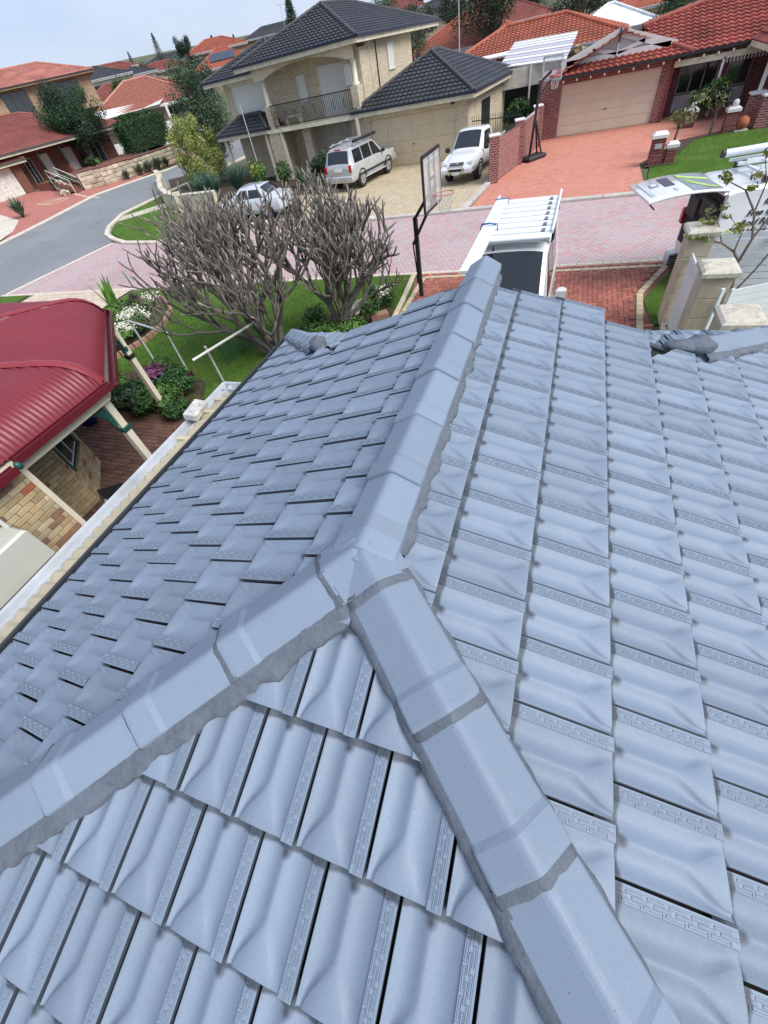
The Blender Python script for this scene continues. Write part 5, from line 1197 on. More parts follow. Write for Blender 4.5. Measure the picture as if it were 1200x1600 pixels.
# ================================================================ houses across the street
def tiled_face(parent, pts, mat, tw=.3, co=.33, amp=.018, step=.03, name='roof_tiles', kind='stuff', samples=4):
    pts = [Vector(p) for p in pts]; p0 = pts[0]; e = (pts[1]-p0).normalized(); nrm = e.cross(pts[2]-p0).normalized()
    if nrm.z < 0: nrm = -nrm
    up = nrm.cross(e); C2 = [((p-p0).dot(e), (p-p0).dot(up)) for p in pts]
    a0, a1 = min(c[0] for c in C2), max(c[0] for c in C2); b1 = max(c[1] for c in C2); rows = max(1, math.ceil(b1/co)); nc = max(1, math.ceil((a1-a0)/tw*samples)); V = []; F = []
    for r in range(rows):
        k0 = len(V)
        for (b, z) in ((r*co, 0), (r*co, step), ((r+1)*co+.0, 0)):
            for i in range(nc+1):
                a = a0+tw/samples*i; w = amp*math.cos(2*PI*(i/samples+.25))if samples > 1 else 0
                if z == 0 and b == r*co: w -= .03
                p = p0+e*a+up*b+nrm*(z+w); V.append(p)
        n = nc+1
        for q in range(2): F += [(k0+q*n+i, k0+q*n+i+1, k0+(q+1)*n+i+1, k0+(q+1)*n+i) for i in range(nc)]
    b = bmesh.new(); vs = [b.verts.new(v) for v in V]
    for f in F: b.faces.new([vs[i] for i in f])
    cen = sum(pts, Vector())/len(pts)
    for i in range(len(pts)):
        A, B = pts[i], pts[(i+1) % len(pts)]; no = (B-A).cross(nrm).normalized()
        if no.dot(cen-A) > 0: no = -no
        if i == 0: continue
        bmesh.ops.bisect_plane(b, geom=b.verts[:]+b.edges[:]+b.faces[:], plane_co=A, plane_no=no, clear_outer=True)
    me = bpy.data.meshes.new(name); b.to_mesh(me); b.free(); me.materials.append(mat); o = inst(me, name, parent)
    if kind: o['kind'] = kind
    return o
def caps_line(parent, a, b, r, mat, seg=.42, name='ridge_caps', lift=.0):
    a = Vector(a)+Vector((0, 0, lift)); b = Vector(b)+Vector((0, 0, lift)); d = b-a; n = max(1, int(d.length/seg)); m = MB()
    for k in range(n): m.tube([a+d*(k/n), a+d*((k+1.04)/n)], [r*.9, r*1.1], 8)
    o = m.build(name, [mat], parent); o['kind'] = 'stuff'; return o
def hip(x0, x1, y0, y1, ze, pitch):
    w, d = x1-x0, y1-y0; h = min(w, d)/2; zr = ze+h*math.tan(math.radians(pitch))
    if w >= d: A, B = (x0+h, (y0+y1)/2, zr), (x1-h, (y0+y1)/2, zr)
    else: A, B = ((x0+x1)/2, y0+h, zr), ((x0+x1)/2, y1-h, zr)
    c = [(x0, y0, ze), (x1, y0, ze), (x1, y1, ze), (x0, y1, ze)]
    if w >= d: faces = [[c[0], c[1], B, A], [c[1], c[2], B], [c[2], c[3], A, B], [c[3], c[0], A]]
    else: faces = [[c[0], c[1], A], [c[1], c[2], B, A], [c[2], c[3], B], [c[3], c[0], A, B]]
    if w >= d: lines = [(A, B), (c[0], A), (c[3], A), (c[1], B), (c[2], B)]
    else: lines = [(A, B), (c[0], A), (c[1], A), (c[2], B), (c[3], B)]
    return faces, lines, c
def hip_roof(parent, x0, x1, y0, y1, ze, pitch, mat, cap, gut_, fas, tw=.3, co=.33, capr=.09, skip=(), samples=4, step=.03, amp=.018, gutter=True):
    faces, lines, c = hip(x0, x1, y0, y1, ze, pitch)
    for k, f in enumerate(faces):
        if k not in skip: tiled_face(parent, f, mat, tw, co, amp, step, samples=samples)
    for a, b in lines: caps_line(parent, a, b, capr, cap, lift=.03)
    if gutter:
        for i in range(4):
            a, b = Vector(c[i]), Vector(c[(i+1) % 4]); m = MB(); d = (b-a).normalized(); o = Vector((d.y, -d.x, 0))*.04
            m.bar(a+o+Vector((0, 0, -.02)), b+o+Vector((0, 0, -.02)), .1, .11); m.build('gutter', [gut_], parent)
            m = MB(); m.bar(a-o*.9+Vector((0, 0, -.17)), b-o*.9+Vector((0, 0, -.17)), .03, .19); m.build('fascia', [fas], parent)
        m = MB(); m.box(((x0+x1)/2, (y0+y1)/2, ze-.22), (x1-x0-.06, y1-y0-.06, .03)); m.build('soffit', [fas], parent)
def brickmat(name, cols, mort, bl=.24, bh=.086, jw=.12):
    t = NT(name); o = t.coord('Object'); sx = t.t.nodes.new('ShaderNodeSeparateXYZ'); t.l(o, sx.inputs[0])
    x = t.math('ADD', sx.outputs[0], sx.outputs[1]); y = t.math('DIVIDE', sx.outputs[2], bh); j = t.math('FLOOR', y)
    xx = t.math('ADD', t.math('DIVIDE', x, bl), t.math('MULTIPLY', j, .5)); i = t.math('FLOOR', xx); fx = t.math('MULTIPLY', t.math('FRACT', xx), bl/bh); fy = t.math('FRACT', y)
    dist = t.math('MINIMUM', t.math('MINIMUM', fx, t.math('SUBTRACT', bl/bh, fx)), t.math('MINIMUM', fy, t.math('SUBTRACT', 1, fy)))
    cv = t.t.nodes.new('ShaderNodeCombineXYZ'); t.l(i, cv.inputs[0]); t.l(j, cv.inputs[1]); wn = t.n('ShaderNodeTexWhiteNoise'); t.l(cv.outputs[0], wn.inputs['Vector'])
    rp = t.t.nodes.new('ShaderNodeValToRGB'); rp.color_ramp.interpolation = 'CONSTANT'; t.l(wn.outputs['Value'], rp.inputs[0]); el = rp.color_ramp.elements
    while len(el) < len(cols): el.new(.5)
    for q, c in enumerate(cols): el[q].position = q/len(cols); el[q].color = c+(1,)
    c = t.mix(t.mr(t.noise(1.2, 5), .35, .65, 0, .35), rp.outputs[0], mul(cols[0], .7)); c = t.mix(t.mr(dist, jw*.6, jw*1.2, 1, 0), c, mort)
    t.l(c, t.b.inputs['Base Color']); t.b.inputs['Roughness'].default_value = .85; t.bump(t.mr(dist, 0, jw*1.4, 0, 1), .6, .008); return t.m
CBR = brickmat('cream_face_brick', [(.50, .42, .29), (.55, .47, .33), (.45, .37, .25), (.58, .50, .37)], (.52, .46, .36))
RBR = brickmat('red_face_brick', [(.20, .05, .045), (.24, .065, .055), (.16, .04, .04), (.26, .08, .065)], (.46, .36, .33), jw=.1)
def roofmat(name, c, var=.2, rough=.7):
    t = NT(name); n = t.noise(.7, 5); n2 = t.noise(6, 3); k = t.mix(t.mr(n, .3, .7, 0, 1), mul(c, 1-var), mul(c, 1+var)); k = t.mix(t.mr(n2, .3, .7, 0, .6), k, mul(c, .7)); k = t.mix(1, k, t.mix(t.rnd(), (.9,)*3, (1.1,)*3), 'MULTIPLY')
    t.l(k, t.b.inputs['Base Color']); t.b.inputs['Roughness'].default_value = rough; return t.m
DKT = roofmat('dark_grey_tile', (.035, .038, .044), .25, .45); DKC = roofmat('dark_grey_cap', (.06, .062, .066)); REDT = roofmat('mottled_red_tile', (.27, .058, .04), .5); REDC = roofmat('red_cap', (.30, .075, .055)); ORT = roofmat('orange_tile', (.34, .095, .052), .3); ORC = roofmat('orange_cap', (.40, .11, .06)); BRT = roofmat('dull_red_tile', (.235, .065, .05), .25); BRC = roofmat('dull_red_cap', (.26, .08, .06)); PKT = roofmat('pink_tile', (.46, .19, .15), .3); GRT = roofmat('charcoal_tile', (.05, .055, .065), .25)
NAVY = M('navy_gutter', (.012, .014, .035), .35); FASC = M('cream_fascia', (.66, .61, .46), .5); DOORC = M('cream_door', (.56, .47, .33), .5, .05); SHUT = M('shutter_white', (.62, .62, .57), .5, .04)
def garage_door(parent, x0, x1, y, h, mat, rows=4, cols=4, z0=0):
    m = MB(); m.box(((x0+x1)/2, y, z0+h/2), (x1-x0, .04, h)); d = m.build('garage_door', [mat], parent); pw = (x1-x0)/cols; ph = h/rows
    mm = MB(); mm.box((0, 0, 0), (pw-.07, .02, ph-.06), bev=.008); me = mm.mesh('door_panel', [mat])
    for i in range(cols):
        for j in range(rows): inst(me, 'door_panel', d, Matrix.Translation((x0+pw*(i+.5), y-.026, z0+ph*(j+.5))))
    m = MB(); m.box(((x0+x1)/2, y-.04, z0+h*.42), (.16, .03, .03)); m.build('door_handle', [BLK], d); return d
def window(parent, c, w, h, ax='x', glass=None, fr=None, mull=1, out=-1, sill=None, name='window'):
    """a pane with a frame; ax: wall runs along x (faces out*y) or y (faces out*x)"""
    glass = glass or GLASS; fr = fr or WHITE; f = Matrix.Translation(c) if ax == 'x' else Matrix.Translation(c) @ Matrix.Rotation(PI/2, 4, 'Z')
    s = out if ax == 'x' else -out
    m = MB(); m.box((0, s*.02, 0), (w, .02, h)); o = m.build(name, [glass], parent, f); m = MB(); t_w = .06
    for x in [-w/2+i*w/(mull) for i in range(mull+1)]: m.box((x, s*.04, 0), (t_w, .05, h+t_w))
    for z in (-h/2, h/2): m.box((0, s*.041, z), (w, .048, t_w))
    m.build('frame', [fr], o)
    if sill: m = MB(); m.box((0, s*.06, -h/2-.07), (w+.2, .12, .08)); m.build('sill', [sill], o)
    return o
# ---- cream two-storey house, built in its own axes (x along its front, y away from the street)
ch = thing('two_storey_house', 'cream brick two-storey house with dark tiled roofs, arched balcony and double garage', 'house', (-6.66, 31.21, 0), math.radians(-7.35))
def bx(parent, x0, x1, y0, y1, z0, z1, mat, name='wall'): m = MB(); m.box(((x0+x1)/2, (y0+y1)/2, (z0+z1)/2), (x1-x0, y1-y0, z1-z0)); return m.build(name, [mat], parent)
bx(ch, -6.2, -5.42, 0, .4, 0, 2.62, CBR); bx(ch, .06, .77, 0, .4, 0, 2.62, CBR); bx(ch, -5.42, .06, .002, .4, 2.3, 2.62, CBR); bx(ch, .40, .772, .4, 7.6, 0, 2.62, CBR); bx(ch, -6.2, .4, 7.4, 7.7, 0, 2.62, CBR)
garage_door(ch, -5.42, .06, .16, 2.3, DOORC)
hip_roof(ch, -6.3, 1.28, -.5, 8.2, 2.8, 24, DKT, DKC, NAVY, FASC, skip=(2,), amp=.022, step=.045)
window(ch, (.772, 3.3, 1.35), 1.5, 1.5, 'y', fr=BLK, out=1); bx(ch, -.2, .0, -.06, -.01, 2.4, 2.5, BLK, 'sensor_light')
bx(ch, -6.05, -5.9, -.6, -.45, 0, 2.6, CREAM, 'downpipe')
# upper block
bx(ch, -13.0, -5.75, 1.35, 8, 0, 5.5, CBR); bx(ch, -17.3, -13.0, 1.6, 8, 0, 5.2, CBR)
bx(ch, -13.05, -12.15, -.3, 1.34, 0, 2.52, CBR); bx(ch, -7.0, -5.7, .42, 1.34, 0, 5.3, CBR)
bx(ch, -12.95, -5.72, -.35, 1.34, 2.50, 2.68, FASC, 'balcony_slab')
bx(ch, -12.85, -12.35, -.2, .3, 2.68, 3.75, CBR, 'pier'); bx(ch, -6.2, -5.75, -.3, .4, 2.69, 3.9, CBR, 'pier')
for x, za in ((-12.6, 3.75), (-5.95, 3.9)):
    m = MB(); m.tube([(x, .02, za), (x, .02, za+.1), (x, .02, za+.1), (x, .02, 4.88), (x, .02, 4.95)], [.21, .21, .15, .14, .2], 14); m.build('column', [CREAM], ch)
P = [(-13.1, 5.55), (-13.1, 4.95), (-12.3, 4.95)]+[(-12.3+6.1*k/14, 4.95+.42*math.sin(PI*k/14)**.8) for k in range(1, 14)]+[(-6.2, 4.95), (-5.7, 4.95), (-5.7, 5.55)]
m = MB()
top = [(p[0], 5.55) for p in P[1:-1]]; bot = P[1:-1]
for i in range(len(bot)-1):
    for y in (-.25, .15): m.quad((bot[i][0], y, bot[i][1]), (bot[i+1][0], y, bot[i+1][1]), (top[i+1][0], y, 5.55), (top[i][0], y, 5.55))
    m.quad((bot[i][0], -.25, bot[i][1]), (bot[i+1][0], -.25, bot[i+1][1]), (bot[i+1][0], .15, bot[i+1][1]), (bot[i][0], .15, bot[i][1]))
m.build('arched_beam', [M('beam_render', (.52, .44, .31), .8)], ch)
bs = MB(); bs.box((0, 0, 0), (.022, .022, 1.0)); bme = bs.mesh('baluster', [BLK]); brail = MB(); brail.box((-9.3, -.3, 3.78), (6.1, .05, .05)); brail.box((-9.3, -.3, 2.80), (6.1, .04, .04)); bl_ = brail.build('balustrade', [BLK], ch)
for k in range(48): inst(bme, 'baluster', bl_, Matrix.Translation((-12.3+.128*k, -.3, 3.28)))
for k in range(8): x = -12.0+.75*k; m = MB(); m.tube([(x+.09*math.cos(2*PI*i/8), -.32, 3.3+.2*math.sin(2*PI*i/8)) for i in range(9)], .015, 4); m.build('scroll', [BLK], bl_)
window(ch, (-8.3, 1.35, 3.8), 1.9, 2.2, glass=SHUT, fr=SHUT, name='roller_shutter'); window(ch, (-10.6, 1.35, 4.2), .6, 1.1, glass=SHUT); window(ch, (-6.6, .42, 4.35), .35, .8, glass=SHUT)
window(ch, (-15.3, 1.6, 4.25), 2.6, 1.5, glass=SHUT, fr=SHUT, name='roller_shutter', sill=CREAM); bx(ch, -16.75, -13.85, 1.42, 1.6, 5.0, 5.18, FASC, 'shutter_box')
window(ch, (-5.75, 4.6, 4.65), .9, 1.1, 'y', glass=SHUT, fr=SHUT, out=1, name='roller_shutter'); bx(ch, -5.75, -5.69, 2.55, 2.62, .5, 5.5, BLK, 'downpipe'); bx(ch, -5.75, -5.69, 1.7, 1.77, .5, 5.5, CREAM, 'downpipe')
window(ch, (-8.4, 1.34, 1.25), 3.2, 2.2, glass=M('grey_shutter', (.42, .39, .33), .6), fr=MATS['grey_shutter'], name='roller_shutter'); bx(ch, -10.6, -10.0, .2, .5, 0, 2.5, CBR, 'pier')
hip_roof(ch, -14.2, -5.25, -.55, 12.0, 5.72, 20.5, DKT, DKC, NAVY, FASC, skip=(2,), amp=.022, step=.045)
hip_roof(ch, -18.6, -11.5, 1.0, 9.0, 5.42, 20.5, DKT, DKC, NAVY, FASC, skip=(2,), amp=.022, step=.045)
hip_roof(ch, -17.5, -12.85, -.5, 2.4, 2.82, 26, DKT, DKC, NAVY, FASC, amp=.022, step=.045)
for x in (-17.0, -13.3, -12.0): bx(ch, x-.1, x+.1, -.3, -.1, 0, 2.6, CREAM, 'post')
# furniture on the balcony
k = thing('bench', 'pale bench standing on the balcony of the cream house', 'bench', (0, 0, 0)); k.matrix_basis = ch.matrix_basis @ Matrix.Translation((-11.2, .5, 2.68))
m = MB(); m.box((0, 0, .43), (1.2, .4, .06)); m.build('seat', [CREAM], k)
for s in (-.5, .5): m = MB(); m.box((s, 0, .2), (.07, .35, .4)); m.build('leg', [CREAM], k)
# iron fence at the side passage
k = thing('iron_fence', 'black iron picket fence between the cream garage and the brick wall', 'fence', (0, 0, 0)); A = Vector((-5.7, 31.3)); B = Vector((-2.9, 30.6))
for z in (.2, 1.55): m = MB(); m.bar((A.x, A.y, z), (B.x, B.y, z), .04, .04); m.build('rail', [BLK], k)
for i in range(22): p = A+(B-A)*(i/21); m = MB(); m.box((p.x, p.y, .88), (.022, .022, 1.75)); m.build('picket', [BLK], k)
# ---- red brick party wall with capped pillars
bw = thing('brick_wall', 'red brick boundary wall with white capped pillars between the two driveways', 'wall')
WA, WB, WC = Vector((-3.5, 24.75)), Vector((-2.75, 27.9)), Vector((-2.2, 31.5))
def wallseg(parent, a, b, h, w, mat): d = b-a; m = MB(); L = d.length; m.box((0, 0, h/2), (L, w, h)); return m.build('wall_panel', [mat], parent, TR((a.x+b.x)/2, (a.y+b.y)/2, 0, math.atan2(d.y, d.x)))
wallseg(bw, WA, WB, 1.5, .2, RBR); wallseg(bw, WB, WC, 1.55, .2, RBR); wallseg(bw, WC, Vector((-2.05, 34)), 1.6, .2, RBR)
for p in (WA, WB, WC):
    m = MB(); m.box((0, 0, .83), (.42, .42, 1.66)); pp = m.build('pillar', [RBR], bw, TR(p.x, p.y, 0, .2)); m = MB(); m.box((0, 0, 1.70), (.5, .5, .08), bev=.03); m.build('pillar_cap', [WHITE], pp)
# ---- red brick house
rh = thing('red_brick_house', 'red brick house with mottled red tiles, white gable and cream double garage door', 'house')
bx(rh, -2.4, -1.2, 33.4, 34.6, 0, 2.5, RBR); bx(rh, -1.2, 3.58, 33.402, 34, 2.14, 2.52, RBR); bx(rh, 3.58, 4.05, 33.4, 37, 0, 2.48, RBR); bx(rh, -2.4, -1.6, 34.6, 38, 0, 2.5, RBR); bx(rh, 4.05, 16, 35.0, 44, 0, 2.45, RBR)
garage_door(rh, -1.2, 3.58, 33.55, 2.14, M('pale_cream_door', (.66, .58, .43), .5, .04), 5, 3)
tp = .355; RE = 2.5
xe0, xe1 = -1.62, 4.68; xm = 1.5; zf = RE+.82*tp*1.0
# skirt roof below the gable, then the two long slopes
tiled_face(rh, [(xe0, 32.75, RE), (xe1, 32.75, RE), (xe1-.95, 33.7, RE+.95*tp), (xe0+.75, 33.7, RE+.95*tp)], REDT, amp=.03, step=.055)
tiled_face(rh, [(xe1, 32.75, RE), (xe1, 34.2, RE), (xm, 36.2, RE+3.18*tp), (xm, 33.3, RE+3.18*tp), (xe1-.95, 33.7, RE+.95*tp)], REDT, amp=.03, step=.055)
tiled_face(rh, [(xe0, 38.0, RE), (xe0, 32.75, RE), (xm, 33.3, RE+3.18*tp), (xm, 36.2, RE+3.18*tp)], REDT, amp=.03, step=.055)
tiled_face(rh, [(3.9, 32.95, RE), (17, 32.95, RE), (17, 40.5, RE+7.55*tp), (5.4, 37, RE+4.05*tp), (2.4, 35.93, RE+2.98*tp)], REDT, amp=.03, step=.055)
m = MB(); m.poly([(2.4, 35.93, RE+2.98*tp-.01), (5.4, 37, RE+4.05*tp-.01), (17, 40.5, RE+7.55*tp-.01), (17, 47, RE), (3, 44, RE)]); m.build('rear_roof_slope', [REDT], rh)
for a, b in (((xm, 33.2, RE+3.18*tp), (xm, 36.1, RE+3.18*tp)), ((xe1, 32.75, RE), (xe1-2.2, 34.9, RE+2.2*tp)), ((2.4, 35.93, RE+2.98*tp), (5.4, 37, RE+4.05*tp)), ((5.4, 37, RE+4.05*tp), (17, 40.5, RE+7.55*tp))): caps_line(rh, a, b, .12, REDC, lift=.03)
m = MB(); gz = RE+.95*tp; m.add([(-.98, 33.62, gz-.05), (3.6, 33.62, gz-.05), (1.3, 33.62, 3.52)], [(0, 1, 2)]); gb = m.build('gable_panel', [M('gable_grey', (.52, .50, .48), .7)], rh)
def gbar(a, b, w=.12):
    w *= 1.45; m = MB(); m.bar((a[0], 33.56, a[1]), (b[0], 33.56, b[1]), .05, w, up=(0, 1, 0)) if False else m.bar((a[0], 33.56, a[1]), (b[0], 33.56, b[1]), .06, w); m.build('gable_trim', [WHITE], gb)
gbar((-1.35, gz-.03), (1.3, 3.64), .22); gbar((1.3, 3.64), (3.95, gz-.03), .22); gbar((-1.1, gz+.05), (3.7, gz+.05), .14); gbar((1.3, gz), (1.3, 3.55), .1); gbar((.1, 3.2), (1.3, gz+.1), .1); gbar((2.5, 3.2), (1.3, gz+.1), .1)
m = MB(); m.bar((1.3, 33.5, 3.3), (1.3, 33.5, 3.8), .06, .06); m.build('finial', [BLK], gb)
m = MB(); m.bar((-1.45, 33.66, gz-.02), (1.3, 33.66, 3.77), .16, .07); m.bar((1.3, 33.66, 3.77), (4.05, 33.66, gz-.02), .16, .07); m.build('barge_capping', [REDC], gb)
for a, b in (((xe0, 32.72), (xe1, 32.72)), ((xe1-.4, 32.92), (17, 32.92))): m = MB(); m.bar((a[0], a[1], RE-.04), (b[0], b[1], RE-.04), .11, .11); m.build('gutter', [BLK], rh)
for k in range(9): m = MB(); m.box((xe0+.5+.66*k, 32.95, RE-.19), (.055, .5, .09)); m.build('rafter_tail', [WHITE], rh)
for k in range(12): m = MB(); m.box((5.2+.6*k, 33.05, RE-.2), (.055, .4, .09)); m.build('rafter_tail', [WHITE], rh)
m = MB(); m.bar((4.05, 33.1, 2.15), (12, 33.1, 2.15), .1, .22); m.build('verandah_beam', [FASC], rh)
for k in range(16): m = MB(); m.box((6.3+.14*k, 33.1, 1.98), (.04, .03, .18)); m.build('fretwork_slat', [WHITE], rh)
for x in (6.15,): m = MB(); m.box((x, 33.1, 1.05), (.1, .1, 2.1)); m.build('post', [WHITE], rh)
window(rh, (5.5, 35.0, 1.5), 1.7, 1.35, mull=3, fr=M('grey_frame', (.33, .31, .28), .5)); bx(rh, 4.65, 6.35, 34.93, 34.99, .15, .75, M('pale_panel', (.55, .57, .58), .6), 'window_panel'); window(rh, (7.3, 35.0, 1.5), 1.0, 1.35, mull=1, fr=MATS['grey_frame']); bx(rh, 6.8, 7.8, 34.93, 34.99, .15, .75, MATS['pale_panel'], 'window_panel')
bx(rh, 4.02, 4.1, 33.3, 33.38, 0, 2.4, M('maroon_pipe', (.2, .03, .04), .4), 'downpipe')
# porch on the right with paired posts on brick piers
for p, (x, y) in enumerate(((7.25, 29.55), (7.55, 28.75))):
    m = MB(); m.box((x, y, .52), (.5, .45, 1.04)); pi_ = m.build('porch_pier', [RBR], rh); m = MB(); m.box((x, y, 1.08), (.6, .55, .1), bev=.03); m.build('pier_cap', [WHITE], pi_)
    m = MB(); m.box((x, y, 1.75), (.13, .13, 1.3)); m.build('post', [WHITE], rh)
tiled_face(rh, [(7.0, 28.4, 2.52), (12, 28.4, 2.52), (12, 33, 2.52+4.6*tp*.7), (8.6, 33, 2.52+4.6*tp*.7)], REDT, amp=.03, step=.055); tiled_face(rh, [(7.0, 33, 2.52), (7.0, 28.4, 2.52), (8.6, 33, 2.52+4.6*tp*.7)], REDT, amp=.03, step=.055)
m = MB(); m.bar((7.0, 28.5, 2.42), (12, 28.5, 2.42), .1, .18); m.bar((7.05, 28.5, 2.42), (7.05, 33, 2.42), .1, .18); m.build('verandah_beam', [FASC], rh)
bx(rh, 8.3, 14, 30.6, 34.9, 0, 2.4, RBR); window(rh, (9.4, 30.6, 1.3), 1.4, 1.3, mull=2)
# solar hot water and white ridge vent
m = MB(); m.box((0, 0, 0), (2.1, 1.1, .1)); m.build('solar_collector', [M('solar_glass', (.10, .13, .16), .1)], rh, Matrix.Translation((7.6, 37.0, RE+4.2*tp)) @ Matrix.Rotation(math.atan(tp), 4, 'X'))
m = MB(); m.tube([(6.6, 37.75, RE+5.0*tp), (8.6, 38.2, RE+5.2*tp)], .26, 10); m.build('water_tank', [GALV], rh)
# letterbox pier and planter walls in the front
lbx = thing('brick_letterbox', 'red brick letterbox pier with a white cap beside the red driveway', 'letterbox', (3.15, 24.55, 0))
BKL = [(M('dark_red_brick', (.20, .05, .045), .85, .2, 6, .4, 60, fine=.3, rnd=.25), 1)]
def brick_pier(t, x, y, w, d, h, cap_=True):
    m = MB(); m.box((x, y, h/2), (w-.03, d-.03, h)); m.build('mortar_core', [M('pale_mortar', (.5, .42, .38), .95)], t)
    for k in range(int(h/.086)):
        for (cx, cy, lx, ly) in ((x-w/4, y, w/2-.012, d), (x+w/4, y, w/2-.012, d)) if k % 2 else ((x, y-d/4, w, d/2-.012), (x, y+d/4, w, d/2-.012)):
            m = MB(); m.box((cx, cy, .086*(k+.5)), (lx, ly, .074), bev=.006); m.build('brick', [BKL[0][0]], t)
    if cap_:
        m = MB(); V = []
        for z, k in ((0, 0), (.1, 0), (.17, .1)): V += [(x+sx*(w/2+.05-k), y+sy*(d/2+.05-k), h+z) for sx, sy in ((-1, -1), (1, -1), (1, 1), (-1, 1))]
        m.add(V, [(3, 2, 1, 0), (8, 9, 10, 11)]+[(r_i*4+i, r_i*4+(i+1) % 4, r_i*4+4+(i+1) % 4, r_i*4+4+i) for r_i in range(2) for i in range(4)]); m.build('pier_cap', [WHITE], t)
brick_pier(lbx, 0, 0, .48, .46, .86); brick_pier(lbx, .55, .05, .36, .36, .5)
m = MB(); m.box((.0, -.245, .62), (.26, .04, .16)); m.build('letter_slot', [GALV], lbx)
m = MB(); m.box((.3, .05, .2), (.2, .2, .4)); m.build('wall', [RBR], lbx)
for lb, x, y, h, ball in (('small brick pier with a white ball finial by the verandah path', 6.35, 28.75, .7, True), ('small brick pier with a white urn beside the green shrub at the verandah', 5.1, 31.0, .55, False)):
    t = thing('garden_pier', lb, 'pier', (x, y, 0)); brick_pier(t, 0, 0, .42, .42, h)
    m = MB(); m.sphere((0, 0, h+.26), .13 if ball else (.12, .12, .1), 12, 8); m.build('finial', [WHITE], t)
t = thing('terracotta_pot', 'round terracotta pot lying on a white slab by the porch pier', 'pot', (6.85, 28.65, 0)); m = MB(); m.sphere((0, 0, .27), (.25, .25, .24), 14, 8); m.build('body', [M('terracotta', (.36, .10, .05), .7)], t); m = MB(); m.box((0, 0, .03), (.5, .35, .06)); m.build('slab', [WHITE], t)
sheet('garden_strip', [(3.5, 25.2), (4.3, 26.0), (5.1, 28.1), (6.6, 28.65), (8.4, 28.95), (8.4, 29.3), (6.4, 29.0), (4.8, 28.5), (3.9, 26.4), (2.8, 24.9), (2.8, 24.1), (3.9, 24.1)], MATS['mulch'], .03)
def small_tree(label, x, y, h, cr_, n, ls, lm, seed, trunk_r=.06, z=None, name='small_tree', group=None, blobs=6, bare=.4, lean=(0, 0), bark=None):
    z = T(x, y) if z is None else z; t = thing(name, label, 'tree', (x, y, z), 0, group); r = random.Random(seed); mt = MB(); ml = MB()
    top = Vector((lean[0], lean[1], h*.45)); mt.tube([(0, 0, -.1), top*.5+Vector((r.gauss(0, .03), r.gauss(0, .03), 0)), top], [trunk_r*1.2, trunk_r, trunk_r*.8], 7)
    for k in range(blobs):
        a = 2*PI*k/blobs+r.uniform(-.4, .4); q = r.uniform(.25, .75); c = Vector((lean[0]+cr_[0]*q*math.cos(a), lean[1]+cr_[1]*q*math.sin(a), h*.5+(h*.5)*r.uniform(.15, .95)-.0))
        mid = top.lerp(c, .5)+Vector((r.gauss(0, .1)*cr_[0], r.gauss(0, .1)*cr_[0], 0)); mt.tube([top*.9, mid, c], [trunk_r*.6, trunk_r*.4, trunk_r*.15], 5)
        leaves(ml, c, (cr_[0]*r.uniform(.38, .6), cr_[1]*r.uniform(.38, .6), cr_[2]*r.uniform(.35, .55)), n//blobs, ls, seed*20+k, r.randrange(len(lm)), bare)
    mt.build('trunk', [bark or BARK], t); ml.build('crown', lm, t); return t
small_tree('twisted small tree with sparse grey-green leaves behind the brick letterbox', 3.95, 26.0, 1.9, (.75, .6, .5), 260, .07, [leafmat('olive_grey_leaf', (.16, .17, .06))], 5, .05, bare=.2)
small_tree('thin forked grey tree on the garden strip beside the verandah path', 5.7, 28.75, 1.7, (.55, .5, .4), 90, .06, [MATS['olive_grey_leaf']], 6, .045, bare=.2)
bush('round_shrub', 'round bright green shrub in front of the dark verandah windows', 'shrub', 5.9, 32.6, (1.1, .9, .85), 2400, .08, [LP, LEAF, LEAFD], 91, 0)
# ================================================================ corner garden of the cream house
RENDER_W = M('limestone_render', (.62, .55, .43), .9, .14, 2, .3, 40, fine=.2, dirt=.3)
lw_ = thing('limestone_wall', 'low curved cream limestone garden wall on the corner lawn', 'wall')
LWP = [(-35, 37.5), (-32.4, 34.9), (-30.2, 32.2), (-28.4, 30.2), (-26.2, 28.2), (-24.2, 26.9), (-21, 26.5)]
for a, b in zip(LWP[:-1], LWP[1:]):
    a = Vector(a); b = Vector(b); d = b-a; L = d.length; n = max(1, round(L/.6)); an = math.atan2(d.y, d.x); zb = min(T(*a), T(*b))
    m = MB(); m.box((0, 0, .42), (L+.1, .3, .95)); m.build('wall_panel', [RENDER_W], lw_, TR((a.x+b.x)/2, (a.y+b.y)/2, zb, an))
    for k in range(n): c = a+d*((k+.5)/n); m = MB(); m.box((0, 0, .93), (L/n-.02, .38, .09), bev=.03); m.build('coping_stone', [KCR], lw_, TR(c.x, c.y, zb, an))
for x, y in ((-32.4, 34.9), (-24.2, 26.9)):
    m = MB(); m.box((0, 0, .55), (.5, .5, 1.1)); m.build('pillar', [RENDER_W], lw_, TR(x, y, T(x, y), .7))
GOLD = leafmat('golden_conifer_leaf', (.30, .33, .10)); GOLD2 = leafmat('gold_green_leaf', (.18, .24, .06)); BLUEG = leafmat('blue_green_needle', (.07, .14, .10))
t = thing('golden_conifer', 'rounded golden yellow conifer beside the side road at the corner', 'shrub', (-27.4, 34.4, T(-27.4, 34.4))); m = MB(); r = random.Random(8)
for k in range(70):
    a = r.uniform(0, 2*PI); q = r.uniform(.2, 1)**.5; zz = r.uniform(.3, 3.7); rad = 1.75*q*math.sqrt(max(.05, 1-((zz-1.6)/2.3)**2))
    leaves(m, (rad*math.cos(a), rad*math.sin(a), zz), (.45, .45, .65), 420, .065, 400+k, 0 if r.random() < .7 else 1, .3, asp=.4, up=.1)
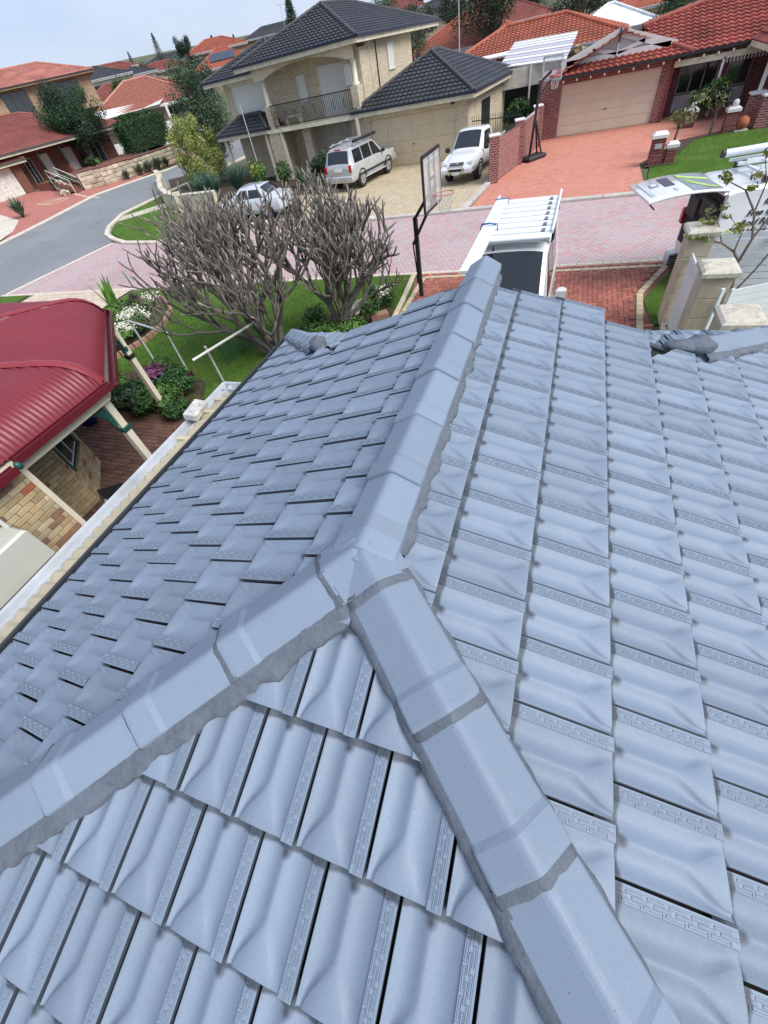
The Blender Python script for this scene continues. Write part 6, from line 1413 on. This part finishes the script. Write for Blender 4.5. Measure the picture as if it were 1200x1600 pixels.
m.build('foliage', [GOLD, GOLD2], t); m = MB(); m.tube([(0, 0, -.1), (0, 0, 2.6)], [.12, .05], 6); m.build('stem', [BARK], t)
for k, (x, y, L, n) in enumerate(((-22.6, 28.6, 2.0, 420), (-21.2, 29.6, 2.1, 420), (-24.3, 29.6, 1.8, 360))): strap_plant('blue_grass_clump', ('middle', 'right hand', 'left hand')[k]+' clump of the fine blue-green grasses behind the limestone corner wall', x, y, n, L, .035, BLUEG, 30+k, None, .75, 'plant')
for k, (x, y, rx, rz, mats, lb) in enumerate([(-18.9, 29.0, .9, .95, [LP, LEAFY, LEAF], 'yellow-green upright bush in front of the cream house porch'), (-17.6, 29.5, .7, .9, [LEAF, LEAFD], 'dark green bush beside the porch post of the cream house'), (-15.2, 30.4, .8, .8, [LEAFD, LEAFC], 'dark bush in the shade under the balcony'), (-14.2, 29.6, .5, .5, [LEAFY, LEAFG], 'small yellowish bush left of the silver four-wheel drive'), (-13.5, 30.9, .7, 1.1, [LP, LEAF, LEAFY], 'upright light green bush under the balcony edge')]):
    bush('garden_shrub', lb, 'bush', x, y, (rx, rx, rz), 1300, .075, mats, 120+k)
strap_plant('agave_plant', 'grey-green agave at the foot of the balcony pier', -15.4, 29.0, 40, 1.0, .12, LEAFG, 51, None, .9); strap_plant('agave_plant', 'small rounded blue agave in front of the balcony', -14.9, 28.2, 36, .6, .1, BLUEG, 52, None, 1.0); strap_plant('yucca_plant', 'spiky yucca beside the rear of the silver four-wheel drive', -16.4, 29.7, 60, 1.3, .08, LEAFG, 53, None, .8)
sheet('corner_bed', [(-34.5, 38), (-32, 35.2), (-28.2, 30.6), (-24.2, 27.2), (-21, 26.7), (-13.5, 27.4), (-13.5, 31.5), (-24, 36), (-31, 42)], MATS['mulch'], .02)
t = thing('light_pole', 'thin grey lamp standard in front of the porch roof', 'pole', (-19.2, 29.6, 0)); m = MB(); m.tube([(0, 0, 0), (0, 0, 4.2)], [.035, .025], 7); m.build('pole', [GALV], t)
# ================================================================ behind: patio roof, tiled roofs, fences
pr_ = thing('patio_roof', 'white ribbed patio roof with grey stripes behind the iron fence', 'patio roof', (0, 0, 0))
A, B, C_, D_ = Vector((-5.4, 38.5, 3.0)), Vector((-1.3, 37.6, 2.85)), Vector((-1.0, 46, 3.6)), Vector((-5.3, 46, 3.75))
def strip(parent, f0, f1, mat, nm, dz=0):
    m = MB(); P0 = A.lerp(D_, f0); P1 = B.lerp(C_, f0); P2 = B.lerp(C_, f1); P3_ = A.lerp(D_, f1); z = Vector((0, 0, dz)); N = 40; V = []
    for i in range(N+1):
        q = i/N; w = Vector((0, 0, .0)); V += [P0.lerp(P1, q)+z, P3_.lerp(P2, q)+z]
    m.add(V, [(2*i, 2*i+2, 2*i+3, 2*i+1) for i in range(N)]); m.add([v-Vector((0, 0, .03)) for v in V], [(2*i, 2*i+1, 2*i+3, 2*i+2) for i in range(N)]); return m.build(nm, [mat], parent)
for k in range(9): strip(pr_, k/9+.006, (k+1)/9-.006, M('translucent_white', (.74, .76, .76), .5, .04) if k % 2 == 0 or k > 6 else M('lilac_grey_sheet', (.46, .46, .56), .5, .05), 'roof_panel')
for k in range(10): f = k/9; m = MB(); m.bar(A.lerp(D_, f)+Vector((0, 0, .02)), B.lerp(C_, f)+Vector((0, 0, .02)), .05, .05); m.build('purlin', [WHITE], pr_)
for p in (A, B, Vector((-3.3, 38, 2.9))): m = MB(); m.box((p.x, p.y, p.z/2), (.1, .1, p.z)); m.build('post', [WHITE], pr_)
m = MB(); m.box((-3.35, 38.1, 2.45), (4.2, .05, .9)); m.build('cafe_blind', [M('clear_blind', (.55, .52, .45), .4)], pr_, None); m = MB(); m.box((-3.3, 43, 1.2), (4.3, .1, 2.4)); m.build('back_screen', [M('dark_screen', (.03, .035, .03), .9)], pr_)
bush('courtyard_shrub', 'dark leafy shrub in the side passage under the white patio roof', 'shrub', -3.6, 36.5, (1.0, .7, 1.0), 1200, .1, [LEAFD, LEAF], 140, 0)
pr2 = thing('awning_roof', 'smaller white ribbed awning roof left of the striped patio roof', 'patio roof'); m = MB(); m.prism([(-8.6, 43.5), (-5.6, 43), (-5.5, 47.5), (-8.4, 47.5)], 3.3, 3.36); m.build('roof_panel', [MATS['translucent_white']], pr2); m = MB(); m.box((-7, 45, 1.7), (.1, .1, 3.3)); m.build('post', [WHITE], pr2)
def bg_house(label, x, y, w, d, rz, eh, pitch, rm, cm, wm, z=None, tw=.5, co=.42, feats=None, ov=.6, name='tiled_house', capr=.13, sam=1, step=.05, gutter=True, gm=None, fm=None):
    z = T(x, y) if z is None else z; t = thing(name, label, 'house', (x, y, z), rz)
    m = MB(); m.box((0, 0, eh/2-1), (w, d, eh+2)); m.build('wall', [wm], t)
    hip_roof(t, -w/2-ov, w/2+ov, -d/2-ov, d/2+ov, eh, pitch, rm, cm, gm or GALV, fm or WHITE, tw, co, capr, samples=sam, step=step, gutter=gutter, amp=.03)
    for (ux, uz, uw, uh, k) in (feats or []): window(t, (ux, -d/2, uz), uw, uh, glass=GLASS if k == 'w' else SHUT, mull=2 if k == 'w' else 1)
    return t
CRW = M('far_cream_wall', (.50, .43, .32), .85, .1); WHW = M('far_white_wall', (.66, .65, .62), .8, .08); BRW = M('far_brick_wall', (.30, .17, .12), .85, .2); TNW = M('far_tan_wall', (.36, .25, .16), .85, .15)
bg_house('long low house with an orange tiled roof behind the striped patio roof', -4.5, 52, 13.2, 8.6, 0, 2.9, 18.5, ORT, ORC, CRW, tw=.32, co=.36, sam=4)
bg_house('orange tiled house beyond the cream garage with small gables', -16.0, 84, 13, 12, math.radians(-8), 3.0, 24, ORT, ORC, CRW, feats=[(-3, 1.6, 1.6, 1.2, 'w'), (2, 1.6, 1.6, 1.2, 'w')])
bg_house('white sheet roofed house behind the red brick gable', 1.4, 74, 8, 7.4, math.radians(5), 2.4, 23, M('white_roof_sheet', (.74, .77, .80), .4), M('white_roof_cap', (.7, .72, .75), .4), WHW, tw=.6, co=1.2, step=.0)
bg_house('orange roofed house far beyond the red brick gable', 9, 100, 15, 11, .1, 3, 22, ORT, ORC, CRW)
bg_house('red tiled house between the trees on the far rise', -14.5, 112, 14, 10, .2, 3, 22, BRT, BRC, CRW)
k = thing('panel_fence', 'maroon panel fence with cream posts below the orange roofs', 'fence'); A_, B_ = Vector((-17.5, 68.5)), Vector((-5, 66.5)); fz = 1.6
for i in range(9):
    p = A_+(B_-A_)*(i/8); m = MB(); m.box((p.x, p.y, fz+.85), (.4, .4, 1.9)); m.build('post', [CREAM], k)
    if i < 8: q = A_+(B_-A_)*((i+.5)/8); m = MB(); m.box((0, 0, fz+.75), (1.25, .06, 1.5)); m.build('fence_panel', [M('maroon_panel', (.10, .03, .035), .6)], k, TR(q.x, q.y, 0, -.16))
m = MB(); m.box((0, 0, .85), (13, .3, 1.7)); m.build('retaining_base', [RENDER_W], k, TR(-11.2, 67.5, 0, -.16))
t = thing('street_light', 'tall thin grey pole rising beyond the cream house', 'pole', (-12.6, 62, 0)); m = MB(); m.tube([(0, 0, 0), (0, 0, 7.5)], [.08, .05], 7); m.tube([(0, 0, 7.4), (.8, 0, 7.6)], .04, 6); m.build('pole', [GALV], t); m = MB(); m.box((1.0, 0, 7.6), (.5, .2, .1)); m.build('lamp_head', [GALV], t)
# trees behind the houses
def big_tree(label, x, y, h, cr_, n, ls, lm, seed, blobs=14, z=None, group=None, name='tree', bark=None, trunk=.16, bare=.35, lo=.35):
    z = T(x, y) if z is None else z; t = thing(name, label, 'tree', (x, y, z), 0, group); r = random.Random(seed); mt = MB(); ml = MB()
    for s in range(2):
        P = [(0, 0, -.3), (r.gauss(0, .2), r.gauss(0, .2), h*.25), (r.gauss(0, .5), r.gauss(0, .5), h*.6), (r.gauss(0, .6), r.gauss(0, .6), h*.85)]; mt.tube(P, [trunk, trunk*.8, trunk*.45, trunk*.15], 7)
    for k in range(blobs):
        zz = h*(lo+(1-lo)*r.random()); f = math.sqrt(max(.08, 1-((zz/h-.62)/.5)**2)); a = r.uniform(0, 2*PI); q = r.uniform(.2, .95)*f; c = Vector((cr_[0]*q*math.cos(a), cr_[1]*q*math.sin(a), zz))
        mt.tube([(0, 0, h*.3), (c.x*.5, c.y*.5, h*.3+(zz-h*.3)*.6), c], [trunk*.4, trunk*.25, .02], 5)
        leaves(ml, c, (cr_[0]*r.uniform(.3, .48), cr_[1]*r.uniform(.3, .48), h*.17*r.uniform(.8, 1.3)), int(n*3.2)//blobs, ls*.66, seed*30+k, r.randrange(len(lm)), bare)
    mt.build('trunk', [bark or BARK], t); ml.build('crown', lm, t); return t
GUM = leafmat('gum_leaf', (.055, .075, .04)); GUMD = leafmat('dark_gum_leaf', (.03, .045, .022)); WILL = leafmat('willow_leaf', (.06, .10, .055)); WILD = leafmat('dark_willow_leaf', (.03, .058, .035))
big_tree('spreading dark gum tree above the orange roof', -11.5, 77, 9.0, (6.2, 4, 3), 5200, .17, [GUM, GUMD], 3, 26, lo=.62, trunk=.3)
big_tree('second dark gum tree right of the spreading one above the orange roof', -2.0, 82, 7.5, (3.8, 3.5, 3), 2600, .17, [GUM, GUMD], 4, 16, lo=.6, trunk=.25)
big_tree('dense dark pine tree behind the red brick roof at the top edge', 7.0, 66, 6.0, (2.6, 2.4, 3), 3600, .13, [LEAFC, LEAFD], 5, 20, lo=.2)
big_tree('bare looking grey-green tree right behind the cream two-storey house', -19.5, 70, 6.6, (2.8, 2.6, 3), 1300, .14, [leafmat('grey_twig_leaf', (.09, .09, .06)), GUM], 6, 16, bare=.1)
big_tree('dark conifer showing above the far fence', -15.0, 96, 7, (2.2, 2.2, 3), 1800, .16, [LEAFC], 7, 12)
bush('fan_palm', 'dry looking palm beside the red brick roof and patio', 'plant', -.6, 42.5, (1.2, 1.2, 1.3), 900, .14, [LEAF, leafmat('straw_leaf', (.35, .28, .14))], 150, 1.2)
sheet('distant_lawn', [(-9, 90), (-3.5, 90), (-3, 104), (-8, 104)], GRASS, .25)
m = MB()
# ================================================================ the side road's houses on the left
LZ = 1.25
lh = thing('red_tiled_house', 'low brown brick house with dull red roof and white garage door at the left edge', 'house', (-52, 33.5, LZ), PI/2)
LBR = M('plain_red_brick', (.185, .075, .055), .85, .15, 4, .4, 40, fine=.2)
bx(lh, -3, .4, 0, 6, -.5, 2.35, LBR); bx(lh, .4, 3.6, .12, 6, 2.12, 2.35, LBR); bx(lh, 3.6, 4.6, 0, 6, -.5, 2.35, LBR); garage_door(lh, .4, 3.6, .2, 2.12, M('white_panel_door', (.68, .66, .60), .5), 4, 1); garage_door(lh, -3.2, -.1, -.02, 2.12, MATS['white_panel_door'], 4, 1)
bx(lh, 4.6, 19.5, 2.0, 12, -.5, 3.0, LBR); hip_roof(lh, -6, 5.2, -.6, 7, 2.45, 22, BRT, BRC, DKC, FASC, tw=.35, co=.36, samples=1, step=.04)
hip_roof(lh, -9, 20.2, -.7, 13.5, 3.05, 20, BRT, BRC, DKC, FASC, tw=.35, co=.36, samples=1, step=.04)
for x, w, s in ((5.5, .8, SHUT), (9.3, 1.1, SHUT), (12.6, 1.1, SHUT)): window(lh, (x, 2.0, 1.35), w, 1.9 if x > 6 else 1.7, glass=s, fr=SHUT, name='roller_shutter')
window(lh, (7.2, 2.0, 1.2), .9, 2.2, glass=GLASS, mull=2, name='front_door'); window(lh, (16.6, 2.0, 1.3), 1.8, 2.0, glass=GLASS, mull=2)
for x in (7.0, 9.9, 13.2, 18.9): m = MB(); m.box((x, -.35, 1.9), (.1, .1, 2.1)); p_ = m.build('post', [M('dark_teal_post', (.03, .05, .055), .5)], lh); m = MB(); m.box((x, -.35, .6), (.36, .36, .95)); m.build('post_pier', [LBR], p_)
m = MB(); m.box((13.5, .8, .15), (13, 2.6, .5)); m.build('verandah_floor', [LBR], lh)
m = MB(); m.add([(-3.8, .3, 3.3), (1.6, .3, 3.3), (-1.1, .3, 4.4)], [(0, 1, 2)]); gp_ = m.build('gable_panel', [WHW], lh); m = MB(); m.bar((-4.1, .24, 3.25), (-1.1, .24, 4.5), .1, .16); m.bar((-1.1, .24, 4.5), (1.9, .24, 3.25), .1, .16); m.build('gable_trim', [WHITE], gp_)
# retaining wall of rough limestone with its steps
rw = thing('retaining_wall', 'rough limestone retaining wall with plants along the side road', 'wall'); RW = [(-43.6, 36.8), (-42.3, 38.2), (-41.2, 41), (-40.6, 44.6), (-40.6, 49)]
RST = [M('rough_limestone', (.50, .43, .32), .95, .25, 2, .7, 20, fine=.35, rnd=.25)]; r = random.Random(31)
for a, b in zip(RW[:-1], RW[1:]):
    a = Vector(a); b = Vector(b); d = b-a; L = d.length; an = math.atan2(d.y, d.x); zb = T(*((a+b)/2)); n = max(2, round(L/.55))
    for row in range(4):
        for k in range(n):
            c = a+d*((k+.5+(.25 if row % 2 else -.0))/n); m = MB(); m.box((0, r.uniform(-.03, .03), .17+.32*row), (L/n-.03, .42, .30), bev=.05); m.build('stone', RST, rw, TR(c.x, c.y, zb-.05, an+r.gauss(0, .03)))
    m = MB(); m.box((0, 0, .6), (L, .3, 1.2)); m.build('core', [RENDER_W], rw, TR((a.x+b.x)/2, (a.y+b.y)/2, zb, an))
    m = MB(); m.box((0, .0, 1.32), (L+.05, .5, .1), bev=.03); m.build('coping', [LBR], rw, TR((a.x+b.x)/2, (a.y+b.y)/2, zb, an))
tb = MB(); tb.prism([(-43.4, 37.2), (-42.3, 38.4), (-41.2, 41.1), (-40.7, 44.6), (-40.7, 49), (-51, 49), (-51, 37.8)], .2, 1.75); tb.build('terrace', [LBR], rw)
stp = thing('front_steps', 'brick steps with white handrails beside the retaining wall', 'steps', (-43.7, 36.2, T(-43.7, 36.2)), math.radians(110))
for k in range(6): m = MB(); m.box((0, .28*k, .09+.17*k), (1.4, .3, .17)); m.build('step', [LBR], stp)
for s in (-.75, .75):
    m = MB(); m.tube([(s, 0, 0), (s, 0, .95), (s, 1.6, 1.95), (s, 1.6, 1.0)], .03, 6); m.tube([(s, 0, .55), (s, 1.6, 1.5)], .02, 6); m.build('handrail', [WHITE], stp)
crumple('boulder', 'pale limestone boulder at the foot of the brick steps', 'rock', (-44.9, 35.6, T(-44.9, 35.6)+.4), (.6, .45, .6), RST[0], 17); crumple('boulder', 'smaller limestone rock lying in front of the boulder by the steps', 'rock', (-44.2, 35.0, T(-44.2, 35)+.15), (.5, .35, .28), RST[0], 18)
for k, (x, y, rx, rz, mats, lb) in enumerate([(-46.0, 36.9, 1.3, .7, [LEAFD, LEAF], 'rounded dark hedge bush left of the brick steps'), (-47.6, 37.6, .9, .6, [LEAFD, LEAFC], 'dark low bush beside the garage of the red tiled house'), (-43.6, 39.2, .8, .45, [LEAFD, LEAF], 'clipped bush on the terrace above the steps')]): bush('clipped_bush', lb, 'bush', x, y, (rx, rx, rz), 1500, .1, mats, 160+k, T(x, y)+(1.2 if k == 2 else 0))
for k, (x, y, L) in enumerate(((-40.9, 39.9, .9), (-40.4, 41.3, 1.1), (-40.2, 42.4, 1.2), (-40.0, 43.6, 1.3), (-39.9, 44.8, 1.0))): strap_plant('strappy_plant', ('first', 'second', 'third', 'fourth', 'fifth')[k]+' of the blue-green strappy plants along the retaining wall counted from the steps', x, y, 110, L, .12, LEAFG, 61+k, None, .9, 'plant', 'plants along the retaining wall')
strap_plant('verge_agave', 'large spiky agave on the pale verge by the terracotta driveway', -42.0, 28.4, 80, 1.5, .22, LEAFG, 71, None, .85)
def hedge(label, x, y, w, d, h, rz, n, ls, mats, seed, z=None):
    z = T(x, y) if z is None else z; t = thing('hedge', label, 'hedge', (x, y, z), rz); r = random.Random(seed); m = MB(); V = []; F = []
    for i in range(n):
        f = r.choice((0, 1, 2, 3, 4, 4)); p = Vector((r.uniform(-w/2, w/2), r.uniform(-d/2, d/2), r.uniform(0, h)))
        if f == 0: p.x = -w/2
        elif f == 1: p.x = w/2
        elif f in (2, 3): p.y = -d/2 if f == 2 else d/2
        else: p.z = h
        p += Vector((r.gauss(0, .07), r.gauss(0, .07), r.gauss(0, .07)+.12*mnoise.noise(p*.8))); nr = Vector((r.gauss(0, 1), r.gauss(0, 1), r.gauss(.4, 1))).normalized(); a = nr.orthogonal().normalized(); a.rotate(Matrix.Rotation(r.uniform(0, 6), 3, nr)); b = nr.cross(a); k = len(V); s = ls*r.uniform(.6, 1.3); V += [p-a*s, p+b*s*.5, p+a*s, p-b*s*.5]; F.append((k, k+1, k+2, k+3))
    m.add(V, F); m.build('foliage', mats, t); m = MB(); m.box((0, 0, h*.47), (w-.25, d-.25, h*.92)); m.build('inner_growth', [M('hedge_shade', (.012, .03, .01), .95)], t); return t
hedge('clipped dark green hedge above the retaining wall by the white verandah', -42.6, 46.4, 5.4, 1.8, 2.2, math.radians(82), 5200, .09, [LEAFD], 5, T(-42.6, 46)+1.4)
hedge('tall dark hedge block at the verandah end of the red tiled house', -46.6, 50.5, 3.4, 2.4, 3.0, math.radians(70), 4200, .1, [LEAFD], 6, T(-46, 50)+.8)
bush('verandah_bush', 'light green bush between the hedge and the white verandah columns', 'bush', -48.5, 54, (1.4, 1.4, 1.6), 1600, .12, [LP, LEAF], 170)
# white verandah house
wv = bg_house('white house with a columned verandah and salmon ribbed tile roof', -58.5, 66.5, 14, 11, math.radians(43), 3.7, 24, M('salmon_tile', (.30, .11, .075), .7, .2), M('salmon_cap', (.42, .20, .15), .7), M('shade_wall', (.30, .24, .19), .85), z=1.3, tw=.55, co=.36, ov=.8)
m = MB(); m.box((0, -6.6, .2), (14, 2.4, 1.9)); m.build('verandah_base', [WHW], wv)
for x in (-5, -2.6, -.2, 2.2, 4.6, 6.8): m = MB(); m.box((x, -7.3, 2.3), (.3, .3, 2.7)); m.build('column', [WHITE], wv)
m = MB(); m.box((3.8, -7.6, 1.6), (6.4, .15, 1.0)); m.build('parapet', [WHW], wv); m = MB(); m.box((0, -7.0, 3.62), (14.4, .5, .2)); m.build('beam', [WHITE], wv)
m = MB(); m.add([(-6.5, -8.2, 3.55), (1.5, -8.2, 3.75), (2.5, -5, 4.2), (-7, -5, 4.4), (-2, -6.6, 3.55)], [(0, 1, 4), (1, 2, 4), (2, 3, 4), (3, 0, 4)]); m.build('shade_sail', [WHITE], wv)
for x, k_ in ((-4, 'w'), (-1, 'w'), (3, 'w')): window(wv, (x, -5.5, 2.2), 1.6, 2.2, mull=2, fr=WHITE)
# pink roofed two-storey house
pk = bg_house('two-storey tan house with a mottled pink tile roof at the far left', -77.5, 66, 16, 11, math.radians(50), 7.6, 17, PKT, PKT, TNW, z=2.3, tw=.4, co=.36, ov=.9, gm=GRT, fm=TNW)
for x in (-2.5, 4.5): window(pk, (x, -5.5, 5.9), 3.2, 2.4, mull=3, fr=BLK)
m = MB(); m.box((0, -6.0, 4.2), (16.4, 1.2, .3)); m.build('balcony_slab', [M('pinkish_slab', (.45, .33, .26), .8)], pk); window(pk, (4.2, -5.5, 2.7), 5, 2.0, mull=3, fr=M('blue_grey_frame', (.2, .27, .34), .5))
bg_house('white house with a black tiled roof right of the pink roof', -93, 92.5, 16, 11, math.radians(45), 5.0, 17, GRT, GRT, WHW, z=5.0, feats=[(-4, 3.4, 3, 1.8, 'w'), (2, 3.4, 3, 1.8, 'w')])
bg_house('house with a wide dull red roof behind the white verandah house', -76.5, 84.5, 17, 10, math.radians(44), 4.0, 20, BRT, BRC, CRW, z=2.7, feats=[(-3, 2.4, 3, 1.6, 'w'), (4, 2.4, 3, 1.6, 'w')])
oh = bg_house('two-storey orange tiled house with rooftop solar panels on the rise', -73.5, 112.5, 12, 10, math.radians(30), 3.4, 26, ORT, ORC, TNW, z=4.6, feats=[(-3, 2.2, 2, 1.2, 'w'), (2, 2.2, 2, 1.2, 'w')])
for i in range(5):
    for j in range(2): m = MB(); m.box((-1.9+1.05*i, -2.9+j*1.5*math.cos(math.radians(26)), 3.4+(2.7+1.5*j*math.cos(math.radians(26)))*math.tan(math.radians(26))+.12), (1.0, 1.45, .04), M4=None); 
    tl = Matrix.Translation((-2.1+1.05*i, -3.1, 3.4+2.5*math.tan(math.radians(26))+.18)) @ Matrix.Rotation(math.radians(26), 4, 'X'); m = MB(); m.box((0, .3, 0), (1.0, 2.6, .05)); m.build('solar_panel', [M('solar_blue', (.035, .05, .085), .2)], oh, tl)
bg_house('upper orange roofed house behind the one with solar panels', -81.5, 123, 13, 9, math.radians(34), 3.6, 20, ORT, ORC, TNW, z=7.4, feats=[(-2, 2.3, 6, 1.2, 'w')])
bg_house('grey tiled house showing past the cream house roofline', -80, 152, 18, 10, math.radians(28), 2.6, 18, GRT, GRT, BRW, z=9.6)
bg_house('small white house with a pale skillion on the skyline', -86.5, 99, 8, 7, math.radians(40), 4.2, 15, GRT, GRT, WHW, z=5.4)
bg_house('far house with a dull red roof on the skyline at left', -117, 126, 13, 8, math.radians(42), 2.6, 16, BRT, BRC, WHW, z=10.0)
bg_house('far cream house with a brown roof near the round dark tree', -94.5, 118, 12, 8, math.radians(38), 2.4, 18, BRT, BRC, CRW, z=7.6)
bg_house('far low brown roof on the skyline left of the norfolk pine', -113, 120.5, 15, 9, math.radians(43), 2.4, 15, BRT, BRC, CRW, z=9.2)
bg_house('far grey roof on the skyline right of the norfolk pine', -106, 138, 16, 9, math.radians(38), 2.4, 16, GRT, GRT, WHW, z=9.6)
bg_house('far orange roof peeping above the wide dull red roof', -97, 104, 13, 9, math.radians(42), 2.6, 18, ORT, ORC, CRW, z=6.6)
bg_house('far red roofed house on the hill at the top of the picture', -43.5, 143, 13, 10, math.radians(15), 3.4, 20, BRT, BRC, WHW, z=6.4, feats=[(3.5, 2, 2, 1.4, 'w')])
bg_house('far brown roofed house on the hill behind the grey tree', -31, 128, 12, 9, math.radians(12), 3, 20, GRT, GRT, CRW)
bg_house('far orange roofed house on the hill beyond the gum tree', -20, 132, 13, 9, math.radians(-6), 3, 20, ORT, ORC, CRW)
# skyline and mid-ground trees
big_tree('drooping grey-green tree between the white verandah and the cream house', -34.6, 46.4, 6.2, (2.9, 2.6, 3), 8500, .12, [WILL, WILL, WILD], 11, 36, lo=.1)
big_tree('rounded dark tree in front of the pink roofed house', -52.6, 47.5, 6.4, (3.3, 3.0, 3), 11000, .12, [LEAFD, WILD, LEAFC], 12, 40, lo=.3, z=1.6)
big_tree('dark bushy tree beside the black roofed house', -66, 72, 6.2, (2.4, 2.4, 3), 2200, .16, [LEAFD, LEAF], 13, 14, lo=.2)
big_tree('dense dark round-topped tree on the skyline beside the orange roofs', -83, 113, 6.2, (1.9, 1.9, 3), 4200, .16, [LEAFC], 14, 26, lo=.1, z=6.8)
def spire(label, x, y, h, w, seed, z=None, n=26, dense=70):
    z = T(x, y) if z is None else z; t = thing('norfolk_pine', label, 'tree', (x, y, z)); r = random.Random(seed); mt = MB(); ml = MB(); mt.tube([(0, 0, -.5), (0, 0, h)], [.16, .03], 6)
    for k in range(n):
        f = k/n; zz = h*(.18+.82*f); L = w*(1-f)**.8+.1
        for j in range(5):
            a = 2*PI*j/5+k*.6; e = Vector((L*math.cos(a), L*math.sin(a), zz+L*.12)); mt.tube([(0, 0, zz), e], [.03, .01], 4); leaves(ml, e*.5+Vector((0, 0, zz*.5)), (L*.55, L*.55, .12), dense//8, .14, seed*9+k*5+j, 0, .1, asp=.35)
    mt.build('trunk', [BARK], t); ml.build('crown', [LEAFC], t); return t
spire('tall thin norfolk pine on the skyline left of the round dark tree', -102.6, 129.2, 7.5, 1.7, 3, 9.4); spire('small ragged pine on the skyline above the dull red roof', -118, 136, 4.6, 1.0, 4, 11.2, 14); spire('small dark conifer behind the upper orange roof', -105.2, 158.2, 3.4, 1.3, 5, 12.4, 16, 160); spire('tiny dark cypress on the skyline right of the orange roofs', -99.9, 161.6, 2.6, .6, 6, 12.4, 14, 160); spire('dark slim conifer just left of the cream house ridge', -48.7, 98.6, 5.5, 1.6, 7, 8.2, 22, 200)
big_tree('scrubby tree clump on the hill above the cream house ridge', -37.5, 114.5, 6.6, (4.5, 3, 3), 2600, .2, [GUM, WILL], 15, 18, z=4.0)
big_tree('grey green tree on the hill left of the far red roof', -31.5, 116, 5.4, (3.2, 3, 3), 1800, .2, [GUM], 16, 12)
big_tree('olive tree on the hill right of the far red roof', -25, 118, 6.0, (3.4, 3, 3), 1800, .2, [GUM, GUMD], 17, 12)
big_tree('dark tree behind the hill houses near the top of the picture', -12, 122, 7.0, (4.0, 3, 3), 2200, .2, [GUMD], 18, 14)
big_tree('brownish bare tree below the skyline houses', -90, 108, 4.6, (3.2, 2.5, 3), 900, .2, [leafmat('brown_twig_leaf', (.10, .075, .05))], 19, 12, bare=.1)
# antenna on the grey roof
t = thing('tv_antenna', 'television antenna mast on the far grey roof against the sky', 'antenna', (-76.8, 150.5, 12.6)); m = MB(); m.tube([(0, 0, 0), (0, 0, 4.2)], .06, 5); m.build('mast', [GALV], t)
for k in range(6): m = MB(); m.bar((-.9+.36*k, -.5, 4.1), (-.9+.36*k, .5, 4.1), .04, .04); m.build('element', [GALV], t)
m = MB(); m.bar((-1.0, 0, 4.1), (1.1, 0, 4.1), .05, .05); m.build('boom', [GALV], t)
# hillside bushes filling the gaps between the houses
r = random.Random(77); put = 0
FILL = [LEAFD, LEAF, GUM, WILL, LEAFC]; protos = []
for k in range(5):
    pb = bush('hillside_bush', ('dark green shrub', 'mid green shrub', 'dull olive shrub', 'grey-green shrub', 'blackish green conifer shrub')[k]+' among the houses on the hillside', 'bush', -70-3*k, 100+2*k, (1.8, 1.6, 1.5), 500, .2, [FILL[k], FILL[(k+1) % 5]], 200+k, None, 'hillside bushes', stems=True); protos.append(pb)
while put < 44:
    a = math.radians(r.uniform(-52, -8)); D2 = r.uniform(72, 190); x, y = D2*math.sin(a), D2*math.cos(a)
    if x > -16 or any(abs(x-h[0])+abs(y-h[1]) < 9 for h in ((-58.5, 66.5), (-77.5, 66), (-76.5, 84.5), (-73.5, 112.5), (-93, 92.5))): continue
    c = copy_tree(protos[put % 5]); s = r.uniform(.7, 1.5); c.location = (x, y, T(x, y)-.1); c.scale = (s, s, s*r.uniform(.7, 1.2)); c.rotation_euler = (0, 0, r.uniform(0, 6)); put += 1
